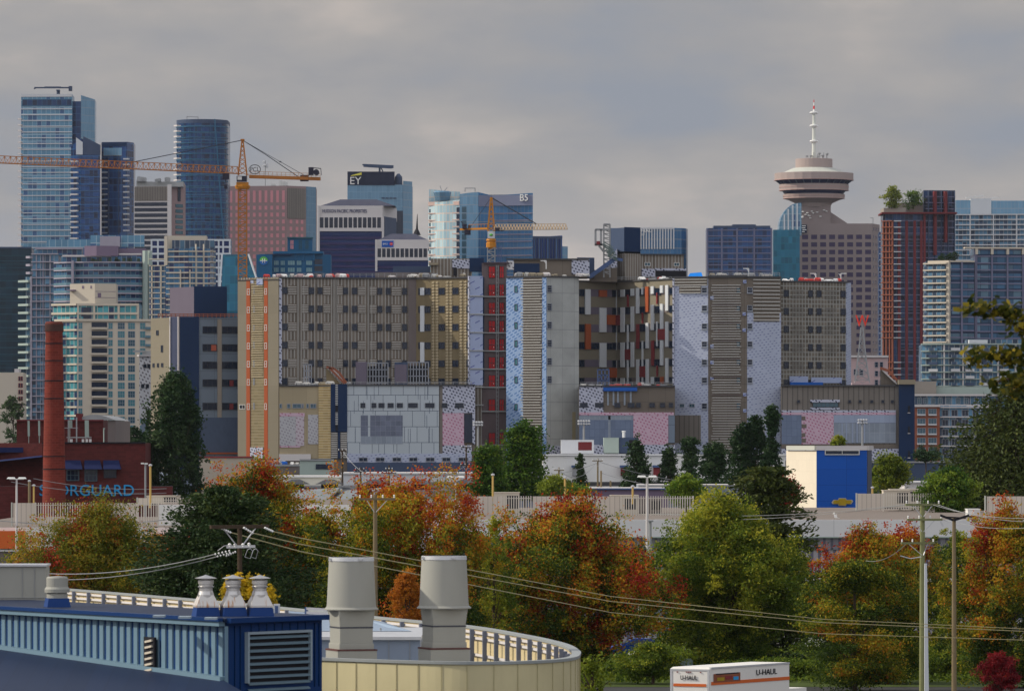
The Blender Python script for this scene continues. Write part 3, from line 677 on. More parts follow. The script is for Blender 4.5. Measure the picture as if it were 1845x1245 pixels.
# -- pink granite tower
B = Bld('granite_tower', 'broad pink granite tower with rows of square pink windows behind the crane mast', 'office building', 480, 2950)
body(B, 'wall', [(411, 2955), (517, 2950), (551, 2958), (569, 2966)], 335, 'pinkstone', 30)
f = Fc(411, 2955, 517, 2950)
for r_ in range(11):
    for c_ in range(10):
        px = 413 + c_*10.5; y0, y1 = (343, 366) if r_ == 0 else (370.5+(r_-1)*12.5, 379+(r_-1)*12.5)
        B.win(f, px, y0, px+6.2, y1, 'rose_glass', 'pinkstone', fw=.2)
f2 = Fc(517, 2950, 551, 2958)
B.slab('blank_attic', f2, 517.5, 340, 550, 394, -.2, .3, 'rib_brown')
for r_ in range(5):
    for px in (521, 532, 541): B.win(f2, px, 396+r_*12.5, px+6, 404+r_*12.5, 'rose_glass', 'pinkstone', fw=.2)
f3 = Fc(551, 2958, 569, 2966); B.slab('side_wall', f3, 551.3, 337, 568.8, 470, -.2, .2, 'curtain_ey')
roof_clutter(B, f, 488, 516, 335, 6, 5, 'frame_white', 3)
B.finish()
t = thing('antenna_mast', 'thin antenna mast with round dishes on the pink granite tower', 'antenna', P(478, 335, 2960))
MB().tube([P(478, 335.5, 2960), P(478, 290, 2960)], .25, 6).build('mast', 'steel', t)
for i, (a, b) in enumerate(((476, 292), (480, 297), (476, 299), (481, 301))): MB().lathe(X(a,2959), 2959, [(.1, Z(b+1.6,2959)), (.75, Z(b+.8,2959)), (.75, Z(b-1.2,2959)), (.1, Z(b-2,2959))], 10).build('dish', 'galv', t)

# -- EY tower
B = Bld('office_tower', 'pale blue glass tower with a black EY sign band at its top', 'office building', 684, 3000)
body(B, 'glass_facade', [(626, 3000), (726, 3002), (743, 3012)], 333, 'curtain_ey', 30)
B.part('side_glass', ['curtain_sky'], MB().prism([(X(726.2,3001.5),3001.5), (X(742.8,3011),3011), (X(742.8,3011.6),3011.6), (X(726.2,3002),3002)], 0, Z(326,3000)))
f = Fc(626, 2999.5, 726, 3001.5)
sb = B.part('sign_band', ['sign_black'], MB().prism([(X(626,2999.6),2999.6), (X(711,3001),3001), (X(711,3025),3025), (X(626,3025),3025)], Z(334,3000), Z(309.5,3000)))
text('EY', 'lettering', 'white', sb, f, 631, 319.5, 651, 332.5, .3, .4)
a, b, c = f.pp(632, 317.8, .3), f.pp(651.5, 311.2, .3), f.pp(651.5, 315.6, .3)
e = MB(); e.prism([(a[0],a[1]-.3), (c[0],c[1]-.3), (c[0],c[1]), (a[0],a[1])], [a[2], c[2], c[2], a[2]], [a[2]+.3, b[2], b[2], a[2]+.3]); e.build('emblem', 'sign_yellow', sb)
for px in (688, 695, 702, 709): B.slab('vent', f, px, 356, px+5, 358.5, -.2, .3, 'navy_grey')
B.slab('dark_setback', f, 713, 380, 726, 430, -.2, .4, 'glass_dark')
B.finish()
t = thing('roof_crane', 'window washing crane folded on the roof above the black EY sign', 'crane', P(680, 309, 3010))
MB().bar(P(655, 298.5, 3010), P(709, 301, 3010), 1.6, 1.6).bar(P(653, 297, 3010), P(660, 299, 3010), .8).bar(P(662,300.5,3008.5), P(706, 303, 3008.5), .8).build('boom', 'navy_grey', t)
MB().bar(P(684, 309.6, 3010), P(684, 302, 3010), 1.0).bar(P(690, 309.6, 3010), P(686, 302, 3010), .6).build('mast', 'navy_grey', t)
MB().lathe(X(718,3008), 3008, [(2.2, Z(333,3000)), (2.0, Z(318,3000)), (.6, Z(312,3000))], 8).build('vent_stack', 'navy_grey', t)

# -- two low white banded offices
def white_office(label, px0, px1, pxs, py, D, ncol, name_txt, blue_sign, base_bot):
    B = Bld('banded_office', label, 'office building', (px0+px1)/2, D)
    k = py
    body(B, 'glass_body', [(px0+1, D+.4), (px1-1, D+.4)], k['win1'], 'dark_office', 26)
    f = Fc(px0, D, px1, D)
    body(B, 'attic_wall', [(px0, D), (px1, D)] + ([(pxs, D+22)] if pxs else []), k['top'], 'white_stone', 28, k['win0'])
    B.slab('sill_band', f, px0, k['win1'], px1, k['sill'], -.3, .9, 'white_stone')
    wd = (px1-px0-4)/ncol
    for i in range(ncol): B.slab('window', f, px0+3+i*wd, k['win0'], px0+3+(i+.80)*wd, k['win1'], -.3, .02, 'glass_dark')
    for i in range(ncol+1): B.slab('column', f, px0+2+(i-.12)*wd+.4, k['win0'], px0+2+(i+.1)*wd+.4, k['win1'], -.3, .8, 'white_stone')
    B.slab('end_pier', f, px0-1, k['top'], px0+3, base_bot, -.4, 1.1, 'white_stone')
    if pxs: B.slab('end_pier', f, px1-1, k['win0'], px1+3, base_bot-50, -.4, 1.1, 'white_stone')
    zr0, zr1 = Z(k['top'], D)+.02, Z(k['roof'], D); xa, xb = X(px0+4, D), X((pxs or px1)-2, D)
    q = (xb-xa)*.26
    B.part('hip_roof', ['roof_slate'], MB().hexa([(xa,D+1.5,zr0),(xb,D+1.5,zr0),(xb,D+24,zr0),(xa,D+24,zr0),(xa+q,D+9,zr1),(xb-q,D+9,zr1),(xb-q,D+17,zr1),(xa+q,D+17,zr1)]))
    if pxs:
        fs = Fc(px1+2, D+1, pxs, D+22); B.slab('side_panel', fs, px1+3.5, k['win0'], pxs-.6, k['sill']+12, -.2, .2, 'navy_grey')
    if name_txt: text(*name_txt[:1], 'lettering', 'sign_blue', B.root, f, *name_txt[1:], .05, .2)
    if blue_sign:
        sg = MB(); f.box(sg, *blue_sign, .05, .3); so_ = B.part('sign', ['sign_bank'], sg)
        x0, y0, x1, y1 = blue_sign
        text('BMO', 'lettering', 'white', so_, f, x0+2, y0+4, x0+10.5, y1-4, .32, .1)
        c = f.pp(x0+17, (y0+y1)/2, .33); r_ = 2.9*D/F
        e = MB(); e.poly([(c[0]+r_*math.cos(a), c[1], c[2]+r_*math.sin(a)) for a in [R(q*20) for q in range(18)]]); e.build('roundel', 'sign_red', so_)
        text('M', 'roundel_mark', 'white', so_, f, x0+15.3, y0+5, x0+18.7, y1-5, .36, .1)
    for i in range(7 if pxs else 2):
        yy = k['sill']+6+i*10.2; B.slab('spandrel', f, px0+4, yy+4, px1-2, yy+8, -.2, .12, 'spandrel_violet')
    B.finish(); return B
white_office('broad white topped office lettered with a property company name above tall dark window slots', 573, 689, 714, dict(top=371, win0=392, win1=411, sill=417, roof=358), 2400, 13, ('HUDSON PACIFIC PROPERTIES', 581, 377.5, 661, 383.5), None, 490)
white_office('smaller white topped office with a blue bank sign in front of the property company office', 677, 772, None, dict(top=432, win0=448, win1=464, sill=469.5, roof=420), 2200, 11, None, (688, 434, 709, 445.5), 489)
t = thing('spire', 'thin dark spire behind the roof of the office with the blue bank sign', 'spire', P(752, 421, 2260))
MB().tube([P(751, 424, 2260), P(751.5, 402, 2260), P(752, 386, 2260)], [.7, .35, .1], 6).build('shaft', 'black', t)
MB().lathe(X(751,2260), 2260, [(1.6, Z(424,2260)), (1.1, Z(418,2260)), (.4, Z(412,2260))], 8).build('base', 'black', t)

# -- B5 building
B = Bld('curved_glass_tower', 'wide curved glass office tower carrying the sign B5, white sunlit panels on its left', 'office building', 866, 2600)
body(B, 'sunlit_facade', [(772, 2612), (800, 2606), (828, 2603)], 362, 'curtain_white', 26, tops=[364, 363, 360])
body(B, 'curved_facade', [(828.1, 2603), (842, 2602.4), (862, 2604)], 346, 'curtain_sky', 26, tops=[350, 348, 346])
body(B, 'blue_facade', [(862.1, 2604), (885, 2607), (915, 2606), (960, 2600)], 346, 'curtain_blue', 26, tops=[346, 351, 350, 348])
body(B, 'back_screen', [(773, 2616), (800, 2616), (829, 2616)], 345, 'curtain_white', 10, tops=[341, 344, 346])
f1 = Fc(772, 2612, 828, 2603, 2604); f2 = Fc(862, 2603.8, 885, 2606.8, 2604); f3 = Fc(885, 2606.8, 960, 2599.8, 2604)
B.slab('top_band', f1, 772.5, 363, 828, 370, -.2, .5, 'peach'); B.slab('top_band', f2, 862.2, 352, 885, 372, -.2, .3, 'grey_blue'); B.slab('top_band', f3, 885.2, 352, 959.8, 371, -.2, .3, 'grey_blue')
for i in range(10):
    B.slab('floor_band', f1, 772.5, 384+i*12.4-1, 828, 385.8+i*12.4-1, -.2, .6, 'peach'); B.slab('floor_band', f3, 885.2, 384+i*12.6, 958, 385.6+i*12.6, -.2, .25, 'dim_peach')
for i in range(9):
    B.slab('dark_window', f1, (811 if i < 2 else 799) if i < 7 else 792, 374+i*12.4, 828, 383+i*12.4, -.2, .25, 'glass_dark'); B.slab('dark_window', f1, 774, 376+i*12.4, 776, 382+i*12.4, -.2, .25, 'glass_dark')
    if i % 3 == 0: B.slab('dark_window', f1, 781, 374+i*12.4, 783, 380+i*12.4, -.2, .25, 'glass_dark')
fm = Fc(828.1, 2602.8, 842, 2602.3, 2604)
for i in range(9): B.slab('dark_window', fm, 832.5, 373+i*12.4, 840, 383+i*12.4, -.2, .25, 'glass_mid')
text('B5', 'lettering', 'white', B.root, f3, 938, 351, 952, 363, .5, .4)
B.part('roof_tank', ['curtain_sky'], MB().lathe(X(797,2610), 2610, [(3.3, Z(362,2610)), (4.2, Z(347,2610)), (3.8, Z(345,2610))], 10)); 
B.part('roof_rail', ['steel'], MB().bar(P(838,346,2612), P(838,339,2612), .35).bar(P(856,346,2612), P(856,339,2612), .35).bar(P(838,339.5,2612), P(856,339.5,2612), .35).bar(P(796,345,2612), P(793,335,2612), .3).bar(P(800,345,2612), P(806,338,2612), .3))
B.finish()
B = Bld('ribbed_office', 'low dark blue ribbed glass office right of the curved B5 tower', 'office building', 985, 2700)
body(B, 'glass_facade', [(957, 2700), (1013, 2704)], 425, 'curtain_ribs', 20, tops=[428, 424]); f = Fc(957, 2699.8, 1013, 2703.8)
vfins(B, f, rng_px(960, 1010, 11), 430, 480, .35, .5, 'navy_grey', 'fin'); B.slab('top_band', f, 957.5, 426, 1013, 430, -.2, .4, 'navy_grey')
body(B, 'side_block', [(1013.1, 2712), (1023, 2714)], 444, 'curtain_sky', 14); B.finish()
B = Bld('glass_office', 'rounded blue glass office with pale vertical fins behind the hospital roof house', 'office building', 1195, 2500)
body(B, 'glass_facade', [(1100, 2502), (1215, 2500), (1228, 2502), (1236, 2506), (1239, 2514)], 411, 'curtain_blue', 20); f = Fc(1100, 2501.8, 1215, 2499.8)
vfins(B, f, rng_px(1150, 1214, 14), 411, 449, .5, .9, 'galv', 'fin'); B.slab('top_band', f, 1140, 410, 1215, 413, -.2, .5, 'galv')
text('NATIONAL', 'lettering', 'white', B.root, f, 1125, 413.5, 1174, 419, 1.0, .3); text('BANK OF', 'lettering', 'white', B.root, f, 1125, 420.5, 1162, 425.5, 1.0, .3); B.finish()
B = Bld('dark_office_tower', 'navy glass office block with pale floor lines left of the lookout tower', 'office building', 1332, 2500)
body(B, 'glass_facade', [(1273, 2502), (1391, 2500)], 411, 'curtain_navy', 26); f = Fc(1273, 2501.8, 1391, 2499.8)
bands(B, f, 1273.3, 1390.8, 414, 10.4, 10, .45, .4, 'violet_grey'); vfins(B, f, (1274.5, 1300.5, 1328, 1359, 1390), 412, 505, .7, .6, 'violet_grey')
B.part('penthouse', ['navy_grey', 'roof_dark'], MB().box(X(1286,2506), X(1388,2506), 2506, 2520, Z(411.5,2500), Z(406,2500)).box(X(1320,2506), X(1362,2506), 2507, 2519, Z(406.01,2500), Z(403.5,2500)))
B.finish()
# -- sail shaped and teal glass behind lookout tower
B = Bld('sail_tower', 'glass tower with a quarter round sail top beside the lookout shaft', 'tower', 1425, 2960)
mb = MB(); prof = [(1404, 425)] + [(1440 - 36*math.cos(R(a)), 412 - 46*math.sin(R(a))) for a in range(0, 91, 10)] + [(1444, 366), (1444, 425)]
fr = [(X(p, 2960), 2960, Z(q, 2960)) for p, q in prof]; bk_ = [(X(p, 2960), 2980, Z(q, 2960)) for p, q in prof]
mb.poly(list(reversed(fr))); mb.poly(bk_)
for i in range(len(fr)): j = (i+1) % len(fr); mb.quad(fr[i], bk_[i], bk_[j], fr[j])
B.part('glass_facade', ['curtain_pale'], mb); f = Fc(1400, 2959.8, 1445, 2959.8)
for px, y0 in ((1412, 387), (1419, 377), (1427, 370), (1435, 367)): B.slab('fin', f, px, y0, px+2.6, 425, -.2, .5, 'panel_white')
body(B, 'lower_block', [(1393, 2950), (1441, 2948)], 414, 'curtain_teal' if 'curtain_teal' in MC else 'glass_teal', 30); B.finish()

# -- lookout tower
B = Bld('lookout_tower', 'concrete tower with a round flying saucer lookout and a tall white antenna', 'tower', 1512, 3000)
D0 = 3000
body(B, 'wall', [(1440, 3002), (1571, 3000), (1585, 3016)], 403, 'stone_hc', 30)
f = Fc(1440, 3002, 1571, 3000)
for r_ in range(12):
    for c_ in range(8): B.win(f, 1445+c_*16.2, 423+r_*13.6, 1456.2+c_*16.2, 431.5+r_*13.6, 'glass_violet', 'stone_hc', fw=.1)
fs = Fc(1571, 3000, 1585, 3016)
for r_ in range(19):
    for c_ in range(3): B.win(fs, 1572.3+c_*4.4, 410+r_*13.6, 1575+c_*4.4, 417+r_*13.6, 'glass_violet', 'stone_hc', fw=.25, name='side_window')
for r_ in range(12, 18):
    for c_ in (6, 7): B.win(f, 1445+c_*16.2, 423+r_*13.6, 1456.2+c_*16.2, 431.5+r_*13.6, 'glass_violet', 'stone_hc', fw=.25, name='lower_window')
cxs = X(1466.5, D0+14); cy = D0+14
zz = lambda py: Z(py, D0+14)
sh = MB(); rw = X(1467+29, D0)-X(1467, D0)
sh.box(cxs-rw, cxs+rw, cy-rw*.9, cy+rw*.9, Z(403,D0)-1, zz(372))
B.part('shaft', ['stone_hc'], sh)
B.part('shaft_buttress', ['stone_hc'], MB().prism([(cxs+rw,cy-5),(cxs+rw+9,cy-5),(cxs+rw+9,cy+5),(cxs+rw,cy+5)], Z(403,D0)-1, [zz(383), Z(401,D0), Z(401,D0), zz(383)]))
S = D0/F
pr = [(29,374), (33,367), (46,361), (55,358.5), (55,358.4), (56,350.6), (53,350.5), (58.5,344), (62.5,343.9), (63,333), (60,332.9), (68,325.6), (71.5,325.5), (71.5,313), (69,312.6), (61,313.6), (38,303.5), (33.5,303), (33.5,287), (30,286.5)]
mt = ['stone_pod', 'glass_navy', 'cream_cap']
mi = [0,0,0,0,0,0,1,0,0,0,1,0,0,0,0,2,2,0,0]
B.part('lookout_pod', mt, MB().lathe(cxs, cy, [(r_*S, zz(p)) for r_, p in pr], 28, mi, rot=R(6)))
for py_, rad in ((325.2, 72.3), (343.6, 63.4), (338, 63.4), (358.0, 56), (354, 56.3)):
    B.part('rim', ['pink_trim'], MB().lathe(cxs, cy, [(rad*S-1, zz(py_+.7)), (rad*S, zz(py_+.7)), (rad*S, zz(py_-.5)), (rad*S-1, zz(py_-.5))], 28, rot=R(6)))
for k in range(28):
    a = R(6)+2*math.pi*k/28
    if math.sin(a) < .2: B.part('window_mullion', ['navy_grey'], MB().bar((cxs+60.5*S*math.cos(a), cy+60.5*S*math.sin(a), zz(332.4)), (cxs+68.5*S*math.cos(a), cy+68.5*S*math.sin(a), zz(326)), .5))
r_ = random.Random(4)
for k in range(16):
    a = r_.uniform(math.pi, 2*math.pi); rd = r_.uniform(5, 28)*S; h = r_.uniform(1, 3.6); x, y = cxs+rd*math.cos(a), cy+rd*math.sin(a)
    b = MB().tube([(x, y, zz(286.5)), (x, y, zz(286.5)+h)], .16, 5)
    if k % 2: b.lathe(x, y-.3, [(.2, zz(286.5)+h*.55), (.8, zz(286.5)+h*.7), (.8, zz(286.5)+h*.9), (.2, zz(286.5)+h)], 8)
    B.part('roof_antenna', ['steel'], b)
ms = MB()
ms.tube([(cxs, cy, zz(286.5)), (cxs, cy, zz(256)), (cxs, cy, zz(228)), (cxs, cy, zz(205))], [1.25, 1.0, .85, .7], 10)
B.part('antenna_mast', ['mast_white'], ms)
for q in (255.5, 227.5, 204): 
    B.part('mast_collar', ['white'], MB().lathe(cxs, cy, [(1.2, zz(q+2.5)), (2.0, zz(q)), (2.0, zz(q-2)), (.8, zz(q-3))], 12).box(cxs, cxs+2.2, cy-.4, cy+.4, zz(q+1), zz(q-1)))
    B.part('mast_dish', ['white'], MB().lathe(cxs-1.6, cy-.8, [(.3, zz(q+2)), (.9, zz(q)), (.3, zz(q-2))], 8).lathe(cxs+1.7, cy-.8, [(.3, zz(q+1.5)), (.8, zz(q)), (.3, zz(q-1.5))], 8))
tp = MB(); seg = [204, 197, 191, 185, 180]
for k in range(4): tp.tube([(cxs, cy, zz(seg[k])), (cxs, cy, zz(seg[k+1]))], [.55-.1*k, .47-.1*k], 8, k % 2)
B.part('mast_tip', ['white', 'sign_red'], tp)
sgf = Fc(1440, 3001.4, 1571, 2999.4); sg = MB(); sgf.box(sg, 1443, 405, 1454, 420, .0, .4); so_ = B.part('sign', ['sign_black'], sg)
for k, (x0, y0, x1, y1) in enumerate(((1445,406.5,1452,408), (1444.5,410,1451,411.5), (1446,413.5,1453,415), (1445,417,1450,418.5))):
    e = MB(); sgf.box(e, x0, y0, x1, y1, .41, .5); e.build('sign_stroke', 'white', so_)
for k in range(14):
    px, py = r_.uniform(1445, 1490), r_.uniform(376, 398); b = MB(); b.lathe(X(px, D0), cy-rw*.9-.5, [(.15, Z(py+1.2,D0)), (.7, Z(py+.5,D0)), (.7, Z(py-.5,D0)), (.15, Z(py-1.2,D0))], 8); B.part('shaft_dish', ['white'], b)
B.part('roof_lamp', ['steel'], MB().bar(P(1573,403,3004), P(1573,393,3004), .3).bar(P(1573,393,3004), P(1568,393,3004), .3))
B.finish()
B = Bld('glass_tower', 'narrow dark blue glass tower squeezed between the lookout block and the red tower', 'tower', 1590, 2700)
body(B, 'glass_facade', [(1584, 2700), (1598, 2700)], 418, 'curtain_navy', 20); f = Fc(1584, 2699.8, 1598, 2699.8)
bands(B, f, 1584, 1598, 424, 11, 22, .3, .5, 'galv'); B.finish()

# -- red tower with planted roof
B = Bld('red_frame_tower', 'slim tower with red vertical strips and slabs and a garden on its roof', 'tower', 1650, 2300)
body(B, 'glass_facade', [(1591, 2302), (1610, 2299), (1668, 2300), (1721, 2304)], 384, 'red_tower', 26)
f = Fc(1610, 2299, 1668, 2300); fl = Fc(1591, 2302, 1610, 2299); fr_ = Fc(1668, 2300, 1721, 2304)
body(B, 'upper_block', [(1664, 2303), (1721, 2305)], 343, 'red_tower', 18, 384)
body(B, 'garden_wall', [(1610, 2306), (1664, 2306)], 366, 'tan_grey', 12, 384)
B.slab('roof_slab', Fc(1588, 2300, 1724, 2300), 1588, 383, 1724, 386, -20, 2.5, 'redbrick_trim')
B.slab('roof_slab', Fc(1588, 2300, 1668, 2300), 1592, 375, 1632, 383, -20, 1.0, 'tan_grey')
for px in (1617.5, 1631, 1645.5, 1657.5): B.slab('red_strip', f, px, 398, px+4.6, 700, -.2, .55, 'redbrick_trim')
for px in (1681, 1700): B.slab('red_strip', fr_, px, 345, px+4.4, 437 if px > 1690 else 460, -.2, 1.6, 'redbrick_trim')
B.slab('red_strip', f, 1663.5, 386, 1667.5, 700, -.2, .6, 'redbrick_trim')
for i in range(28):
    if 20 <= i <= 22: continue
    B.slab('red_slab', fl, 1590, 398+i*11.05, 1610, 399.6+i*11.05, -.4, 1.2, 'brick_orange'); B.slab('floor_slab', f, 1610, 398+i*11.05, 1623, 399.6+i*11.05, -.2, 1.4, 'galv')
for px in (1592, 1597.5, 1603.5, 1608.5): B.slab('red_post', fl, px, 398, px+1.6, 700, -.3, .9, 'brick_orange')
bands(B, f, 1623, 1668, 398, 11.05, 28, .25, .3, 'violet_grey'); bands(B, fr_, 1668, 1721, 354, 11.05, 26, .3, .35, 'violet_grey')
for px in rng_px(1672, 1719, 5): B.slab('mullion', fr_, px, 345, px+.9, 640, -.2, .5, 'navy_grey')
B.finish()
tree('roof_tree', 'round green tree on the roof garden of the red tower', 1606, 336, 378, 34, 2299, 'round', 'leaf_lime', 2600, .75, 11, 22, .2, z0=Z(376, 2299), trunk_py=0)
tree('roof_shrub', 'green ivy mass against the roof garden wall of the red tower', 1645, 344, 376, 32, 2301, 'wide', 'leaf_mid', 2000, .7, 12, 18, .22, z0=Z(378, 2301), cat='shrub')

# -- right hand towers
B = Bld('condo_tower', 'pale blue glass condo tower with banded floors at the far right skyline', 'apartment building', 1790, 2450)
body(B, 'glass_facade', [(1722, 2450), (1860, 2446), (1990, 2450)], 387, 'condo_pale', 25)
f = Fc(1722, 2450, 1860, 2446)
body(B, 'penthouse', [(1722, 2456), (1750, 2456)], 361, 'curtain_sky', 14, 388); body(B, 'penthouse_wall', [(1749, 2454), (1786, 2454)], 358, 'panel_white', 14, 388); body(B, 'penthouse', [(1785.9, 2455), (1990, 2455)], 362, 'curtain_sky', 14, 388)
bands(B, f, 1721, 1860, 386, 9.1, 10, .45, 1.0, 'galv'); vfins(B, f, (1748, 1790, 1832), 387, 460, .5, 1.1, 'galv')
bands(B, Fc(1860, 2446, 1990, 2450), 1860, 1990, 386, 9.1, 10, .45, 1.0, 'galv')
B.part('roof_boom', ['white'], MB().bar(P(1740,357,2455), P(1772,353,2455), .8).bar(P(1752,361,2455), P(1752,355,2455), .5).bar(P(1775,358.5,2455), P(1800,356,2455), .5)); B.finish()
B = Bld('condo_block', 'condo block with brown framed navy glass and white balcony slabs at the right', 'apartment building', 1756, 2000)
body(B, 'balcony_wall', [(1668, 2006), (1711, 2000)], 470, 'condo_pale', 22); body(B, 'glass_facade', [(1711.1, 2000), (1755, 2002)], 470, 'brown_glass', 22); body(B, 'glass_facade', [(1755.1, 2004), (2000, 2010)], 447, 'brown_glass', 22)
fa = Fc(1668, 2006, 1711, 2000); fb = Fc(1711.1, 2000, 1755, 2002); fc_ = Fc(1755.1, 2004, 2000, 2010)
for i in range(13): B.slab('balcony', fa, 1667, 474+i*11.8, 1709, 476.4+i*11.8, -.3, 1.6, 'cream'); B.slab('balcony_rail', fa, 1668, 469.5+(i+1)*11.8-1, 1706, 474+(i+1)*11.8-.2, 1.4, 1.5, 'condo_pale')
B.slab('corner_pier', fa, 1707, 470, 1712, 640, -.2, .8, 'cream')
B.slab('roof_edge', fa, 1674, 470, 1712, 474, -.3, .9, 'cream'); B.slab('roof_edge', fb, 1712, 470, 1755, 472.5, -.3, .8, 'cream')
bands(B, fb, 1712, 1755, 484, 12.3, 12, .45, .4, 'violet_grey'); bands(B, fc_, 1756, 2000, 449, 12.3, 15, .45, .4, 'violet_grey', 'floor_beam')
for px in (1731, 1755.5, 1757.5, 1785.5, 1813.5, 1841.5, 1870, 1900): B.slab('pier', fb if px < 1755 else fc_, px, 449 if px > 1755 else 472, px+2.6, 640, -.2, .8, 'violet_grey')
for px in (1757.5, 1785.5, 1813.5, 1841.5): B.slab('top_frame', fc_, px-1, 446, px+3.5, 459, -.2, 1.2, 'cream')
B.slab('top_frame', fc_, 1737, 446, 1990, 449, -1, 1.3, 'cream')
B.finish()
for i, px in enumerate((1697, 1711, 1720)): tree('roof_shrub', ['small dark roof shrub above the left balconies', 'middle dark roof shrub on the brown framed condo', 'dark roof shrub beside the top frame of the condo'][i], px, 458+i*-2, 472, 14, 2003, 'round', 'leaf_dark', 500, .5, 20+i, 8, .3, z0=Z(471, 2003), cat='shrub')
B = Bld('condo_block', 'low pale green condo block below the brown framed condo at the right', 'apartment building', 1730, 1800)
body(B, 'glass_facade', [(1661, 1803), (1700, 1800), (1990, 1806)], 620, 'condo_pale', 22); body(B, 'upper_block', [(1742, 1808), (1990, 1810)], 612, 'condo_pale', 14, 622)
f = Fc(1661, 1803, 1700, 1800); f2 = Fc(1700, 1799.9, 1990, 1805.9)
bands(B, f, 1661, 1700, 619, 12.6, 7, .4, 1.1, 'pale_green'); bands(B, f2, 1700, 1990, 619, 12.6, 7, .4, 1.0, 'pale_green')
r_ = random.Random(8)
for i in range(6):
    for px in (1676, 1712, 1738, 1770, 1800): B.slab('balcony', f if px < 1699 else f2, px, 627+i*12.6, px+16, 632+i*12.6, 1.0, 1.6, r_.choice(['condo_pale', 'galv', 'navy_grey']))
for px in (1699, 1733, 1764, 1796, 1828): B.slab('pier', f2, px+.5, 620, px+3, 700, -.2, .6, 'white_stone')
B.part('roof_house', ['panel_white', 'roof_dark'], MB().box(X(1745,1806), X(1778,1806), 1803, 1812, Z(619,1800), Z(612,1800)).box(X(1752,1806), X(1756,1806), 1802.8, 1803, Z(618,1800), Z(614,1800)))
B.finish()
B = Bld('brick_apartments', 'orange framed low apartment block with white top floors behind the navy corner tower', 'apartment building', 1700, 1600)
body(B, 'brick_wall', [(1648, 1600), (1693, 1600)], 731, 'brick_orange', 22); body(B, 'grey_wing', [(1693.1, 1602), (1850, 1604)], 731, 'condo_pale', 20); body(B, 'top_floor', [(1648, 1603), (1850, 1605)], 712, 'condo_pale', 16, 732)
body(B, 'roof_terrace', [(1648, 1606), (1687, 1606)], 687, 'tan_grey', 12, 712); body(B, 'roof_house', [(1687.1, 1608), (1850, 1608)], 697, 'pale_green', 10, 712)
f = Fc(1648, 1600, 1693, 1600); f2 = Fc(1693.1, 1602, 1850, 1604); f3 = Fc(1648, 1603, 1850, 1605)
for r_ in range(5):
    for px in (1652.5, 1672.5): B.win(f, px, 736+r_*17.4, px+15, 748+r_*17.4, 'glass_mid', 'frame_light', 3, 1, sill=False); B.slab('balcony', f, px, 746+r_*17.4, px+15, 748.8+r_*17.4, .1, .9, 'galv')
    for px in (1697, 1714, 1733, 1752): B.win(f2, px, 738+r_*17.4, px+12, 750+r_*17.4, 'glass_dark', 'frame_light', 2, 1)
    B.slab('floor_slab', f2, 1693.2, 733+r_*17.4, 1800, 735+r_*17.4, -.2, 1.0, 'white_stone')
B.slab('cornice', f, 1647, 729, 1694, 733, -.4, .8, 'white_stone'); B.slab('cornice', f3, 1647, 710, 1850, 713.4, -.4, 1.2, 'white_stone'); B.slab('cornice', f3, 1694, 729, 1790, 732, -.4, 1.3, 'white_stone')
for px in (1653, 1664, 1677, 1690, 1704, 1722, 1737, 1755, 1770): B.win(f3, px, 716, px+8, 728, 'glass_mid', 'frame_light', 2, 1, name='top_window')
B.finish()
for i, px in enumerate((1660, 1684)): tree('street_tree', ['left small teal green tree in front of the orange apartment block', 'right small teal green tree in front of the orange apartment block'][i], px, 802+i*2, 832, 26, 1560, 'round', 'leaf_dark', 900, .5, 31+i, 14, .25, group='trees by the apartment block')
B = Bld('stone_block', 'pale pinkish masonry block behind the red W sign', 'building', 1568, 1900)
body(B, 'wall', [(1528, 1900), (1600, 1902)], 642, 'pink_pale', 20); f = Fc(1528, 1899.9, 1600, 1901.9)
B.slab('cornice', f, 1528, 640.5, 1600, 644, -.3, .7, 'white_stone')
for px in (1576, 1585): 
    for r_ in range(3): B.win(f, px, 652+r_*16, px+6, 662+r_*16, 'glass_dark', 'frame_light', 1, 2)
for px in (1538, 1548): B.win(f, px, 665, px+7, 676, 'glass_dark', 'frame_light', 1, 2)
B.finish()
# red W on its lattice
t = thing('letter_sign', 'red letter W on top of a steel lattice tower', 'sign', P(1553, 690, 1850))
m = MB(); D_ = 1850
def wx(h): return 12*(1-h)**1.3+2.2
n_ = 9
for i in range(n_):
    h0, h1 = i/n_, (i+1)/n_; y0, y1 = 696-(696-590)*h0, 696-(696-590)*h1; w0, w1 = wx(h0), wx(h1)
    for (sx_, sy_) in ((-1,-1), (1,-1), (1,1), (-1,1)):
        m.bar((X(1553+sx_*w0,D_), D_+sy_*w0*.18, Z(y0,D_)), (X(1553+sx_*w1,D_), D_+sy_*w1*.18, Z(y1,D_)), .30)
    for sy_ in (-1, 1):
        m.bar((X(1553-w0,D_), D_+sy_*w0*.18, Z(y0,D_)), (X(1553+w1,D_), D_+sy_*w1*.18, Z(y1,D_)), .16); m.bar((X(1553+w0,D_), D_+sy_*w0*.18, Z(y0,D_)), (X(1553-w1,D_), D_+sy_*w1*.18, Z(y1,D_)), .16)
        m.bar((X(1553-w0,D_), D_+sy_*w0*.18, Z(y0,D_)), (X(1553+w0,D_), D_+sy_*w0*.18, Z(y0,D_)), .16)
m.build('lattice_tower', 'steel', t)
MB().box(X(1534,D_), X(1573,D_), D_-3, D_+3, Z(697,D_), Z(690,D_)).box(X(1540,D_), X(1568,D_), D_-2.4, D_+2.4, Z(690,D_), Z(687,D_)).build('plinth', 'pink_pale', t)
text('W', 'letter', 'sign_scarlet', t, Fc(1540, D_, 1566, D_), 1541.5, 568, 1565.5, 588, -.5, 1.0)
MB().bar((X(1553,D_), D_, Z(592,D_)), (X(1553,D_), D_+.3, Z(574,D_)), .3).build('bracket', 'steel', t)

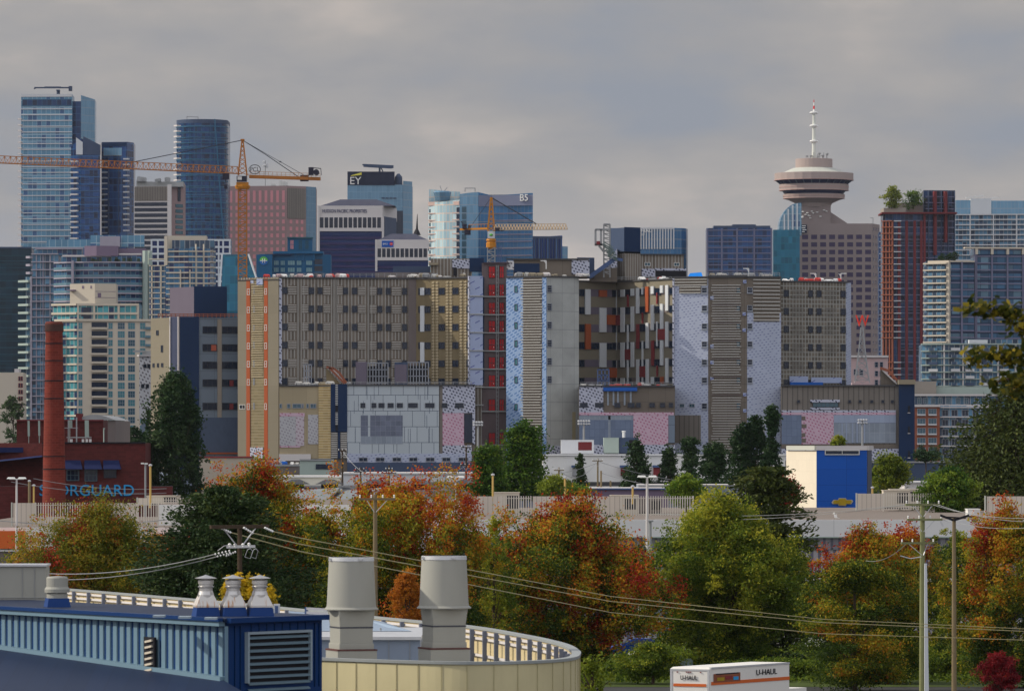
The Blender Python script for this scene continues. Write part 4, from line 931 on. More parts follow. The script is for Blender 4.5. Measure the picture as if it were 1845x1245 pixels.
# -- left side condos
B = Bld('glass_tower', 'dark green glass slab cut by the left edge below the tallest tower', 'tower', 20, 2400)
body(B, 'glass_facade', [(-60, 2400), (57, 2402)], 446, 'dark_green_glass', 25); f = Fc(-60, 2400, 57, 2402)
B.slab('roof_edge', f, -60, 445, 57, 448, -.3, .4, 'navy_grey'); bands(B, f, -60, 57, 470, 12, 20, .15, .12, 'teal_line'); B.finish()
B = Bld('condo_tower', 'stepped lilac glass condo tower with many small balconies behind the red chimney', 'apartment building', 100, 2150)
body(B, 'glass_facade', [(58, 2152), (105, 2150)], 457, 'condo_pale', 24); body(B, 'wing', [(46, 2156), (57.9, 2154)], 499, 'condo_pale', 16); body(B, 'top_floor', [(66, 2156), (148, 2156)], 447, 'condo_glass', 14, 460)
body(B, 'roof_screen', [(84, 2158), (172, 2158)], 432, 'curtain_pale', 4, 448)
f = Fc(58, 2152, 105, 2150); f0 = Fc(44, 2156, 60, 2152)
bands(B, f, 57, 105, 457, 14.2, 24, .4, .9, 'lilac_wall'); B.slab('pier', f, 55.5, 498, 58.5, 780, -.2, .8, 'lilac_wall')
for i in range(20): B.slab('balcony', f0, 39, 505+i*14.2, 57, 509+i*14.2, -.2, 1.8, 'pale_green')
for i in range(3): B.slab('balcony', f0, 53, 462+i*14.2, 60, 466+i*14.2, -.2, 1.8, 'lilac_wall')
B.slab('cornice', Fc(62,2156,150,2156), 64, 446, 150, 449.5, -.3, 1.2, 'lilac_wall'); vfins(B, f, (66, 78, 91), 460, 780, .3, .35, 'lilac_wall'); B.finish()
B = Bld('condo_tower', 'broad glass condo tower with curved pale slabs and a mauve penthouse at left', 'apartment building', 185, 2100)
ln = [(97, 2108), (120, 2101), (150, 2098), (200, 2097), (250, 2099), (266, 2104)]
body(B, 'glass_facade', ln, 472, 'condo_glass', 24)
zs = [472+14.0*i for i in range(19)]
for y in zs:
    b = MB(); z = Z(y, 2100); P_ = [(X(p, d), d) for p, d in ln]
    b.prism([(p[0], p[1]-1.1) for p in P_] + [(P_[-1][0], P_[-1][1]+1), (P_[0][0], P_[0][1]+1)], z-.45, z)
    B.part('floor_slab', ['lilac_wall'], b)
    b = MB()
    for j in range(len(P_)-1): b.bar((P_[j][0], P_[j][1]-1.0, z+.5), (P_[j+1][0], P_[j+1][1]-1.0, z+.5), .05, .9)
    if y > 480: B.part('balcony_rail', ['glass_rail'], b)
body(B, 'penthouse', [(152, 2104), (174, 2101), (213, 2104)], 443, 'mauve_wall', 12, 461); body(B, 'upper_floor', [(113, 2106), (255, 2106)], 461, 'condo_glass', 14, 473)
body(B, 'roof_glass', [(163, 2114), (260, 2114)], 424, 'curtain_pale', 3, 445); body(B, 'roof_house', [(180, 2109), (216, 2109)], 426, 'lilac_wall', 6, 445); body(B, 'back_wall', [(210, 2110), (262, 2110)], 448, 'mauve_wall', 14, 473)
f = Fc(97, 2104, 266, 2099); B.slab('pier', Fc(128, 2097.5, 134, 2097.5), 129, 470, 133, 745, -1, 1.3, 'lilac_wall')
B.slab('cornice', Fc(113,2106,255,2106), 113, 460, 200, 463, -.3, 2, 'white_stone'); B.slab('cornice', Fc(113,2106,255,2106), 214, 457, 255, 459.5, -.3, 1.2, 'white_stone')
for px in (258, 266): B.slab('pier', Fc(250, 2098, 275, 2103), px, 452, px+5, 745, -.4, 1.0, 'pale_green')
r2 = random.Random(3)
for i in range(14):
    px = r2.uniform(140, 250); D_ = 2099; x, z = X(px, D_), Z(472, D_)
    B.part('terrace_planter', ['leaf_planter'], MB().box(x-.6, x+.6, D_-.3, D_+.5, z, z+.6).box(x-.5, x+.5, D_-.2, D_+.4, z+.6, z+r2.uniform(.9, 1.8)))
B.finish()
B = Bld('cream_condo', 'cream apartment tower with teal windows directly right of the red chimney', 'apartment building', 185, 1700)
body(B, 'left_wall', [(100, 1706), (139, 1700)], 577, 'condo_teal', 22); body(B, 'wall', [(139.1, 1700), (300, 1704)], 577, 'cream', 22)
body(B, 'setback_floors', [(94, 1712), (139, 1706), (250, 1706)], 547, 'condo_teal', 16, 577); body(B, 'penthouse', [(126, 1710), (171, 1706), (209, 1709)], 511, 'cream', 14, 548)
f = Fc(139.1, 1700, 300, 1704); fl = Fc(100, 1706, 139, 1700); fs = Fc(139, 1705.9, 250, 1705.9); fs0 = Fc(94, 1712, 139, 1706)
for i in range(13):
    y = 581+i*15.4
    B.slab('balcony', Fc(84,1704,101,1704), 82, y+10, 100, y+14, -1, 1.2, 'cream')
    B.slab('floor_band', fl, 100, y-3.2, 139, y, -.2, .35, 'cream')
    B.win(f, 141, y, 148.5, y+12, 'glass_teal', 'frame_light', 2, 2)
    B.slab('balcony_recess', f, 165, y, 193, y+9, -.2, .1, 'glass_dark'); B.slab('balcony', f, 165, y+9, 193, y+12.4, -.2, 1.3, 'cream')
    B.win(f, 195, y, 203, y+12, 'glass_teal', 'frame_light', 2, 2)
    B.win(f, 212, y, 225, y+12.4, 'glass_teal' if i % 3 else 'glass_mid', 'frame_light', 3, 2); B.win(f, 230.5, y, 243.6, y+12.4, 'glass_mid' if i % 3 else 'glass_teal', 'frame_light', 3, 2)
    B.win(f, 252, y, 262, y+12.4, 'glass_teal', 'frame_light', 2, 2); B.slab('balcony', f, 262, y+8, 274, y+12.4, -.2, .9, 'glass_rail')
for y in (547, 563): B.slab('floor_band', fs, 139, y, 250, y+4, -.3, .5, 'cream'); B.slab('floor_band', fs0, 94, y, 139, y+4, -.3, .5, 'cream')
for px in (139, 168, 212, 247): B.slab('pier', fs, px, 549, px+3.4, 577, -.2, .4, 'cream')
B.slab('terrace_recess', fs, 150, 554, 162, 577, -.2, .3, 'glass_dark'); B.slab('roof_edge', f, 139, 575, 300, 579, -.5, .6, 'cream'); B.slab('roof_edge', fl, 100, 575, 139, 579, -.5, .6, 'cream')
fp = Fc(126, 1710, 171, 1706); fq = Fc(171, 1706, 209, 1709)
for y in (525, 536): B.slab('panel_joint', fq, 171.5, y, 208.6, y+.7, -.2, .05, 'mauve_wall')
B.slab('vent', fp, 148, 515, 151, 520, -.2, .1, 'mauve_wall'); B.slab('vent', fp, 163, 515, 165, 520, -.2, .1, 'mauve_wall'); B.slab('canopy', fp, 126, 522, 137, 524, -.2, 1.6, 'mauve_wall')
B.slab('door', fq, 176, 528, 182, 536, -.2, .1, 'mauve_wall')
B.finish()
B = Bld('condo_tower', 'cream capped teal glass condo tower behind the dark roof house', 'apartment building', 345, 2000)
body(B, 'glass_facade', [(298, 2000), (340, 1998), (378, 2000), (386, 2006)], 448, 'condo_glass', 22); body(B, 'grid_wing', [(269, 2004), (304, 2002)], 478, 'condo_glass', 16)
body(B, 'crown', [(297, 2003), (372, 2003)], 425, 'cream', 14, 449); body(B, 'top_floor', [(310, 2000), (386, 2002)], 433, 'condo_pale', 12, 449)
f = Fc(298, 2000, 340, 1998); f2 = Fc(340, 1998, 378, 2000); f3 = Fc(378, 2000, 386, 2006); fg = Fc(269, 2004, 304, 2002)
B.slab('end_pier', f, 297, 426, 302.5, 478, -.3, .8, 'cream')
for ff, a, b_ in ((f, 300, 340), (f2, 340, 378), (f3, 378, 386)): bands(B, ff, a, b_, 452, 9.6, 14, .45, .6, 'cream')
for px in (325, 341, 352, 366): B.slab('pier', f if px < 340 else f2, px, 440 if px > 341 else 486, px+1.6, 600, -.2, .7, 'cream')
bands(B, fg, 269, 304, 478, 9.8, 13, .35, .5, 'cream'); vfins(B, fg, (274, 290.5, 303), 478, 600, .45, .5, 'cream')
B.slab('roof_edge', fg, 269, 466, 297, 468, -4, .5, 'cream'); B.finish()
B = Bld('gridded_office', 'white gridded office block showing either side of the cream capped condo', 'office building', 340, 2300)
body(B, 'glass_facade', [(272, 2300), (416, 2302)], 431, 'dark_office', 20); f = Fc(272, 2299.9, 416, 2301.9)
bands(B, f, 272, 416, 431, 12.4, 13, .8, .5, 'panel_white', 'floor_band'); vfins(B, f, (273, 284.5, 297, 386, 394, 402, 414), 431, 590, .7, .55, 'panel_white', 'pier'); B.finish()
B = Bld('teal_pyramid', 'teal glass pyramid roofed building behind the crane mast', 'building', 430, 2200)
z0_ = Z(600, 2200)
B.part('base', ['curtain_teal', 'roof_dark'], MB().box(X(398,2200), X(474,2200), 2200, 2230, 0, Z(560, 2200)))
B.part('sloping_glass', ['curtain_teal'], MB().hexa([(X(398,2200),2200,Z(560,2200)+.01), (X(478,2200),2200,Z(560,2200)+.01), (X(478,2200),2230,Z(560,2200)+.01), (X(398,2200),2230,Z(560,2200)+.01), (X(400,2200),2204,Z(458,2200)), (X(447,2200),2204,Z(458,2200)), (X(447,2200),2214,Z(458,2200)), (X(400,2200),2214,Z(458,2200))]))
B.part('ridge_frame', ['panel_white'], MB().bar((X(447,2200),2203.6,Z(457.5,2200)), (X(468,2200),2201,Z(520,2200)), .7, .5).bar((X(399,2200),2203.6,Z(457,2200)), (X(396,2200),2200,Z(520,2200)), .7, .5)); B.finish()
B = Bld('blue_condo', 'low sea blue framed condo behind the hospital roof left of the banded office', 'apartment building', 540, 2250)
body(B, 'wall', [(466, 2252), (493, 2250), (565, 2250), (582, 2254), (596, 2258)], 458, 'sea_blue', 20)
f = Fc(493, 2249.8, 582, 2249.8); B.slab('roof_beam', f, 492, 453, 582, 457.5, -12, 1.2, 'sea_blue'); B.slab('roof_beam', f, 478, 458, 526, 460, -6, 1.5, 'navy')
for r_ in range(4):
    for a, b_ in ((493, 503), (505, 514), (518, 532), (534, 544), (551, 563)): B.win(f, a, 469+r_*12.5, b_, 478.5+r_*12.5, 'glass_pale', 'sea_blue', 3, 1, fw=.2)
    B.slab('balcony_recess', f, 567, 467+r_*12.5, 581, 477+r_*12.5, -.2, .1, 'glass_dark'); B.slab('balcony', f, 566, 477+r_*12.5, 582, 479+r_*12.5, -.2, 1.0, 'sea_blue')
for px in (531, 545, 564): B.slab('frame_post', f, px, 454, px+3, 470, -.2, .6, 'sea_blue')
B.finish()
B = Bld('blue_condo', 'dim teal block showing above the sea blue condo in front of the pink tower', 'building', 540, 2500)
body(B, 'wall', [(518, 2500), (563, 2502)], 429, 'sea_blue', 16); f = Fc(518, 2499.9, 563, 2501.9)
for px in (522, 537, 549): B.win(f, px, 432, px+8, 450, 'rose_glass' if px < 530 else 'glass_mid', 'sea_blue', 2, 2, fw=.3)
B.slab('roof_edge', f, 517, 427.5, 563.5, 430, -.3, .6, 'teal_line'); B.finish()
t = thing('round_sign', 'round green and blue sign with a white double cross on a blue tower top', 'sign', P(475, 468, 2240))
body_ = MB().box(X(462,2240), X(490,2240), 2240, 2250, 0, Z(459, 2240)); body_.build('pylon', 'sea_blue', t)
c_ = P(475, 470, 2239.4); rs = 7.6*.224
for nm, mt_, a0, a1 in (('green_half', 'sign_green', 0, 181), ('blue_half', 'sign_bank2', 180, 361)):
    b = MB(); pts = [(c_[0]+rs*math.cos(R(a)), c_[1], c_[2]+rs*math.sin(R(a))) for a in range(a0, a1, 15)]
    b.poly(pts); b.poly([(p[0], p[1]+.5, p[2]) for p in reversed(pts)])
    for i in range(len(pts)-1): b.quad(pts[i], (pts[i][0], pts[i][1]+.5, pts[i][2]), (pts[i+1][0], pts[i+1][1]+.5, pts[i+1][2]), pts[i+1])
    b.build(nm, mt_, t)
b = MB(); c = c_
for dx in (-.45, .45): b.bar((c[0]+dx, c[1]-.25, c[2]-.9), (c[0]+dx, c[1]-.25, c[2]+.9), .28)
b.bar((c[0]-1.3, c[1]-.5, c[2]), (c[0]+1.3, c[1]-.5, c[2]), .28); b.build('double_cross', 'white', t)
B = Bld('low_building', 'small white and brown low building at the left edge under the condos', 'building', 30, 1650)
body(B, 'wall', [(-40, 1650), (42, 1652)], 671, 'cream', 20); f = Fc(-40, 1649.9, 42, 1651.9)
for r_ in range(6):
    for px in (33, 37.4): B.win(f, px, 678+r_*12, px+3.6, 686+r_*12, 'glass_dark', 'maroon', 1, 1)
B.part('roof_house', ['white_stone'], MB().box(X(26,1655), X(34,1655), 1655, 1662, Z(671,1650), Z(664,1650))); B.finish()
# ================================================================== hospital under construction
ROWS = [518+32.65*i for i in range(6)]
def girts(B, f, px0, px1, py0, py1, pitch=4.5, h=.16, out=.32, mat='girt_white', jit=0, seed=1, name='girts'):
    r = random.Random(seed); mb = MB(); y = py0+1.5
    while y < py1-1:
        a = px0 + r.uniform(0, jit); b = px1 - r.uniform(0, jit); hh = h/f.Dr*F; f.box(mb, a, y, b, y+hh, .12, out); y += pitch
    return B.part(name, [mat], mb)
def edge_wrap(B, f, px, py0, py1, w=2.2, out=.4, mat='wrap_black'): B.slab('wrap_edge', f, px, py0, px+w, py1, -.2, out, mat)
# ---- west tower
B = Bld('hospital_wing', 'tall brown unfinished hospital wing at left with orange corner strips and a red door shaft', 'hospital', 640, 1320)
WL = [(430,1325), (503,1318), (750,1326), (845,1318), (868,1318)]
body(B, 'wall', WL, 500, 'stud_brown', 34, Dr=1320)
f1 = Fc(430,1325,503,1318,1320); f2 = Fc(503,1318,750,1326,1320); f3 = Fc(750,1326,845,1318,1320); f4 = Fc(845,1318,868,1318,1320)
B.slab('tan_panel', f1, 429.5, 505, 445, 826, -.3, .25, 'tan_panels'); B.slab('tan_panel', f1, 484, 501, 503, 826, -.3, .25, 'tan_panels'); B.slab('orange_strip', f1, 445, 503, 451.6, 826, -.3, .28, 'orange'); B.slab('orange_strip', f1, 477, 502, 483.6, 826, -.3, .28, 'orange'); B.slab('insulation', f1, 451.8, 501, 477, 826, -.3, .12, 'insul_tan')
girts(B, f1, 453, 476, 505, 680, 4.3, .14, .3, 'girt_tan', 2, 2)
B.slab('loose_wrap', f1, 453, 503, 458, 510, .1, .35, 'wrap_blue'); B.slab('loose_wrap', f1, 464, 502, 475, 513, .1, .4, 'wrap_sheet')
B.slab('base_wrap', f1, 452, 806, 475, 826, -.2, .3, 'wrap_black')
for y in ROWS[:6]+[725]:
    B.win(f1, 446.5, y+2, 451, y+13, 'glass_dark', 'frame_white', 1, 2, o=.2); B.win(f1, 457, y+1, 459.6, y+12, 'glass_dark', 'frame_light', 1, 1, o=.05); B.win(f1, 478, y+2, 482.4, y+13, 'glass_dark', 'frame_white', 1, 2, o=.2)
B.win(f1, 432.5, 729, 443, 737, 'glass_dark', 'frame_white', 2, 1, o=.2)
B.slab('wrap_strip', f2, 503, 500, 507.5, 692, -.3, .3, 'wrap_black')
for y in ROWS:
    for a, b in ((508.3,518), (556,565.5), (572,581), (618,627), (634,643.6), (679.6,688.5), (695,704), (724.5,733.5)): B.win(f2, a, y, b, y+12, 'glass_dark', 'frame_dark', 1, 1, o=.1)
    for a, b in ((519,534), (544,555), (582.5,595), (607,617), (644.5,658), (666,678), (705.5,722)):   # horizontally sheathed bays beside the windows
        B.slab('sheathing_bay', f2, a, y-3, b, y+14, -.2, .05, 'bay_brown')
        mb = MB(); yy = y-1
        while yy < y+13: f2.box(mb, a, yy, b, yy+1.1, .05, .22); yy += 3.1
        B.part('girts', ['girt_white'], mb)
for px in (537, 546, 600, 606, 662, 668): B.slab('bay_post', f2, px, 503, px+1.6, 692, -.2, .16, 'girt_dim')
B.slab('wall_skin', f3, 750, 500, 845, 694, -.2, .08, 'insul_olive'); B.slab('grey_corner', f2, 736, 500, 749.6, 694, -.2, .1, 'mauve_brown')
for y in ROWS:
    B.win(f3, 754.5, y, 758, y+12.4, o=.1, frame='frame_dark'); B.win(f3, 766, y, 776, y+12.4, nx=2, o=.1, frame='frame_dark'); B.win(f3, 791, y, 801.6, y+12.4, nx=2, o=.1, frame='frame_dark'); B.win(f3, 815.8, y, 826.4, y+12.4, nx=2, o=.1, frame='frame_dark'); B.win(f3, 841.3, y, 844.8, y+12.4, o=.1, frame='frame_dark')
for a, b in ((517.5,531), (550,597), (616,653)): B.slab('white_panel', f3, 758.3, a, 765.4, b, .0, .35, 'panel_white')
for px in (779, 786, 804, 811, 829, 837):      # stacked brackets between the windows
    mb = MB()
    for i in range(34): f3.box(mb, px, 508+i*5.5, px+4.2, 509.4+i*5.5, .08, .26)
    f3.box(mb, px+1.6, 506, px+2.4, 692, .08, .12); B.part('bracket_row', ['girt_tan'], mb)
B.slab('wrap_edge', f3, 844.5, 498, 847, 694, -.2, .4, 'wrap_black')
B.slab('wrap_sheet', f4, 847, 498, 870, 694, -.2, .2, 'wrap_sheet')
for i in range(8): B.slab('slab_edge', f4, 846.5, 533+32.65*i, 871, 535+32.65*i, -.2, .5, 'concrete')
B.slab('parapet', f2, 503, 499.5, 750, 502.2, -.3, .35, 'roof_dark'); B.slab('parapet', f3, 750, 499.5, 845, 502, -.3, .35, 'roof_dark'); B.slab('parapet', f1, 429.3, 503.5, 503, 505, -.3, .4, 'roof_dark')
# roof houses
body(B, 'roof_house', [(776,1330), (850,1330)], 466, 'stud_brown', 12, 501, Dr=1330); fr = Fc(776,1329.9,850,1329.9)
B.slab('wrap_patch', fr, 815, 468, 846, 484, -.1, .2, 'wrap_black'); B.slab('dark_panel', fr, 846, 465, 872, 490, -1, .4, 'navy'); B.slab('doorway', fr, 817, 482, 823, 497, -.1, .25, 'black'); B.slab('canopy', fr, 773, 474, 790, 478, -.1, 2, 'tan')
body(B, 'roof_house', [(676,1338), (776,1338)], 491, 'mauve_brown', 12, 501, Dr=1338); body(B, 'roof_house', [(708,1341), (775,1341)], 480, 'navy_grey', 10, 501, Dr=1341)
B.finish()
# ---- elevator core with red doors
B = Bld('elevator_core', 'open brown elevator shaft with red double doors on every storey', 'elevator shaft', 892, 1322)
body(B, 'wall', [(868,1321), (913,1321)], 474, 'core_brown', 12, Dr=1321); f = Fc(868,1320.9,913,1320.9)
B.slab('dark_reveal', f, 868, 500, 872.5, 690, -.1, .25, 'navy')
for i, y in enumerate([480.5]+[513+32.65*k for k in range(6)]+[719.6, 780]):
    for a, b in ((881,891.7), (900.5,907.5)):
        u0, u1 = f.u(a), f.u(b); w = round(u1-u0, 1); h = 2.6; q = f.pt(u0)
        def fn(w=w, h=h):
            m = MB(); m.box(0, w, -.25, .1, 0, h, 0)
            for k in range(1, 2): m.box(w/2-.06, w/2+.06, -.29, -.25, 0, h, 1)
            m.box(0, w, -.28, -.25, h*.45, h*.50, 1); m.box(-.12, 0, -.3, .1, 0, h, 1); m.box(w, w+.12, -.3, .1, 0, h, 1); m.box(-.12, w+.12, -.3, .1, h, h+.14, 1); return m
        B.rep('elevator_door', ('ed', w), fn, (q.x, q.y, f.z(y+20)), f.rz, ['red_door', 'core_dark'], w*h)
    if i: B.slab('slab_edge', f, 868, y+20.5, 913, y+22.6, -.2, .6, 'concrete')
for k, (px, py) in enumerate([(889, 486)]+[(889, 519+32.65*i) for i in range(6)]+[(906, 519+32.65*i) for i in range(6)]): B.slab('call_light', f, px, py+8, px+1.2, py+9.6, .25, .45, 'white')
mb = MB()
for px in (894, 897.5): f.box(mb, px, 478, px+.8, 850, .5, .7)
for i in range(50): f.box(mb, 894.8, 480+i*7.3, 897.5, 480.8+i*7.3, .5, .62)
B.part('hoist_rail', ['steel'], mb); B.slab('roof_wall', f, 871, 473, 918, 476, -3, .4, 'core_dark')
B.finish()
# ---- centre block
B = Bld('hospital_wing', 'middle hospital block with blue wrap, white girts and a bare concrete shaft wall', 'hospital', 980, 1312)
body(B, 'wall', [(913,1316), (985,1311), (1043,1316)], 499, 'cast_concrete', 30, Dr=1312)
f = Fc(913,1316,985,1311,1312); fc_ = Fc(985,1311,1043,1316,1312)
B.slab('blue_wrap', f, 912.5, 499, 943, 840, -.2, .15, 'wrap_blue2'); B.slab('brown_wall', f, 942.5, 500, 977.6, 840, -.2, .12, 'plain_brown'); B.slab('blue_wrap', f, 977.4, 499, 984.8, 840, -.2, .2, 'wrap_blue2')
girts(B, f, 938, 979, 502, 838, 4.9, .2, .36, 'girt_white', 5, 7)
for y in [514.5+32.65*i for i in range(6)]+[727]:
    B.win(f, 927.5, y, 933, y+12.5, 'glass_teal', 'frame_dark', 1, 1, o=.1); B.win(fc_, 985, y, 993.6, y+12.6, 'glass_dark', 'frame_light', 1, 3, o=.05, sill=False) if y < 690 else None
B.slab('stain', fc_, 1031, 742, 1037, 800, -.1, .02, 'rust_stain')
B.slab('base_wrap', fc_, 985, 803, 1043, 822, -.1, .2, 'wrap_black'); B.slab('parapet', f, 912, 497.5, 985, 500, -.3, .4, 'roof_dark'); B.slab('parapet', fc_, 985, 497.5, 1043, 500, -.3, .3, 'roof_dark')
body(B, 'roof_house', [(925,1322), (1058,1322)], 467, 'plain_brown', 12, 500, Dr=1322); fr = Fc(925,1321.9,1058,1321.9)
B.slab('wrap_patch', fr, 1030, 468, 1062, 494, -.1, .3, 'wrap_black'); B.slab('dark_panel', fr, 926, 475, 972, 491, -.1, .3, 'navy'); B.slab('roof_edge', fr, 912, 466, 1061, 468.5, -.3, .6, 'roof_dark'); B.slab('wrap_patch', fr, 912, 470, 926, 486, -.3, .3, 'speckle')
body(B, 'roof_house', [(1040,1336), (1071,1338)], 464, 'navy_grey', 8, 500, Dr=1336)
B.finish()
# ---- recessed colourful court
B = Bld('hospital_wing', 'recessed finished hospital facade with white, orange and maroon vertical panels', 'hospital', 1128, 1345)
body(B, 'wall', [(1036,1338), (1110,1347), (1220,1322)], 507, 'tan_panels', 24, Dr=1340)
fa = Fc(1036,1338,1110,1347,1340); fb = Fc(1110,1347,1220,1322,1340)
def zx(x): return 980 + x/5.927
def zy(y): return 490 + y/5.927
def ffor(a): return fa if a < 1109.5 else fb
RB = [(521,534), (553,566), (584.5,598), (616.5,629), (648,661), (680.5,692.5)]
for i, (y0, y1) in enumerate(RB):
    B.slab('recess_band', fa, 1036, y0, 1109.8, y1, -.2, .06, 'mauve'); B.slab('recess_band', fb, 1110.2, y0, 1213, y1, -.2, .06, 'mauve_brown')
    for a, b in ((372,427), (725,768), (803,830), (877,940), (1030,1097), (1187,1253), (1345,1380)):
        a, b = zx(a), zx(b); B.win(ffor(a), a, y0, b, y1, 'glass_dark', 'frame_dark', 2 if b-a > 8 else 1, 1, o=.12)
    if i == 3: B.win(fa, zx(495), y0+1, zx(585), y1, 'glass_dark', 'frame_dark', 3, 1, o=.12); B.win(fa, zx(665), y0+1, zx(724), y1, 'glass_dark', 'frame_dark', 2, 1, o=.12)
PV = [('W',430,487,185,455),('W',585,657,380,640),('W',585,657,755,1015),('W',765,800,185,455),('W',765,800,570,830),('W',765,800,940,1200),('W',830,870,185,262),('W',830,870,375,640),('W',830,870,750,1015),('W',830,870,1130,1200),
 ('W',940,970,180,255),('W',940,970,370,635),('W',940,970,750,1015),('W',997,1027,175,445),('W',1100,1127,550,820),('W',1000,1030,935,1200),('W',1155,1185,165,245),('W',1155,1185,360,630),('W',1155,1187,1125,1200),('W',1253,1283,160,240),('W',1253,1283,355,620),
 ('W',1253,1283,740,1005),('W',1310,1340,160,430),('W',1310,1340,545,810),('W',1310,1340,930,1190),('W',1100,1127,935,1200),('W',900,912,565,825),('W',900,912,940,1200),('W',1058,1068,740,1010),('W',1056,1068,170,248),('W',1058,1068,1125,1190),('W',1214,1224,540,800),
 ('O',580,663,190,262),('O',432,490,555,825),('O',665,770,455,560),('O',690,770,1020,1125),('O',1095,1127,165,435),('O',1255,1285,1125,1195),
 ('M',772,825,455,565),('M',1000,1027,560,820),('M',1230,1309,620,735),('M',880,940,825,938),('M',1160,1187,740,1005),('M',1035,1097,1010,1125),('M',900,912,245,370),('M',1214,1224,235,355),('M',1058,1068,440,555),('M',1214,1224,1005,1120)]
for k, x0, x1, y0, y1 in PV:
    a, b = zx(x0), zx(x1); B.slab({'W':'white_panel','O':'orange_panel','M':'maroon_panel'}[k], ffor(a), a, zy(y0), b, zy(y1), .1, .42+.004*(x0 % 7), {'W':'panel_white','O':'orange','M':'maroon'}[k])
B.slab('parapet', fa, 1036, 505.5, 1109.8, 508, -.3, .3, 'roof_dark'); B.slab('parapet', fb, 1110.2, 505, 1213, 507.5, -.3, .3, 'roof_dark')
# big roof house
body(B, 'roof_house', [(1100,1352), (1126,1346), (1156,1350), (1232,1352)], 457, 'stud_brown', 16, 508, Dr=1348); fr1 = Fc(1100,1352,1126,1346,1348); fr2 = Fc(1126,1346,1156,1350,1348); fr3 = Fc(1156,1350,1232,1352,1348)
B.part('roof_box', ['navy_grey', 'navy'], MB().prism([(X(1100,1352),1351.6),(X(1124.5,1345.6),1345.6),(X(1124.5,1360),1360),(X(1100,1360),1360)], Z(454,1348), Z(411,1348)).prism([(X(1124.6,1345.4),1345.4),(X(1154,1349),1349),(X(1154,1362),1362),(X(1124.6,1362),1362)], Z(454,1348), Z(410,1348), 1))
for a, b in ((1161,1172), (1214,1224)): B.win(fr3, a, 472, b, 479, 'glass_mid', 'frame_white', 2, 1)
B.slab('wrap_patch', fr3, 1156, 484, 1180, 499, -.1, .3, 'wrap_black'); B.slab('wrap_patch', fr3, 1180, 483, 1236, 487, -.1, .3, 'wrap_black'); B.slab('dark_opening', fr3, 1181, 487.5, 1236, 500, -.1, .35, 'black'); B.slab('roof_edge', fr3, 1154, 457, 1234, 459, -.3, .5, 'roof_dark')
B.part('lean_to', ['plain_brown', 'roof_dark'], MB().prism([(X(1062,1340),1340),(X(1112,1340),1340),(X(1112,1352),1352),(X(1062,1352),1352)], Z(508,1340), [Z(488,1340), Z(482,1340), Z(482,1340), Z(488,1340)], 0, 1))
B.part('wrap_gable', ['wrap_black'], MB().prism([(X(1088,1346),1346),(X(1112,1346),1346),(X(1112,1350),1350),(X(1088,1350),1350)], Z(487,1346), [Z(482,1346), Z(448,1346), Z(448,1346), Z(482,1346)]))
B.finish()
t = thing('hoist_ramp', 'steel stair tower and long loading ramp on the hospital roof', 'scaffold', P(1095, 500, 1338))
D_ = 1336; m = MB()
m.bar(P(1062, 500, D_), P(1110, 466, D_), 1.0, .8); m.bar(P(1062, 496, D_), P(1108, 463, D_), .25); m.bar(P(1106, 466, D_), P(1122, 469, D_), .9, .7)
for q in range(9): m.bar(P(1064+q*5, 497.5-q*3.55, D_), P(1064+q*5, 493.5-q*3.55, D_), .15)
m.build('ramp', 'steel_blue', t)
m = MB()
for px in (1073, 1083): m.bar(P(px, 414, D_), P(px, 443, D_), .5)
for py in (414, 441): m.bar(P(1072.5, py, D_), P(1100 if py < 420 else 1090, py, D_), .5)
for px in (1088, 1099): m.bar(P(px, 404, D_), P(px, 500, D_+1), .35)
for k in range(12): m.bar(P(1088, 406+k*7.6, D_+.5), P(1099, 411+k*7.6, D_+.5), .2); m.bar(P(1088, 406+k*7.6, D_+.5), P(1099, 406+k*7.6, D_+.5), .2)
m.bar(P(1079, 443, D_), P(1089, 455, D_), .5); m.bar(P(1088, 404, D_), P(1099, 404, D_), .3)
m.build('stair_frame', 'steel', t)
m = MB()
for k in range(5): m.bar(P(1087+k*2, 440+k*5, D_-1), P(1105+k*2, 450+k*5, D_-1), 1.2, .3); m.bar(P(1087+k*2, 436+k*5, D_-1.2), P(1105+k*2, 446+k*5, D_-1.2), .2)
m.build('stair_flight', 'steel_green', t); MB().box(X(1075,D_), X(1081,D_), D_-1, D_+1, Z(441,D_), Z(435,D_)).box(X(1076,D_), X(1080,D_), D_-1.02, D_-1, Z(440,D_), Z(436,D_)).build('hoist_box', 'maroon', t)
# ---- east block
B = Bld('hospital_wing', 'right hospital wing with lavender wrap beside brown walls under white girts', 'hospital', 1370, 1314)
body(B, 'wall', [(1213,1316), (1276,1313), (1346,1312), (1407,1314)], 499, 'plain_brown', 32, Dr=1313)
f1 = Fc(1213,1316,1276,1313,1313); f2 = Fc(1276,1313,1346,1312,1313); f3 = Fc(1346,1312,1407,1314,1313)
B.slab('lavender_wrap', f1, 1213.5, 500, 1276, 835, -.2, .12, 'wrap_blue'); B.slab('brown_strip', f1, 1216, 501, 1275, 515, -.1, .16, 'plain_brown'); B.slab('brown_strip', f1, 1224, 515.2, 1264, 528, -.1, .16, 'plain_brown')
girts(B, f1, 1216, 1274, 501, 515, 5.2, .2, .4); girts(B, f1, 1225, 1263, 515, 528, 5.2, .2, .4)
for y in [517.5+32.4*i for i in range(6)]+[726]:
    B.win(f1, 1264.7, y, 1274.8, y+11, 'glass_dark', 'frame_light', 1, 2, o=.14, sill=True); B.win(f2, 1327, y, 1333.7, y+11.5, 'glass_mid', 'frame_dark', 1, 1, o=.05)
    if y < 700: B.win(f3, 1345.8, y, 1355, y+11, 'glass_dark', 'frame_light', 1, 2, o=.14, sill=True)
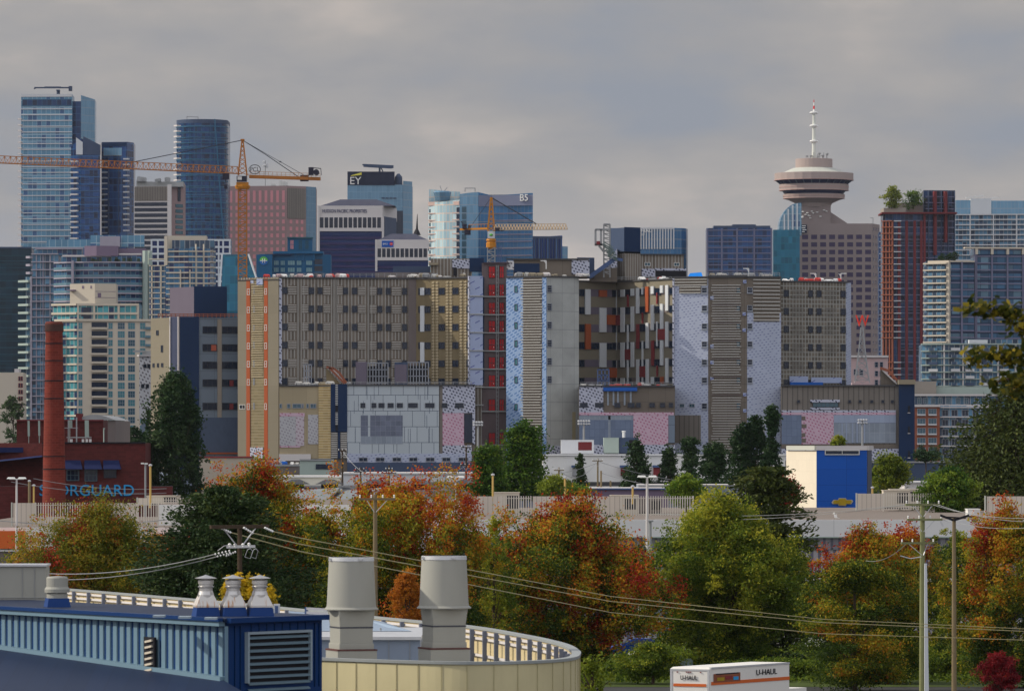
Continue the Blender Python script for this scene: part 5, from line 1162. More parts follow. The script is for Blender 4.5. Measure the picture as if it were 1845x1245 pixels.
B.win(f1, 1225, 727, 1234, 734, 'glass_mid', 'frame_light', 2, 1, o=.14); B.win(f1, 1242, 727, 1252, 734, 'glass_mid', 'frame_light', 2, 1, o=.14)
B.slab('dark_recess', f1, 1215, 748, 1263, 798, -.1, .2, 'rib_brown'); B.slab('lavender_wrap', f3, 1346, 563, 1407, 835, -.2, .12, 'wrap_blue'); B.slab('brown_strip', f3, 1357.5, 563.2, 1404, 580, -.1, .16, 'plain_brown')
girts(B, f2, 1281, 1336, 512, 810, 4.6, .17, .36, 'girt_white', 4, 9); girts(B, f3, 1356, 1405, 502, 580, 6.6, .22, .4, 'girt_white', 1, 10)
B.slab('wrap_edge', f1, 1212.5, 499, 1215.5, 692, -.2, .4, 'wrap_black'); r_ = random.Random(6)
for k in range(11): a = r_.choice([1280, 1338, 1339]); y = 505+k*29; B.slab('wrap_scrap', f2, a, y, a+6, y+6, -.1, .3, 'wrap_sheet')
for i in range(6): B.slab('floor_joint', f2, 1282, 549+i*32.4, 1334, 550.6+i*32.4, -.1, .42, 'mauve_brown')
B.slab('parapet', f1, 1212.5, 498, 1276, 501, -.3, .45, 'roof_dark'); B.slab('parapet', f2, 1276, 496.5, 1346, 500.5, -.3, .45, 'roof_dark'); B.slab('parapet', f3, 1346, 498, 1407, 501, -.3, .45, 'roof_dark')
B.finish()
B = Bld('hospital_wing', 'far right hospital wing of grey brown gridded studs with pairs of small windows', 'hospital', 1468, 1326)
body(B, 'wall', [(1406,1322), (1524,1330), (1532,1334)], 508, 'stud_grid', 26, Dr=1326); f = Fc(1406,1322,1524,1330,1326); fe = Fc(1524,1330,1532,1334,1326)
for y in [523.5+32.2*i for i in range(6)]:
    for a, b in ((1412,1420.7), (1456,1464), (1471,1479.6), (1514.4,1523)): B.win(f, a, y, b, y+11.8, 'glass_dark', 'frame_dark', 1, 1, o=.1)
    for a, b in ((1427,1448), (1486,1507)):
        mb = MB(); yy = y-1
        while yy < y+13: f.box(mb, a, yy, b, yy+.8, .05, .2); yy += 3.4
        B.part('girts', ['girt_dim'], mb)
B.slab('edge_wrap', fe, 1524.2, 508, 1532, 696, -.2, .2, 'wrap_blue'); B.slab('parapet', f, 1406, 506.5, 1530, 509, -.3, .35, 'roof_dark'); B.slab('base_wrap', f, 1421, 678, 1454, 690, .2, .5, 'wrap_sheet'); B.slab('base_wrap', f, 1460, 680, 1515, 690, .2, .5, 'wrap_sheet'); B.slab('blue_tarp', f, 1421, 689, 1480, 694, .3, .8, 'blue_tarp')
B.finish()
# ---- podium west
B = Bld('hospital_podium', 'lower left hospital podium with grey wall panels, yellow insulation and pink wrap', 'hospital', 680, 1300)
body(B, 'wall', [(503,1302), (856,1302)], 695, 'plain_brown', 26, Dr=1301); f = Fc(503,1301.8,856,1301.8,1301)
S = lambda n, a, b, c, d, o, m_: B.slab(n, f, a, b, c, d, -.3, o, m_)
S('khaki_wall', 503, 695, 574, 826, .05, 'insul_olive2'); S('yellow_insulation', 574, 692, 596, 826, .4, 'insul_yellow'); S('navy_panel', 596, 692, 625.6, 778, .6, 'navy'); S('lower_insulation', 596, 778.2, 625.6, 826, .3, 'insul_grey'); S('navy_strip', 609, 778.2, 613, 826, .5, 'navy')
mb = MB()
for i in range(26): f.box(mb, 604.5, 693+i*3.2, 609, 694.6+i*3.2, .6, .72)
B.part('louvre', ['girt_white'], mb); B.slab('dark_slot', f, 604.5, 730, 609, 742, .6, .8, 'black'); B.slab('dark_slot', f, 604.5, 765, 609, 776, .6, .8, 'black')
mb = MB()
for i in range(12):
    f.box(mb, 597, 780+i*3.9, 608, 781.5+i*3.9, .3, .45)
B.part('girts', ['girt_white'], mb); mb = MB()
for i in range(12): f.box(mb, 614, 780+i*3.9, 625, 781.5+i*3.9, .3, .45)
B.part('girts', ['girt_white'], mb)
S('grey_panels', 625.6, 694.5, 791, 826, .35, 'grey_panels'); S('dark_gypsum', 650, 748, 663, 786, .4, 'gyp_dark'); S('dark_gypsum', 667, 748, 725.5, 786, .4, 'gyp_dark'); S('light_gypsum', 650, 786.2, 725.5, 800, .4, 'gyp_grey')
S('stud_gap', 791, 695, 797.5, 826, .1, 'rib_brown'); S('black_dash_wrap', 797.5, 694, 856, 744, .3, 'wrap_black'); S('pink_wrap', 797.5, 744.2, 836, 802, .3, 'wrap_pink'); S('black_dash_wrap', 797.5, 802.2, 850, 826, .3, 'wrap_black'); S('dark_glazing', 836.5, 746, 851, 797, .35, 'glass_dark'); S('black_dash_wrap', 851.2, 744.2, 856, 800, .3, 'wrap_black')
S('pink_patch', 504, 744, 549, 750, .25, 'wrap_pink'); S('grey_wrap', 504, 750.2, 533, 803, .2, 'wrap_pinkgrey2'); S('pink_wrap', 533.2, 750.2, 548, 803, .22, 'wrap_pinkgrey'); S('grey_wrap', 555, 747, 573.5, 800, .2, 'wrap_pinkgrey2'); S('pink_patch', 504, 803.2, 541, 806, .25, 'wrap_pink')
S('window_wrap', 625.6, 817, 850, 833, .42, 'wrap_blue'); S('navy_base', 625.6, 833.2, 850, 858, .5, 'navy_grey'); S('white_base', 503, 818, 560, 830, .5, 'white_stone')
for a, b in ((503.5,508), (517,523), (527,543), (544,547), (552,556.5), (559,570)): B.win(f, a, 727, b, 735.6, 'glass_mid', 'frame_light', 2 if b-a > 9 else 1, 1, o=.1)
for a, b in ((649.7,658.4), (669.6,678), (682,693), (698.5,709), (715,726), (735.8,752.5), (766,783), (796,806), (820,835)): B.win(f, a, 726, b, 734.5, 'glass_dark', 'frame_dark', 2, 1, o=.4)
for a, b in ((646.5,663), (677,693), (707,723), (737,752.5), (767,783), (796.5,812), (826,844)): B.win(f, a, 824, b, 831.5, 'glass_dark', 'frame_light', 2, 1, o=.5)
B.slab('parapet', f, 503, 693.5, 595, 696, -.3, .5, 'roof_dark'); B.slab('parapet', f, 626, 692.8, 856, 695, -.3, .7, 'roof_dark')
r_ = random.Random(9)
for k in range(20):   # irregular vertical joints in the grey panels
    px = r_.uniform(630, 786); y0, y1 = r_.choice([(696,720), (722,745), (748,772), (772,798), (799,815)]); B.slab('panel_joint', f, px, y0, px+.7, y1, .3, .37, 'navy_grey')
B.finish()
for i, (a, b, c, d) in enumerate(((548,561,657,692), (661,699,654,693), (734,772,653,693))):
    t = thing('frame_rack', ['narrow white steel grid frame on the left podium roof', 'left of two wide white grid frames on the podium roof', 'right of two wide white grid frames on the podium roof'][i], 'frame', P((a+b)/2, 694, 1306), 'white grid frames on the podium roof')
    n = max(3, int((b-a)/5)); m = MB(); h_ = 4
    for k in range(n+1): px = a+(b-a)*k/n; m.bar(P(px, 694, 1306), P(px, c, 1306), .2); m.bar(P(px, 694, 1310), P(px, c, 1310), .2)
    for k in range(h_): y = c+(690-c)*k/(h_-1); m.bar(P(a-.9, y, 1306), P(b+.9, y, 1306), .2); m.bar(P(a-.9, y, 1310), P(b+.9, y, 1310), .2); m.bar(P(a, y, 1306), P(a, y, 1310), .2); m.bar(P(b, y, 1306), P(b, y, 1310), .2)
    m.build('steel_frame', 'frame_light', t)
    if i: MB().box(X(a+2,1307), X(b-2,1307), 1307, 1309, Z(691,1307), Z(c+6,1307)).build('equipment', 'black', t)
for i, (a, b, c) in enumerate(((641,661,652), (711,734,653))):
    t = thing('roof_box', ['left dark mauve equipment box on the podium roof', 'right dark mauve equipment box between the two wide grid frames'][i], 'equipment', P((a+b)/2, 694, 1306))
    m = MB().box(X(a,1306), X(b,1306), 1305, 1311, Z(694,1306), Z(c,1306)); m.build('casing', 'navy_grey' if i else 'mauve', t); MB().box(X(a+1,1306), X(b-1,1306), 1304.8, 1305, Z(690,1306), Z(c+4,1306)).build('panel', 'mauve', t)
t = thing('roof_slide', 'orange edged sloping stair cover on the left podium roof', 'roof structure', P(608, 692, 1306))
MB().prism([(X(588,1306),1306),(X(612,1306),1306),(X(612,1310),1310),(X(588,1310),1310)], Z(693,1306), [Z(663,1306), Z(690,1306), Z(690,1310), Z(663,1310)]).build('stair_cover', 'insul_olive', t)
m = MB(); m.bar(P(593, 662, 1305), P(621, 691, 1305), .5); m.bar(P(601, 664, 1305), P(612, 672, 1305), .5); m.bar(P(612, 672, 1305), P(624, 690, 1305), .5); m.bar(P(588, 661.5, 1305), P(602, 664, 1305), .5); m.build('orange_edge', 'brick_orange', t)
MB().bar(P(599, 665, 1305.5), P(621, 690, 1305.5), 1.4, .3).build('tread', 'white_stone', t)
# ---- podium centre
B = Bld('hospital_podium', 'middle hospital podium with blue tarp, grey gypsum and a bright pink wrapped wall', 'hospital', 1128, 1302)
body(B, 'wall', [(1043.2,1304), (1216,1304)], 696, 'plain_brown', 30, Dr=1304); f = Fc(1043.2,1303.8,1216,1303.8,1304)
S('black_dash_wrap', 1043.5, 695.5, 1087, 745, .25, 'wrap_black'); S('blue_tarp', 1087, 698, 1148, 704.5, .7, 'blue_tarp'); S('pink_band', 1043.5, 743, 1214, 748, .3, 'wrap_pink'); S('grey_gypsum', 1043.5, 748.2, 1141, 801, .2, 'gyp_blue'); S('pink_wrap', 1141.2, 748.2, 1204, 801, .26, 'wrap_pink'); S('grey_panel', 1204.2, 748.2, 1215.8, 798, .2, 'bluegrey_panels'); S('black_dash_wrap', 1043.5, 801.2, 1216, 822, .3, 'wrap_black'); S('gypsum_stripe', 1096, 749, 1100, 800, .24, 'gyp_grey'); S('gypsum_stripe', 1044, 749, 1141, 756, .24, 'gyp_grey')
for a, b in ((1045,1059), (1072,1087), (1107,1118), (1131,1143), (1146,1154.5), (1170,1180), (1189,1198), (1205,1213)): B.win(f, a, 725.5, b, 734, 'glass_dark', 'frame_dark', 2, 1, o=.25)
for px in (1094, 1104, 1112, 1124, 1135): S('wrap_drip', px, 705, px+3, 730, .15, 'gyp_grey')
B.slab('parapet', f, 1043, 694.5, 1216, 697, -.3, .45, 'roof_dark'); B.finish()
t = thing('scaffold_tower', 'blue painted scaffold lift standing on the middle podium roof', 'scaffold', P(1086, 695, 1315)); m = MB()
for px in (1077, 1084, 1090, 1097): m.bar(P(px, 695, 1315), P(px, 665, 1315), .3)
for y in (666, 676, 686): m.bar(P(1077, y, 1315), P(1097, y, 1315), .3)
m.bar(P(1077, 686, 1315), P(1084, 676, 1315), .2); m.bar(P(1097, 686, 1315), P(1090, 676, 1315), .2); m.build('steel_frame', 'steel_blue', t)
# ---- podium east
B = Bld('hospital_podium', 'right hospital podium of ribbed brown wall above pink wrap and grey gypsum', 'hospital', 1512, 1306)
body(B, 'wall', [(1407.5,1308), (1620,1308)], 695, 'rib_brown', 26, Dr=1308); f = Fc(1407.5,1307.8,1620,1307.8,1308)
S('pink_band', 1408, 739, 1614, 743, .25, 'wrap_black'); S('pink_band', 1408, 743.2, 1614, 747.4, .25, 'wrap_pink'); S('grey_gypsum', 1408, 747.6, 1444, 800, .2, 'gyp_blue'); S('pink_wrap', 1444.2, 747.6, 1502, 800, .22, 'wrap_pink'); S('light_gypsum', 1502.2, 747.6, 1614, 762, .24, 'gyp_pale'); S('light_gypsum', 1502.2, 762.2, 1614, 798, .22, 'gyp_grey'); S('brown_band', 1408, 800.2, 1619, 808, .25, 'plain_brown'); S('black_dash_wrap', 1408, 808.2, 1619, 830, .3, 'wrap_black')
for px in (1516, 1524, 1535, 1543, 1556): S('gypsum_stripe', px, 762.3, px+2.4, 798, .28, 'gyp_pale')
for y in (750, 764, 780, 790): S('brown_patch', 1444.5, y, 1451+(y % 3), y+7, .3, 'plain_brown')
S('strip_wrap', 1460, 720, 1513, 725, .25, 'wrap_black'); B.win(f, 1464, 725, 1511, 734, 'glass_mid', 'frame_dark', 6, 1, o=.2); S('strip_wrap', 1460, 734.2, 1513, 738, .25, 'wrap_black')
for px in (1436, 1528, 1547, 1568, 1588, 1605): B.win(f, px, 721, px+5, 726, 'glass_dark', 'frame_dark', 1, 1, o=.1)
B.slab('parapet', f, 1407, 693.5, 1620, 696, -.3, .4, 'roof_dark')
body(B, 'corner_tower', [(1619.8,1306), (1648,1306)], 692, 'navy', 24, Dr=1306); B.slab('tower_cap', Fc(1619,1305.6,1649,1305.6), 1619, 684, 1649, 692.5, -10, .4, 'tan'); ft = Fc(1619.8,1305.8,1648,1305.8)
for y in (731, 768, 812): B.slab('slit_window', ft, 1636.5, y, 1639, y+12, -.1, .2, 'black'); B.slab('slit_frame', ft, 1635.5, y+12.2, 1640, y+13.4, -.1, .3, 'white_stone')
B.part('stair_cover', ['plain_brown'], MB().prism([(X(1586,1312),1312),(X(1619,1312),1312),(X(1619,1318),1318),(X(1586,1318),1318)], Z(696,1312), [Z(664,1312), Z(692,1312), Z(692,1318), Z(664,1318)]))
B.part('stair_edge', ['brick_orange', 'white_stone'], MB().bar(P(1586, 663, 1311), P(1601, 668, 1311), .6).bar(P(1601, 668, 1311), P(1622, 692, 1311), .6).bar(P(1590, 667, 1311.5), P(1616, 692, 1311.5), 1.2, .3, 1))
B.finish()
# ---- annex
B = Bld('hospital_annex', 'shorter hospital block with navy stair wall and grey blue ribbon windows behind the poplar', 'hospital', 350, 1345)
body(B, 'wall', [(273,1356), (308,1346), (324,1344), (359,1344), (436,1348)], 572, 'bluegrey_panels', 30, Dr=1345)
f1 = Fc(273,1356,308,1346,1345); f2 = Fc(308,1346,324,1344,1345); f3 = Fc(324,1344,359,1344,1345); f4 = Fc(359,1344,436,1348,1345)
B.slab('tan_wall', f1, 272.6, 572, 307.8, 850, -.2, .15, 'tan_panels'); B.slab('grey_ribs', f2, 308, 571, 324, 850, -.2, .25, 'slate_ribs'); B.slab('navy_wall', f3, 324.2, 571, 358.8, 850, -.2, .5, 'navy'); B.slab('tan_pier', f4, 391.5, 575, 399, 752, -.2, .2, 'tan_grey'); B.slab('lower_wall', f4, 359, 752, 429, 815, -.2, .15, 'gyp_dark2')
for i, y in enumerate((588.5, 620.5, 652, 684, 726)):
    for a, b in ((365,390.7), (400,428)): B.win(f4, a, y, b, y+12.3, 'glass_dark', 'frame_dark', 3, 1, o=.1)
    if i in (1,): B.slab('coral_panel', f4, 380, y+1, 389, y+11.6, .1, .3, 'coral')
    if i in (3, 4): B.slab('coral_panel', f4, 413, y+1, 420, y+11.6, .1, .3, 'maroon')
for a, b, y0, y1 in ((283,287,594,603), (291.5,295,621,634), (276.5,279.5,653.5,661), (284.5,287.5,653.5,661), (292,295.5,653.5,661)): B.win(f1, a, y0, b, y1, 'glass_dark', 'frame_dark', 1, 1, o=.15)
B.slab('white_trim', f2, 307.6, 571, 308.8, 850, -.1, .5, 'white_stone'); B.slab('white_trim', f2, 322.8, 571, 324, 850, -.1, .55, 'white_stone')
B.part('roof_house', ['mauve', 'roof_dark'], MB().prism([(X(306,1358),1358),(X(349.4,1350),1350),(X(349.4,1366),1366),(X(306,1366),1366)], Z(572.2,1350), Z(517,1350), 0, 1)); B.part('roof_house', ['navy', 'roof_dark'], MB().prism([(X(349.5,1350),1350),(X(409,1352),1352),(X(409,1366),1366),(X(349.5,1366),1366)], Z(572.2,1350), Z(516,1350), 0, 1))
for a, b, d in ((285, 324, 1346), (324, 359, 1343.6), (359, 428, 1344)):
    m = MB()
    for y in (566, 569): m.bar(P(a, y, d), P(b, y, d), .18)
    n = max(2, int((b-a)/7))
    for k in range(n+1): m.bar(P(a+(b-a)*k/n, 572.3, d), P(a+(b-a)*k/n, 565, d), .16)
    B.part('guardrail', ['brick_orange'], m)
B.slab('base_trim', f4, 359, 815, 436, 818, -.2, .6, 'orange')
B.finish()
B = Bld('stair_tower', 'narrow speckled white tower with four small windows beside the cream apartment tower', 'tower', 262, 1400)
body(B, 'wall', [(251,1400), (274,1402)], 641, 'speckle', 12, 754, Dr=1400); f = Fc(251,1399.9,274,1401.9)
B.slab('cap', f, 248, 639.5, 275, 642, -.3, .6, 'white_stone'); B.part('pillar', ['bluegrey_panels'], MB().box(X(254,1400), X(264,1400), 1401, 1408, 0, Z(754,1400)))
for a, y in ((258.5,656), (265.5,656), (254.5,692), (263,692)): B.win(f, a, y, a+5, y+7, 'glass_dark', 'frame_dark', 1, 1)
B.part('roof_unit', ['steel'], MB().box(X(256,1402), X(272,1402), 1402, 1407, Z(641,1400), Z(632,1400)).bar(P(240, 633, 1402), P(262, 633, 1402), .5)); B.finish()

# ---- loose supplies, rails and lamps along the hospital roofs
def crates(name, label, cat, px0, px1, py, D, n, seed, mats, group, wmax=2.2, hmax=1.1):
    r = random.Random(seed)
    for i in range(n):
        px = r.uniform(px0, px1); d = D + r.uniform(0, 5); w_, h_, dd = r.uniform(.7, wmax), r.uniform(.35, hmax), r.uniform(.6, 1.4); x, z = X(px, d), Z(py, D)
        m = MB().box(x-w_/2, x+w_/2, d-dd/2, d+dd/2, z, z+h_*.6, 0); m.hexa([(x-w_/2,d-dd/2,z+h_*.6),(x+w_/2,d-dd/2,z+h_*.6),(x+w_/2,d+dd/2,z+h_*.6),(x-w_/2,d+dd/2,z+h_*.6),(x-w_*.3,d-dd*.3,z+h_),(x+w_*.35,d-dd*.25,z+h_*.92),(x+w_*.35,d+dd*.3,z+h_*.92),(x-w_*.3,d+dd*.3,z+h_)], 0)
        for q in (-.3, .3): m.box(x+q*w_-.05, x+q*w_+.05, d-dd/2-.02, d-dd/2, z, z+h_*.6, 1)
        tag(m.build(name, [r.choice(mats), 'frame_dark'], loc=(x, d, z)), label, cat, group)
crates('supply_bundle', 'small wrapped bundle of supplies on the roof edge above the left brown wing', 'bundle', 480, 625, 499.6, 1324, 26, 21, ['white', 'pink_pale', 'red_tarp', 'girt_white', 'white'], 'supply bundles above the left brown wing')
crates('supply_bundle', 'small wrapped bundle of supplies on the roof above the olive angled wall', 'bundle', 700, 842, 499.6, 1324, 18, 22, ['girt_white', 'tan', 'steel', 'white_stone'], 'supply bundles above the olive wall')
crates('supply_bundle', 'small crate of supplies on the roof above the concrete shaft wall', 'bundle', 925, 1058, 497.6, 1314, 18, 23, ['girt_white', 'tan', 'steel', 'white_stone'], 'supply crates above the concrete shaft')
crates('supply_bundle', 'small red or white bundle on the roof above the colourful recessed facade', 'bundle', 1150, 1212, 505, 1342, 12, 24, ['red_tarp', 'white', 'steel'], 'bundles above the colourful facade')
crates('supply_bundle', 'small white bundle on the roof above the gridded far right wing', 'bundle', 1412, 1525, 507, 1328, 18, 25, ['white', 'white', 'pink_pale', 'red_tarp'], 'bundles above the far right wing')
crates('supply_bundle', 'small crate on the roof between the lavender wraps', 'bundle', 1278, 1404, 498, 1316, 10, 26, ['girt_white', 'steel', 'tan'], 'crates above the lavender wraps')
crates('supply_bundle', 'small bundle of supplies on the left podium roof', 'bundle', 520, 650, 694, 1304, 12, 27, ['girt_white', 'steel', 'tan'], 'supplies on the left podium roof')
crates('supply_bundle', 'small red or grey crate on the middle podium roof', 'bundle', 1048, 1205, 696, 1308, 16, 28, ['red_tarp', 'steel', 'girt_white'], 'crates on the middle podium roof')
t = MB(); D_ = 1316; x = X(1253, D_); z = Z(498, D_)
t.hexa([(X(1240,D_),D_,z),(X(1266,D_),D_,z),(X(1266,D_),D_+5,z),(X(1240,D_),D_+5,z),(X(1244,D_),D_+1,Z(492,D_)),(X(1264,D_),D_+1.4,Z(490.5,D_)),(X(1263,D_),D_+4,Z(491.5,D_)),(X(1245,D_),D_+4,Z(493,D_))])
tag(t.build('tarpaulin', 'tarp_bright', loc=(x, D_, z)), 'bright blue tarpaulin over a pile on the roof of the lavender wing', 'tarpaulin')
def rail(label, px0, px1, py, D, n, h=8):
    m = MB()
    for k in range(n+1): px = px0+(px1-px0)*k/n; m.bar(P(px, py+.5, D), P(px, py-h, D), .1)
    for q in (h*.55, h): m.bar(P(px0, py-q, D), P(px1, py-q, D), .09)
    tag(m.build('guardrail', 'steel', loc=P((px0+px1)/2, py, D)), label, 'guardrail')
rail('thin steel guardrail along the roof of the left brown wing', 505, 748, 500, 1333, 22, 7); rail('thin steel guardrail along the roof above the lavender wraps', 1275, 1405, 498.5, 1314, 14, 7)
rail('thin steel guardrail along the roof of the colourful recessed wing', 1112, 1210, 506, 1346, 12, 7); rail('thin steel guardrail on the left podium roof edge', 628, 850, 694, 1303, 20, 6); rail('thin steel guardrail on the middle podium roof edge', 1046, 1212, 695, 1305, 16, 6)
for i, (px, py, D_) in enumerate(((984,483,1318), (1349,497,1318), (1515,506,1332), (1470,506,1332))):
    m = MB(); m.bar(P(px, py+2, D_), P(px, py-13, D_), .22); m.bar(P(px, py-13, D_), P(px-(10 if i != 2 else -10), py-13, D_), .2); m.bar(P(px, py-8, D_), P(px-4, py-13, D_), .14)
    tag(m.build('davit_arm', 'white', loc=P(px, py, D_)), ['white davit arm on the roof house of the middle block', 'white davit arm on the roof of the lavender wing', 'white davit arm pointing right on the far right wing roof', 'white davit arm pointing left on the far right wing roof'][i], 'davit')

# ================================================================== tower cranes
def truss(m, a, b, w, h, n, r=.12, tri=True, rb=None):
    """lattice girder from a to b: two bottom chords and one top chord (or four) with zigzag webs"""
    a = Vector(a); b = Vector(b); d = (b-a).normalized(); s = d.cross(Vector((0,0,1))).normalized()*w/2 if abs(d.z) < .9 else Vector((w/2, 0, 0)); u = Vector((0,0,h)) if abs(d.z) < .9 else Vector((0, w/2, 0))
    rb = rb or r*.6
    for k in range(n):
        p, q = a+(b-a)*k/n, a+(b-a)*(k+1)/n; mid = (p+q)/2
        for sg in (-1, 1):
            m.bar(p+s*sg, q+s*sg, r*2); m.bar(p+s*sg, mid+u, rb*2); m.bar(mid+u, q+s*sg, rb*2)
        m.bar(p+s, q-s, rb*1.6)
        m.bar(mid+u, mid+u+(b-a)/n, r*2) if k < n-1 else None
def mast(m, px, D, py0, py1, w, n, r=.14):
    x, z0, z1 = X(px, D), Z(py0, D), Z(py1, D)
    for sx_ in (-1, 1):
        for sy_ in (-1, 1): m.bar((x+sx_*w/2, D+sy_*w/2, z0), (x+sx_*w/2, D+sy_*w/2, z1), r*2)
    for k in range(n):
        a, b = z0+(z1-z0)*k/n, z0+(z1-z0)*(k+1)/n; sg = 1 if k % 2 else -1
        for sy_ in (-1, 1): m.bar((x-sg*w/2, D+sy_*w/2, a), (x+sg*w/2, D+sy_*w/2, b), r*1.3); m.bar((x-w/2, D+sy_*w/2, a), (x+w/2, D+sy_*w/2, a), r*1.3)
        for sx_ in (-1, 1): m.bar((x+sx_*w/2, D-sg*w/2, a), (x+sx_*w/2, D+sg*w/2, b), r*1.3)
D_ = 1400; t = thing('tower_crane', 'large orange tower crane with a long boom reaching to the left edge', 'crane', (X(437,D_), D_, 0))
m = MB(); mast(m, 437, D_, 914, 336, 2.1, 72, .12); m.build('mast', 'orange_crane', t)
m = MB(); x = X(437, D_); m.box(x-1.5, x+1.5, D_-1.5, D_+1.5, Z(337,D_), Z(329,D_)); m.lathe(x, D_, [(1.7, Z(341,D_)), (1.9, Z(337,D_)), (1.9, Z(335,D_)), (1.3, Z(332,D_))], 12); m.build('slewing_ring', 'yellow_crane', t)
m = MB()
for sx_ in (-1, 1):
    for sy_ in (-1, 1): m.bar((x+sx_*1.1, D_+sy_*.9, Z(316,D_)), (x+sx_*.15, D_+sy_*.15, Z(253,D_)), .3)
for k in range(8):
    a = k/8; b = (k+1)/8; wa, wb = 1.1*(1-a)+.15*a, 1.1*(1-b)+.15*b; za, zb_ = Z(316,D_)*(1-a)+Z(253,D_)*a, Z(316,D_)*(1-b)+Z(253,D_)*b
    for sg in (-1, 1): m.bar((x-wa*sg, D_-.9*(1-a), za), (x+wb*sg, D_-.9*(1-b), zb_), .16)
m.box(x-.5, x+.5, D_-.5, D_+.5, Z(254,D_), Z(251,D_)); m.build('apex_frame', 'orange_crane', t)
m = MB(); m.box(x-1.4, x+1.1, D_-1.9, D_+.2, Z(328,D_), Z(318,D_)); m.build('cab', 'cab_dark', t); MB().box(x-1.2, x-.1, D_-1.96, D_-1.9, Z(325,D_), Z(319,D_)).box(x+1.2, x+1.7, D_-1.4, D_-.6, Z(326,D_), Z(317,D_)).build('cab_window', 'white', t)
A0 = P(433, 313.5, D_-2); A1 = P(-40, 285.5, 1340); A1 = (A1[0], A1[1], A0[2]); m = MB()
truss(m, A0, A1, 1.5, 1.75, 46, .09); m.build('boom', 'orange_crane', t)
C1 = (X(577, D_+14), D_+14, Z(318, D_)); C0 = (x+1, D_+1, Z(318, D_)); m = MB()
for s_ in (-.7, .7): m.bar((C0[0], C0[1]+s_, C0[2]), (C1[0], C1[1]+s_, C1[2]), .3, .8)
for k in range(18):
    q = k/17; px_ = C0[0]+(C1[0]-C0[0])*q; py_ = C0[1]+(C1[1]-C0[1])*q; m.bar((px_, py_-.8, C0[2]), (px_, py_-.8, C0[2]+1.3), .08)
    m.bar((px_, py_-.7, C0[2]), (px_, py_+.7, C0[2]), .14)
m.bar((C0[0], C0[1]-.8, C0[2]+1.3), (C1[0], C1[1]-.8, C0[2]+1.3), .09); m.bar((C0[0], C0[1]-.8, C0[2]+.7), (C1[0], C1[1]-.8, C0[2]+.7), .07); m.build('counter_boom', 'orange_crane', t)
D2 = D_+12; m = MB(); m.box(X(541,D2), X(556,D2), D2-1, D2+1, Z(327,D2), Z(316,D2)); m.build('counterweight', 'cab_dark', t)
m = MB(); m.box(X(556,D2), X(565,D2), D2-1, D2+1, Z(316,D2), Z(302,D2)); m.tube([(X(570,D2), D2-1.2, Z(311,D2)), (X(570,D2), D2+1.2, Z(311,D2))], .75, 12); m.bar(P(565, 303, D2), P(578, 304, D2), .2); m.bar(P(578, 304, D2), P(579, 316, D2), .15); m.build('winch_house', 'cab_dark', t)
m = MB(); ap = (x, D_, Z(253,D_)); 
def onb(q): return tuple(A0[i]+(A1[i]-A0[i])*q + (1.7 if i == 2 else 0) for i in range(3))
m.tube([ap, onb(.42)], .10, 4)
m.tube([ap, P(478, 278.5, D2), (X(540,D2), D2, C0[2]+.2)], .10, 4); m.tube([ap, P(505, 292, D2), (X(556,D2), D2, C0[2]+.2)], .06, 4)
m.lathe(X(505,D2), D2, [(.1, Z(293,D2)), (.35, Z(292,D2)), (.1, Z(290.5,D2))], 6); m.build('stay_cable', 'frame_dark', t)
m = MB(); cx_, cz_ = X(459, D_-2), Z(305.5, D_-2); R_ = 1.45
m.tube([(cx_+R_*math.cos(R(a)), D_-2, cz_+R_*.78*math.sin(R(a))) for a in range(0, 361, 20)], .09, 5); so_ = m.build('round_sign', 'black', t)
text('PCL', 'lettering', 'black', so_, Fc(449, D_-2.1, 470, D_-2.1), 451, 301.5, 467.5, 309.5, 0, .12)
m = MB(); mb_ = P(407, 313, D_-6); m.box(mb_[0]-.8, mb_[0]+.8, mb_[1]-.7, mb_[1]+.7, A0[2]-1.6, A0[2]-.1); m.box(mb_[0]-.4, mb_[0]+.4, mb_[1]-.4, mb_[1]+.4, A0[2]-4, A0[2]-2.9); m.bar((mb_[0], mb_[1], A0[2]-3), (mb_[0], mb_[1], A0[2]-1), .15); m.build('trolley', 'cab_dark', t)
D_ = 1380; t = thing('tower_crane', 'smaller yellow tower crane in front of the curved B5 tower', 'crane', (X(885,D_), D_, 0)); x = X(885, D_)
m = MB(); mast(m, 885, D_, 914, 446, 1.8, 60, .13); m.build('mast', 'steel', t); m = MB(); mast(m, 900, D_, 914, 443, 1.0, 90, .08); m.build('hoist_mast', 'steel_blue', t)
m = MB().lathe(x, D_, [(.9, Z(449,D_)), (1.25, Z(446,D_)), (1.25, Z(438,D_)), (1.0, Z(436,D_)), (1.3, Z(434,D_)), (1.0, Z(430,D_))], 10); m.build('slewing_ring', 'yellow_crane', t)
m = MB().box(x-.9, x+.9, D_-1, D_+1, Z(430,D_), Z(417,D_)); m.build('tower_head', 'panel_white', t); MB().lathe(x, D_-1.05, [(.1, Z(426,D_)), (.45, Z(424.5,D_)), (.45, Z(423,D_)), (.1, Z(421.5,D_))], 10).build('round_mark', 'sign_green', t)
m = MB(); zc = Z(408.5, D_); zt_ = Z(356, D_)
for sx_ in (-1, 1):
    for sy_ in (-1, 1): m.bar((x+sx_*.85, D_+sy_*.7, Z(417,D_)), (x+sx_*.15, D_+sy_*.15, zt_), .34)
for k in range(7):
    a, b = k/7, (k+1)/7; wa, wb = .85*(1-a)+.15*a, .85*(1-b)+.15*b; za, zb_ = Z(417,D_)*(1-a)+zt_*a, Z(417,D_)*(1-b)+zt_*b
    for sg in (-1, 1): m.bar((x-wa*sg, D_-.7*(1-a), za), (x+wb*sg, D_-.7*(1-b), zb_), .2)
m.build('apex_frame', 'yellow_crane', t)
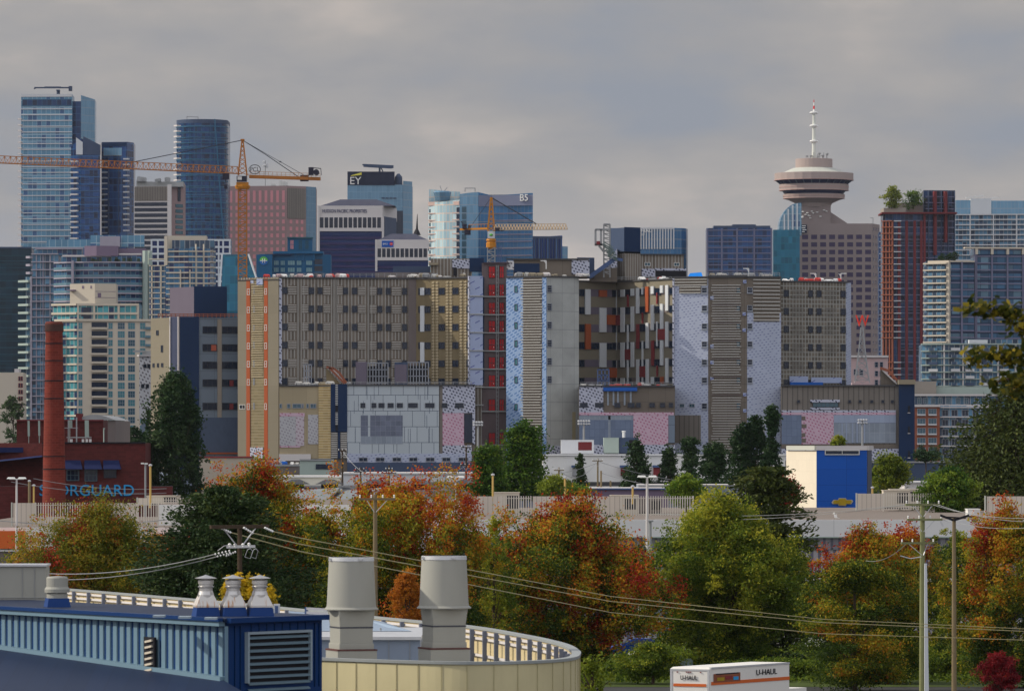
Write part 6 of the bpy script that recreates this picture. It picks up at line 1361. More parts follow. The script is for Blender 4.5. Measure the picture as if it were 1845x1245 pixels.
B0 = (x+.8, D_-1, Z(414.5,D_)); B1 = (X(1022,D_-4), D_-4, B0[2]); m = MB(); truss(m, B0, B1, 1.2, 1.35, 24, .085); m.build('boom', 'crane_cream', t)
m = MB()
for s_ in (-.6, .6): m.bar((x-.8, D_+s_, Z(412,D_)), (X(829,D_+6), D_+6+s_, Z(412,D_)), .3, .45)
m.bar((x-.8, D_-.7, Z(404,D_)), (X(845,D_+4), D_+3.4, Z(404,D_)), .1)
for k in range(7): m.bar((x-1-k*.75, D_-.6, Z(412,D_)), (x-1-k*.75, D_-.6, Z(404,D_)), .1)
m.build('counter_boom', 'yellow_crane', t)
m = MB().box(X(837,D_+4), X(848,D_+4), D_+3, D_+6, Z(422,D_), Z(413.5,D_)); m.build('counterweight', 'cab_dark', t); MB().box(X(833,D_+4), X(841,D_+4), D_+3, D_+6, Z(411,D_), Z(403,D_)).box(X(843,D_+4), X(848,D_+4), D_+3.3, D_+5.3, Z(411,D_), Z(405,D_)).bar(P(835,403,D_+4), P(830,399,D_+4), .2).build('winch_house', 'cab_dark', t)
m = MB(); ap = (x, D_, zt_); m.tube([ap, (X(966,D_-3), D_-3, B0[2]+1.4)], .13, 4); m.tube([ap, (X(848,D_+4), D_+4, Z(408,D_))], .06, 4); m.build('stay_cable', 'frame_dark', t)
MB().box(x+1.0, x+2.2, D_-1.9, D_-.6, Z(417,D_), Z(411,D_)).bar((x+2.4,D_-1,Z(417,D_)), (x+3.4,D_-1,Z(414,D_)), .3).build('cab', 'cab_dark', t)
# ================================================================== middle distance
# ---- red brick storage building and its chimney
B = Bld('brick_warehouse', 'dark red brick warehouse with navy awnings and large blue storage lettering', 'warehouse', 160, 700)
body(B, 'brick_wall', [(-60,706), (76,702), (76.1,700), (262,700)], 798, 'brick_red', 30, Dr=700)
body(B, 'low_wall', [(-60,696), (310,696)], 876, 'brick_red', 3.5, Dr=696)
body(B, 'upper_block', [(30,716), (186,716)], 757, 'brick_red', 16, Dr=716); f = Fc(76,700,262,700); fl = Fc(-60,695.8,310,695.8); fu = Fc(30,715.8,186,715.8)
B.slab('parapet', f, 76, 796.5, 262.5, 799, -.3, .25, 'black'); B.slab('parapet', fu, 30, 756, 186.5, 758.5, -.3, .25, 'redbrick_trim')
B.part('shed_roof', ['navy_awning'], MB().hexa([(X(-60,703),699,Z(838,703)), (X(80,703),699,Z(823,703)), (X(80,703),716,Z(823,703)), (X(-60,703),716,Z(838,703)), (X(-60,703),700,Z(835,703)), (X(80,703),700,Z(820,703)), (X(80,703),716,Z(820,703)), (X(-60,703),716,Z(835,703))]))
B.part('dark_canopy', ['navy_awning', 'black'], MB().box(X(-60,705),X(142,705),703,712,Z(815,705),Z(806,705)).box(X(-60,705),X(140,705),706,714,Z(805.9,705),Z(800,705),1))
for i, (a, b, wa, wb, y1) in enumerate(((117,150,120,143,866), (152,185,152.5,176,867), (186,219,187,210.5,861))):
    m = MB(); z1, z0 = f.z(829), f.z(845); xa, xb = X(a,700), X(b,700)
    m.hexa([(xa+.1,698.7,z0),(xb,698.7,z0),(xb,700,z0),(xa+.1,700,z0),(xa,699.85,z1),(xb-.35,699.85,z1),(xb-.35,700,z1),(xa,700,z1)]); B.part('awning', ['navy_awning'], m)
    B.win(f, wa, 845.5, wb, y1, 'glass_dark', 'frame_greenish' if i < 2 else 'frame_dark', 3, 2, o=.05, fw=.1)
B.win(f, 77, 838, 83, 870, 'glass_dark', 'black', 1, 1)
for px, y0, y1, w_ in ((50,758,786,3.4), (69,758,785,3.2), (124,757,771,6), (153,757,787,7)):
    x = X(px, 714); B.part('antenna_panel', ['pale_green'], MB().hexa([(x,714,Z(y1,714)),(x+w_*.0714,714,Z(y1,714)),(x+w_*.0714,714.4,Z(y1,714)),(x,714.4,Z(y1,714)),(x,713.6,Z(y0,714)),(x+w_*.0714,713.6,Z(y0,714)),(x+w_*.0714,714,Z(y0,714)),(x,714,Z(y0,714))]).bar((x+.1,714.3,Z(y0,714)),(x+.1,714.3,Z(798,714)),.08))
for px in (148, 155, 161, 127): B.part('radio_unit', ['white_stone'], MB().box(X(px,713), X(px+4,713), 712.4, 713, Z(797,713), Z(791,713)).bar((X(px+2,713),713,Z(797,713)),(X(px+2,713),713,Z(801,713)),.1))
B.part('antenna_frame', ['steel'], MB().bar(P(120,788,713), P(165,788,713), .12).bar(P(123,757,713), P(123,800,713), .12).bar(P(138,752,713), P(138,800,713), .16).bar(P(115,771,713), P(140,771,713), .08))
B.part('roof_unit', ['white_stone', 'frame_light'], MB().box(X(189,704), X(200,704), 702, 706, Z(816,704), Z(808,704)).box(X(200,704), X(226,704), 702, 706, Z(816,704), Z(808,704), 1)); B.part('roof_pipe', ['pale_green'], MB().tube([P(187,816,702), P(187,772,702)], .08, 6).box(X(186,702), X(189,702), 701.8, 702.2, Z(773,702), Z(771,702)))
ls = text('STORGUARD', 'lettering_shadow', 'navy', B.root, fl, 70.4, 873.6, 240.4, 894.6, .06, .06) if 0 else None
B.part('sign_backing', ['brick_red'], MB().box(X(60,696), X(262,696), 695.3, 695.75, 0, Z(870,696)))
fs = Fc(60, 695.25, 262, 695.25); text('STORGUARD', 'lettering', 'sign_sky', B.root, fs, 71.5, 873, 241.5, 893, .08, .15); text('STORGUARD', 'lettering_shadow', 'navy', B.root, fs, 70.3, 874.2, 240.3, 894.4, .01, .05)
B.finish()
t = thing('chimney', 'tall tapering red brick chimney with dark iron bands at left', 'chimney', (X(97,690), 690, 0)); S_ = .069; x = X(97.5, 690)
zc = lambda y: Z(y, 690); rad = lambda y: (15+6.2*(y-580)/325)*S_
MB().lathe(x, 690, [(rad(y)+.0, zc(y)) for y in (1020, 900, 800, 700, 640)]+[(rad(600), zc(600)), (rad(598)+.12, zc(596)), (rad(590)+.12, zc(584)), (rad(584)-.02, zc(580)), (rad(580)-.35, zc(580)), (rad(580)-.35, zc(590))], 32).build('shaft', 'chimney_brick', t, 'round')
MB().lathe(x, 690, [(rad(596)+.14, zc(597)), (rad(580)+.13, zc(583)), (rad(580)+.05, zc(582))], 32, cap=False).build('sooty_cap', 'soot', t, 'round')
for y in (619, 650, 686, 718, 822, 845): MB().lathe(x, 690, [(rad(y)-.05, zc(y+.9)), (rad(y)+.06, zc(y+.9)), (rad(y)+.06, zc(y-.9)), (rad(y)-.05, zc(y-.9))], 32).build('iron_band', 'black', t, 'round')
t = thing('vaulted_roof_hall', 'grey barrel roofed hall behind the red brick warehouse', 'hall', (X(170,780), 780, 0)); m = MB(); D_ = 780
pts = [(X(132+76*q/12, D_), Z(757-10*math.sin(math.pi*q/12), D_)) for q in range(13)]
for q in range(12): m.quad((pts[q][0],D_,pts[q][1]), (pts[q+1][0],D_,pts[q+1][1]), (pts[q+1][0],D_+30,pts[q+1][1]), (pts[q][0],D_+30,pts[q][1]))
m.poly([(a,D_,b) for a, b in pts]); m.build('vaulted_roof', 'steel', t); MB().box(X(132,D_), X(208,D_), D_+.3, D_+30, 0, Z(757,D_)-.05).build('wall', 'mauve_brown', t); MB().box(X(137,D_), X(148,D_), D_-.5, D_+2, Z(757,D_), Z(745,D_)).build('roof_unit', 'redbrick_trim', t)

# ---- big white fascia store
ZR = Z(937, 450)
B = Bld('home_store', 'long low store with lavender white fascia, ribbed wall and orange stripe', 'store', 1380, 450)
x0, x1 = X(835, 450), X(2200, 450)
B.part('wall', ['corrugated', 'gravel'], MB().box(x0, x1, 450, 538, 0, ZR, 0)); B.part('roof_gravel', ['gravel'], MB().box(x0+.3, x1-.3, 450.3, 537.7, ZR-.2, ZR+.02)); f = Fc(835, 450, 2200, 450)
B.slab('fascia', f, 835, 936, 2200, 966.5, -.3, .35, 'fascia'); B.slab('fascia_trim', f, 835, 966.7, 2200, 968.5, -.3, .42, 'pale_green'); B.slab('upper_wall', f, 835, 968.7, 2200, 990, -.1, .12, 'dark_corr')
B.slab('base_panel', f, 1150, 1041, 2200, 1122, -.1, .3, 'white_wall'); B.slab('orange_stripe', f, 1150, 1048, 2200, 1056, .1, .36, 'orange_sign'); B.slab('canopy', f, 1150, 1058, 2200, 1063, .1, 1.6, 'white_wall'); B.slab('shadow_gap', f, 1150, 1038, 2200, 1041, -.1, .2, 'black')
for px in range(1160, 2180, 29): B.win(f, px, 1064, px+28, 1116, 'glass_dark', 'frame_light', 1, 4, o=.3, fw=.12)
B.slab('poster_row', f, 1445, 1086, 1530, 1098, .35, .45, 'poster')
B.finish()
def screen(label, px0, px1, py0, py1, D, segs):
    t = thing('roof_screen', label, 'screen', P((px0+px1)/2, py1, D), 'slatted screens on the store roof'); f = Fc(px0, D, px1, D); s = .8
    for a, b, solid in segs:
        m = MB()
        if solid: f.box(m, a, py0, b, py1-2, 0, .08); m.build('solid_panel', 'slat_wall', t)
        else:
            k = a
            while k < b: f.box(m, k, py0-.5, k+1.7, py1-3, 0, .07); k += 4.4
            f.box(m, a, py0+3, b, py0+4.2, -.06, 0); f.box(m, a, py1-8, b, py1-6.8, -.06, 0); m.build('slats', 'slat_paint', t)
        p = MB(); f.box(p, b-1.3, py0-1, b, py1, -.15, .1); p.build('post', 'slat_paint', t)
    p = MB(); f.box(p, px0, py0-1, px0+2.4, py1, -.15, .12); p.build('post', 'cream_cap', t)
screen('longest slatted cream roof screen in the middle of the store roof', 845, 1250, 894, 934, 478, [(848,903,1), (903,957,0), (960,1003,1), (1003,1070,0), (1072,1119,1), (1119,1250,0)])
screen('short slatted cream roof screen below the blue walled building', 1542, 1684, 889, 921, 500, [(1545,1592,1), (1592,1684,0)])
screen('plain cream roof screen cut off by the right edge', 1774, 1900, 894, 926, 490, [(1778,1850,1), (1850,1900,1)])
def rtu(name, label, px0, px1, py0, py1, D, mat, mat2='black', group=None, dep=2.5):
    t = thing(name, label, 'rooftop unit', P((px0+px1)/2, py1, D), group); x0, x1, z0, z1 = X(px0,D), X(px1,D), Z(py1,D), Z(py0,D); w = x1-x0
    MB().box(x0, x1, D, D+dep, z0+.15, z1).box(x0-.05, x1+.05, D-.05, D+dep+.05, z1, z1+.06).build('casing', mat, t); MB().box(x0+w*.52, x1-w*.06, D-.04, D, z0+(z1-z0)*.3, z1-(z1-z0)*.12).build('grille', mat2, t); MB().box(x0+.1, x1-.1, D+.1, D+dep-.1, z0, z0+.15).build('base_frame', 'roof_dark', t)
    return t
for i, a in enumerate(((888,936,888,928,486), (1100,1150,893,928,492), (1150,1192,899,926,492), (1028,1066,896,924,494), (1592,1640,884,916,508), (1604,1666,882,912,514))):
    rtu('rooftop_unit', ['tan rooftop unit behind the left gap of the longest roof screen', 'tan rooftop unit behind the right gap of the longest roof screen', 'dark grilled rooftop unit at the right end of the longest roof screen', 'tan rooftop unit in the middle of the longest roof screen', 'tan rooftop unit behind the short roof screen', 'wider tan rooftop unit furthest behind the short roof screen'][i], *a, 'cream' if i != 2 else 'mauve_brown')
rtu('rooftop_unit', 'small pale box on the store roof beside the right edge screen', 1744, 1766, 918, 932, 462, 'white_wall', 'white_stone')
# gull
m = MB(); gx, gy, gz = P(1506, 934, 456); m.hexa([(gx-.1,gy-.08,gz+.05),(gx+.1,gy-.08,gz+.05),(gx+.1,gy+.08,gz+.05),(gx-.1,gy+.08,gz+.05),(gx-.16,gy-.07,gz+.3),(gx+.08,gy-.07,gz+.35),(gx+.08,gy+.07,gz+.35),(gx-.16,gy+.07,gz+.3)]); m.lathe(gx-.14, gy, [(.02,gz+.3),(.09,gz+.38),(.07,gz+.46),(.01,gz+.5)], 8); m.bar((gx-.2,gy,gz+.4),(gx-.3,gy,gz+.38),.03); m.bar((gx+.05,gy,gz+.1),(gx+.28,gy,gz+.02),.1,.04); m.bar((gx,gy,gz+.06),(gx,gy,gz-.05),.03)
tag(m.build('gull', 'white', loc=(gx, gy, gz)), 'white gull standing on the edge of the gravel roof', 'bird')

B = Bld('white_store', 'white walled store continuing to the left behind the autumn trees', 'store', 300, 462)
B.part('wall', ['white_wall', 'gravel'], MB().prism([(X(-100,462),462),(X(834,462),462),(X(834,462),530),(X(-100,462),530)], 0, Z(950,462), 0, 1)); B.part('upper_wall', ['white_wall', 'gravel'], MB().prism([(X(284,474),474),(X(832,474),474),(X(832,474),520),(X(284,474),520)], Z(950,462), Z(909,474), 0, 1))
f = Fc(-100, 462, 834, 462); B.slab('white_trim', f, -100, 990, 834, 993, -.1, .3, 'white'); B.slab('lower_wall', f, -100, 993.5, 834, 1100, -.1, .12, 'mauve_brown'); B.slab('sign_box', f, -100, 956, 46, 988, -.1, .5, 'orange_sign'); B.slab('sign_box', f, 275, 962, 318, 1000, -.1, .5, 'orange_sign'); B.finish()
screen('slatted cream roof screen at the left edge in front of the chimney foot', 20, 285, 906, 948, 470, [(24,64,1), (64,165,0), (167,228,1), (228,250,1), (254,285,0)])
screen('higher short slatted roof screen right of the left edge screen', 246, 346, 897, 912, 486, [(249,272,1), (272,346,0)])
rtu('rooftop_unit', 'cream rooftop unit under the poplar behind the higher roof screen', 264, 322, 894, 910, 492, 'cream')

# ---- blue and cream dealership block
B = Bld('blue_block', 'blue panelled block with a cream side wall and a narrow window below its roof', 'building', 1500, 560)
BL = [(1420,572), (1471,560), (1562,560), (1570,570)]; pts = [(X(a,b), b) for a, b in BL]
B.part('cream_wall', ['cream_blockwall', 'roof_dark'], MB().prism(pts+[(X(1570,570),576),(X(1420,572),576)], 0, Z(812,560), 0, 1)); f = Fc(1471,559.98,1562,559.98); fl = Fc(1420,571.98,1471,559.98,560); fr = Fc(1562,560,1570,570,560)
B.slab('blue_wall', f, 1471.3, 811, 1562, 960, -.2, .08, 'blue_panel'); B.slab('blue_side', fr, 1562.2, 811, 1570, 960, -.2, .05, 'navy')
B.slab('parapet_cap', f, 1471, 803, 1562, 811, -.3, .2, 'white_stone'); B.slab('parapet_cap', fl, 1420, 803, 1471, 811, -.3, .2, 'cream_cap'); B.slab('parapet_cap', fr, 1562, 803, 1570.5, 811, -.3, .2, 'white_stone')
B.win(f, 1486, 810, 1548, 819.5, 'glass_dark', 'frame_white', 2, 1, o=.1, fw=.08)
c = f.pp(1517.5, 904, .12); w_, h_, b = 19.5*.056, 7*.056, MB()
o_ = [(-1,-.12), (-.9,-.55), (-.38,-.55), (-.34,-1), (.34,-1), (.38,-.55), (.82,-.55), (1,.12), (.9,.55), (.38,.55), (.34,1), (-.34,1), (-.38,.55), (-.82,.55)]
def emb(s, y0, y1, mat, name):
    b = MB(); q = [(c[0]+a*w_*s, c[2]+e*h_*s) for a, e in o_]; b.poly([(p[0], c[1]-y1, p[1]) for p in q])
    for i in range(len(q)): j = (i+1) % len(q); b.quad((q[i][0],c[1]-y0,q[i][1]), (q[j][0],c[1]-y0,q[j][1]), (q[j][0],c[1]-y1,q[j][1]), (q[i][0],c[1]-y1,q[i][1]))
    B.part(name, [mat], b)
emb(1.0, 0, .12, 'emblem_rim', 'emblem_rim'); emb(.86, .12, .16, 'emblem_gold', 'emblem'); B.finish()

# ---- low white and grey industrial buildings
def shed(name, label, px0, px1, py, D, mat, dep=30, extra=None, roof='white_stone', rim=None):
    B = Bld(name, label, 'building', (px0+px1)/2, D); body(B, 'wall', [(px0,D),(px1,D+.5)], py, mat, dep, Dr=D, roof=roof); f = Fc(px0,D-.05,px1,D+.45); B.slab('roof_edge', f, px0-.5, py-1, px1+.5, py+1.8, -.3, .25, rim or 'white'); 
    if extra: extra(B, f)
    B.finish(); return B
def ex1(B, f):
    for i in range(7): B.slab('panel_joint', f, 640+i*27, 855, 641+i*27, 895, -.1, .05, 'frame_light')
    B.slab('lower_trim', f, 770, 868, 845, 871, -.1, .8, 'tan'); B.slab('teal_trim', f, 780, 874, 845, 877, -.1, .5, 'glass_teal')
shed('white_warehouse', 'long pale grey warehouse below the navy base of the left podium', 615, 850, 852, 800, 'white_long', extra=ex1); shed('white_warehouse', 'cream white low warehouse left of the long pale grey warehouse', 453, 614, 858, 810, 'cream_light')
shed('tan_annex', 'plain tan low annex with orange trim at the foot of the annex tower', 359, 456, 823, 1180, 'tan_light', 40, rim='maroon')
def ex2(B, f): 
    B.slab('brown_fill', f, 456, 842, 538, 856, -.1, .06, 'mauve_brown')
shed('utility_block', 'mauve brown low block with clutter on its roof left of the pale block', 456, 539, 838, 1150, 'mauve_brown', 20, rim='steel'); 
def ex3(B, f): B.slab('window_strip', f, 569, 836, 598, 845, -.1, .15, 'glass_dark')
shed('utility_block', 'pale green grey block with a slanting dark window strip', 540, 599, 828, 1120, 'pale_green', 20, ex3, rim='steel')
crates('supply_bundle', 'small crate or blue drum on the roof of the mauve brown low block', 'bundle', 458, 536, 836.8, 1152, 14, 30, ['white', 'blue_tarp', 'brick_orange', 'steel', 'girt_white'], 'crates on the mauve brown block')
def ex4(B, f):
    for px, m_ in ((1118,'redbrick_trim'), (1177,'maroon'), (1031,'steel')):
        B.slab('intake_box', f, px, 841, px+12, 857, 0, 1.2, m_); B.slab('intake_hood', f, px-1.5, 838, px+13.5, 842, 0, 1.6, 'steel_blue')
    B.slab('base_shadow', f, 980, 868, 1400, 875, -.1, .1, 'roof_dark')
shed('white_warehouse', 'widest white warehouse in front of the concrete shaft and middle podium', 978, 1415, 819, 850, 'white_wall', 40, ex4)
rtu('roof_cabin', 'white roof cabin with a brown door on the widest white warehouse', 1011, 1070, 793, 819, 856, 'panel_white', 'redbrick_trim', dep=5)
rtu('roof_cabin', 'pale green ribbed roof cabin left of the dark cabin', 1088, 1115, 789, 818, 856, 'pale_green', 'pale_green', dep=5); rtu('roof_cabin', 'dark navy roof cabin with a small flue on the white warehouse', 1115.5, 1150, 789, 818, 856.5, 'navy_grey', 'black', dep=5)
tag(MB().tube([P(1124,790,858), P(1124,778,858)], .22, 8).lathe(X(1124,858), 858, [(.2,Z(778.5,858)),(.32,Z(778,858)),(.32,Z(776.5,858)),(.1,Z(776,858))], 8).build('flue', 'white', loc=P(1124,790,858)), 'thin white flue pipe above the roof cabins', 'flue')
shed('low_shop', 'mauve walled low shop between the conifers in front of the white warehouse', 1062, 1205, 880, 620, 'mauve_wall', 20, rim='steel_blue'); shed('low_shop', 'grey block walled low shop right of the mauve walled shop', 1150, 1330, 874, 640, 'gyp_grey', 20, rim='steel')
shed('low_shop', 'dark navy low shop behind the right hand trees', 1560, 1760, 832, 1000, 'navy_grey', 20, rim='steel'); shed('low_shop', 'pale roofed small shop left of the light green tree', 1630, 1700, 868, 700, 'white_stone', 20, rim='white')
shed('low_shop', 'grey low shop between the sawtooth roof and the podium', 850, 985, 868, 760, 'gyp_dark', 20, rim='steel')
# old dark roofed works with roof monitors
B = Bld('old_works', 'old works with worn dark shingled roofs and little roof vents', 'factory', 670, 650)
body(B, 'wall', [(470,650),(862,650)], 908, 'mauve_brown', 42, Dr=650); zr0 = Z(908,650)
B.part('main_roof', ['shingle'], MB().hexa([(X(470,650),649.5,zr0),(X(866,650),649.5,zr0),(X(866,650),692,zr0),(X(470,650),692,zr0),(X(480,650),672,Z(874,672)),(X(866,650),672,Z(874,672)),(X(866,650),673,Z(874,672)),(X(480,650),673,Z(874,672))]))
for i, (a, b) in enumerate(((505,590), (596,668))):
    xa, xb, xm = X(a,648), X(b,648), X(b-14,660)
    B.part('cross_roof', ['shingle_pale'], MB().hexa([(xa,646,Z(905,646)),(xb,646,Z(905,646)),(xb,662,Z(893,662)),(xa,662,Z(893,662)),(xa+1.5,662,Z(883,662)),(xb+1.0,662,Z(878,662)),(xb+1.2,664,Z(878,662)),(xa+1.6,664,Z(883,662))]))
for i, px in enumerate((533, 594, 675, 755, 838)):
    x, D_, z = X(px, 668), 668, Z(874, 672)-.2
    B.part('roof_vent', ['black', 'shingle'], MB().box(x-1.0, x+1.0, D_-.8, D_+.8, z-.5, z+.35).hexa([(x-1.7,D_-1.2,z+.35),(x+1.7,D_-1.2,z+.35),(x+1.7,D_+1.2,z+.35),(x-1.7,D_+1.2,z+.35),(x-.5,D_-.1,z+.95),(x+.5,D_-.1,z+.95),(x+.5,D_+.1,z+.95),(x-.5,D_+.1,z+.95)], 1))
for px in (546, 615, 730): B.part('stub_pipe', ['galv'], MB().tube([P(px,893,660), P(px,880,660)], .12, 6))
B.finish()

# ---- poles, lights and wires
def upole(label, px, py, D, arms, r=.14, mat='wood_pole', trans=False, group=None, name='utility_pole', base=0, ins=True):
    t = thing(name, label, 'utility pole', (X(px,D), D, base), group); x = X(px, D); zt = Z(py, D)
    MB().tube([(x, D, base), (x, D, (base+zt)/2), (x, D, zt)], [r*1.25, r*1.1, r*.85], 10).build('pole', mat, t)
    for (ya, wl, wr, sk) in arms:
        a, b = Vector((X(px-wl,D), D-sk, Z(ya,D))), Vector((X(px+wr,D), D+sk, Z(ya,D))); off = Vector((0, -r-.05, 0))
        MB().bar(a+off, b+off, .10, .13).build('crossarm', mat, t)
        n = max(2, round((b-a).length/.75)); m = MB()
        for k in range(n+1):
            q = a+(b-a)*(k/n)*.94+(b-a)*.03+off; m.lathe(q.x, q.y, [(.02,q.z+.06),(.055,q.z+.10),(.035,q.z+.16),(.055,q.z+.20),(.02,q.z+.26)], 8)
        if ins: m.build('insulator', 'white', t)
        MB().bar((x-.05, D-r-.1, Z(ya,D)-.75), a+(b-a)*.2+off, .035).bar((x+.05, D-r-.1, Z(ya,D)-.75), a+(b-a)*.8+off, .035).build('brace', 'galv', t)
    return t
for i, (px, py, D_, arms) in enumerate(((617,808,720,[(812,7,7,0)]), (650,842,720,[(846,10,6,0), (850,12,10,0)]), (701,838,700,[(852,12,13,0), (846,6,6,0)]), (840,800,740,[(806,9,9,0), (838,10,6,0)]), (1007,842,700,[(847,9,9,0)]), (1077,826,760,[(830,10,9,0)]), (1083,848,640,[]), (1100,866,640,[]))):
    upole(['far pole rising from the pale warehouse to the insulation corner', 'far dark pole above the old shingled works', 'far double armed pole in front of the long pale warehouse', 'far dark pole left of the tall dense green tree', 'small far pole left of the thin conifer', 'far pole in front of the widest white warehouse', 'bare far pole right of the thin conifer', 'shortest bare far pole before the mauve shop'][i], px, py, D_, arms, .13, 'bark' if i < 4 else 'wood_pole', name='utility_pole')
def wire(label, pts_, r=.018, sag=0., mat='wire_yellow', name='power_line', group=None):
    m = MB(); out = []
    for i in range(len(pts_)-1):
        a, b = Vector(pts_[i]), Vector(pts_[i+1]); n = 14
        for k in range(n + (i == len(pts_)-2)):
            q = k/n; p = a+(b-a)*q; p.z -= sag*4*q*(1-q); out.append(p)
    m.tube(out, r, 5); o = m.build(name, mat, loc=tuple(pts_[0])); tag(o, label, 'power line', group)
for i, (a, b) in enumerate(((P(617,812,720), P(701,852,700)), (P(701,852,700), P(840,838,740)), (P(650,850,720), P(701,855,700)), (P(1007,847,700), P(1077,830,760)), (P(1077,831,760), P(1420,868,760)), (P(1083,852,640), P(1420,866,640)), (P(1077,834,760), P(840,842,740)))):
    wire(['wire from the insulation corner pole to the double armed pole', 'wire from the double armed pole towards the tall dense tree', 'short wire between the dark pole and the double armed pole', 'wire between the two poles by the thin conifer', 'upper long wire in front of the white warehouse', 'lower long wire in front of the mauve shop', 'wire running left from the white warehouse pole'][i], [a, b], .03, 1.5, 'steel')
def tlight(label, px, py, D, w, r=.09, base=0):
    t = thing('light_standard', label, 'lamp post', (X(px,D), D, base)); x = X(px,D); z = Z(py,D)
    MB().tube([(x,D,base),(x,D,z)], [r*1.2, r*.8], 10).build('pole', 'white_stone', t); s = w*D/F/2
    MB().box(x-s, x+s, D-.05, D+.05, z, z+.08).build('arm', 'white', t)
    for q in (-1, 1): MB().hexa([(x+q*s*.75-.35,D-.2,z+.06),(x+q*s*.75+.35,D-.2,z+.06),(x+q*s*.75+.35,D+.2,z+.06),(x+q*s*.75-.35,D+.2,z+.06),(x+q*s*.75-.25,D-.12,z+.2),(x+q*s*.75+.25,D-.12,z+.2),(x+q*s*.75+.25,D+.12,z+.2),(x+q*s*.75-.25,D+.12,z+.2)]).build('lamp_head', 'white', t)
tlight('tall white double headed lamp post in front of the store', 1166, 861, 425, 26, .12); tlight('white double headed lamp post behind the red topped maple', 821, 861, 520, 24, .1); tlight('white lamp post at the left edge beside the chimney foot', 30, 864, 440, 26, .1)
t = thing('lamp_post', 'grey steel post directly right of the tall white lamp post', 'lamp post', (X(1172,428),428,0)); MB().tube([(X(1171.5,428),428,0), P(1171.5,938,428)], .11, 8).build('pole', 'steel', t); MB().box(X(1166,428), X(1177,428), 427.8, 428.2, Z(940,428), Z(937,428)).build('cap', 'steel', t)
for i, (px, py, D_, c_, rws) in enumerate(((1052,759,900,5,2), (1376,757,900,7,2), (1554,757,900,4,2), (861,761,905,4,2))):
    t = thing('floodlight_tower', ['floodlight mast against the grey gypsum of the middle podium', 'floodlight mast with the widest lamp rows before the girted brown wall', 'floodlight mast before the grey gypsum of the right podium', 'floodlight mast left of the elevator core'][i], 'floodlight', (X(px,D_),D_,0))
    MB().tube([(X(px,D_),D_,0), P(px,py,D_)], [.3,.16], 8).build('pole', 'steel', t); m = MB()
    for q in range(rws): m.bar(P(px-c_*2.2, py+q*5, D_), P(px+c_*2.2, py+q*5, D_), .14)
    m.build('lamp_rack', 'steel', t)
    for q in range(rws):
        for k in range(c_): x, z = X(px+(k-(c_-1)/2)*4.6, D_), Z(py+q*5, D_); MB().lathe(x, D_-.2, [(.06,z-.18),(.22,z-.05),(.22,z+.12),(.06,z+.2)], 8).build('lamp', 'galv', t)
for i, (px, y0, y1, D_, m_) in enumerate(((271,840,905,480,'wood_yellow'), (888,857,893,478,'wood_yellow'), (1018,862,895,480,'wood_yellow'), (1140,878,898,480,'wood_yellow'), (1572,880,890,512,'wood_yellow'), (53,868,910,560,'wood_pole'), (61,876,910,540,'wood_yellow'))):
    t = thing('vent_pipe', ['tall yellow pipe before the poplar', 'yellow pipe at the left of the longest roof screen', 'yellow pipe before the lime shrub by the roof screen', 'short yellow pipe at the middle of the longest roof screen', 'orange pipe beside the blue walled block', 'wooden post left of the chimney foot', 'yellow post left of the chimney foot'][i], 'pipe', (X(px,D_), D_, Z(y1+10,D_)))
    MB().tube([P(px,y1+10,D_), P(px,y0,D_)], .09 if i != 5 else .14, 8).build('pipe', m_, t); MB().lathe(X(px,D_), D_, [(.05,Z(y0,D_)),(.16,Z(y0,D_)+.04),(.16,Z(y0,D_)+.14),(.04,Z(y0,D_)+.2)], 8).build('cap', 'galv', t)
t = thing('street_light', 'grey cobra head lamps reaching left from beside the poplar', 'lamp post', (X(262,600),600,0)); MB().tube([(X(262,600),600,0), P(262,836,600)], .1, 8).build('pole', 'steel', t); MB().bar(P(262,836,600), P(256,834,600), .08).box(X(254,600), X(259,600), 599.8, 600.2, Z(836,600), Z(833.5,600)).box(X(261,600), X(266,600), 599.8, 600.2, Z(836.5,600), Z(834,600)).build('lamp_head', 'white', t)
# ================================================================== trees behind and between
TR = tree
TR('poplar', 'broad dark poplar in front of the hospital annex', 311, 678, 905, 100, 720, 'pillar', 'leaf_dark', 30000, .42, 101, 210, .11, 1.8, spire=.5, tnoise=.5, dy=4)
TR('broadleaf_tree', 'tallest dense dark green tree left of the concrete shaft', 944, 765, 900, 86, 600, 'flame', 'leaf_mid', 17000, .32, 102, 80, .17, 1.5, tnoise=.5, toff=.42)
TR('broadleaf_tree', 'shorter dense green tree directly left of the tallest dense green one', 880, 806, 900, 60, 592, 'flame', 'leaf_mid', 10000, .32, 103, 50, .19, 1.4, tnoise=.5, toff=.40)
TR('broadleaf_tree', 'lime green bushy tree at the foot of the tallest dense tree', 1000, 858, 905, 56, 580, 'round', 'leaf_lime', 5000, .28, 104, 30, .2, toff=.3)
TR('broadleaf_tree', 'green bushy tree right of the lime one behind the roof screen', 1036, 872, 905, 50, 588, 'round', 'leaf_mid', 3500, .28, 105, 24, .2, toff=.5)
TR('slim_conifer', 'thinnest pointed conifer in front of the white warehouse', 1045, 820, 895, 24, 780, 'cone', 'needle', 3200, .34, 106, 26, .2, 1.8, toff=.55)
TR('poplar', 'grey green pointed poplar cluster left of the middle of the white warehouse', 1147, 795, 895, 50, 790, 'flame', 'leaf_dark', 6500, .38, 107, 50, .16, 1.8, spire=.5, toff=.62, tnoise=.5)
TR('poplar', 'first narrow poplar under the lavender wrap', 1205, 806, 880, 32, 790, 'flame', 'leaf_dark', 4200, .38, 108, 34, .2, 1.8, toff=.66)
TR('poplar', 'second pointed poplar under the lavender wrap', 1243, 790, 890, 36, 780, 'cone', 'leaf_dark', 4800, .38, 109, 40, .2, 1.7, toff=.6)
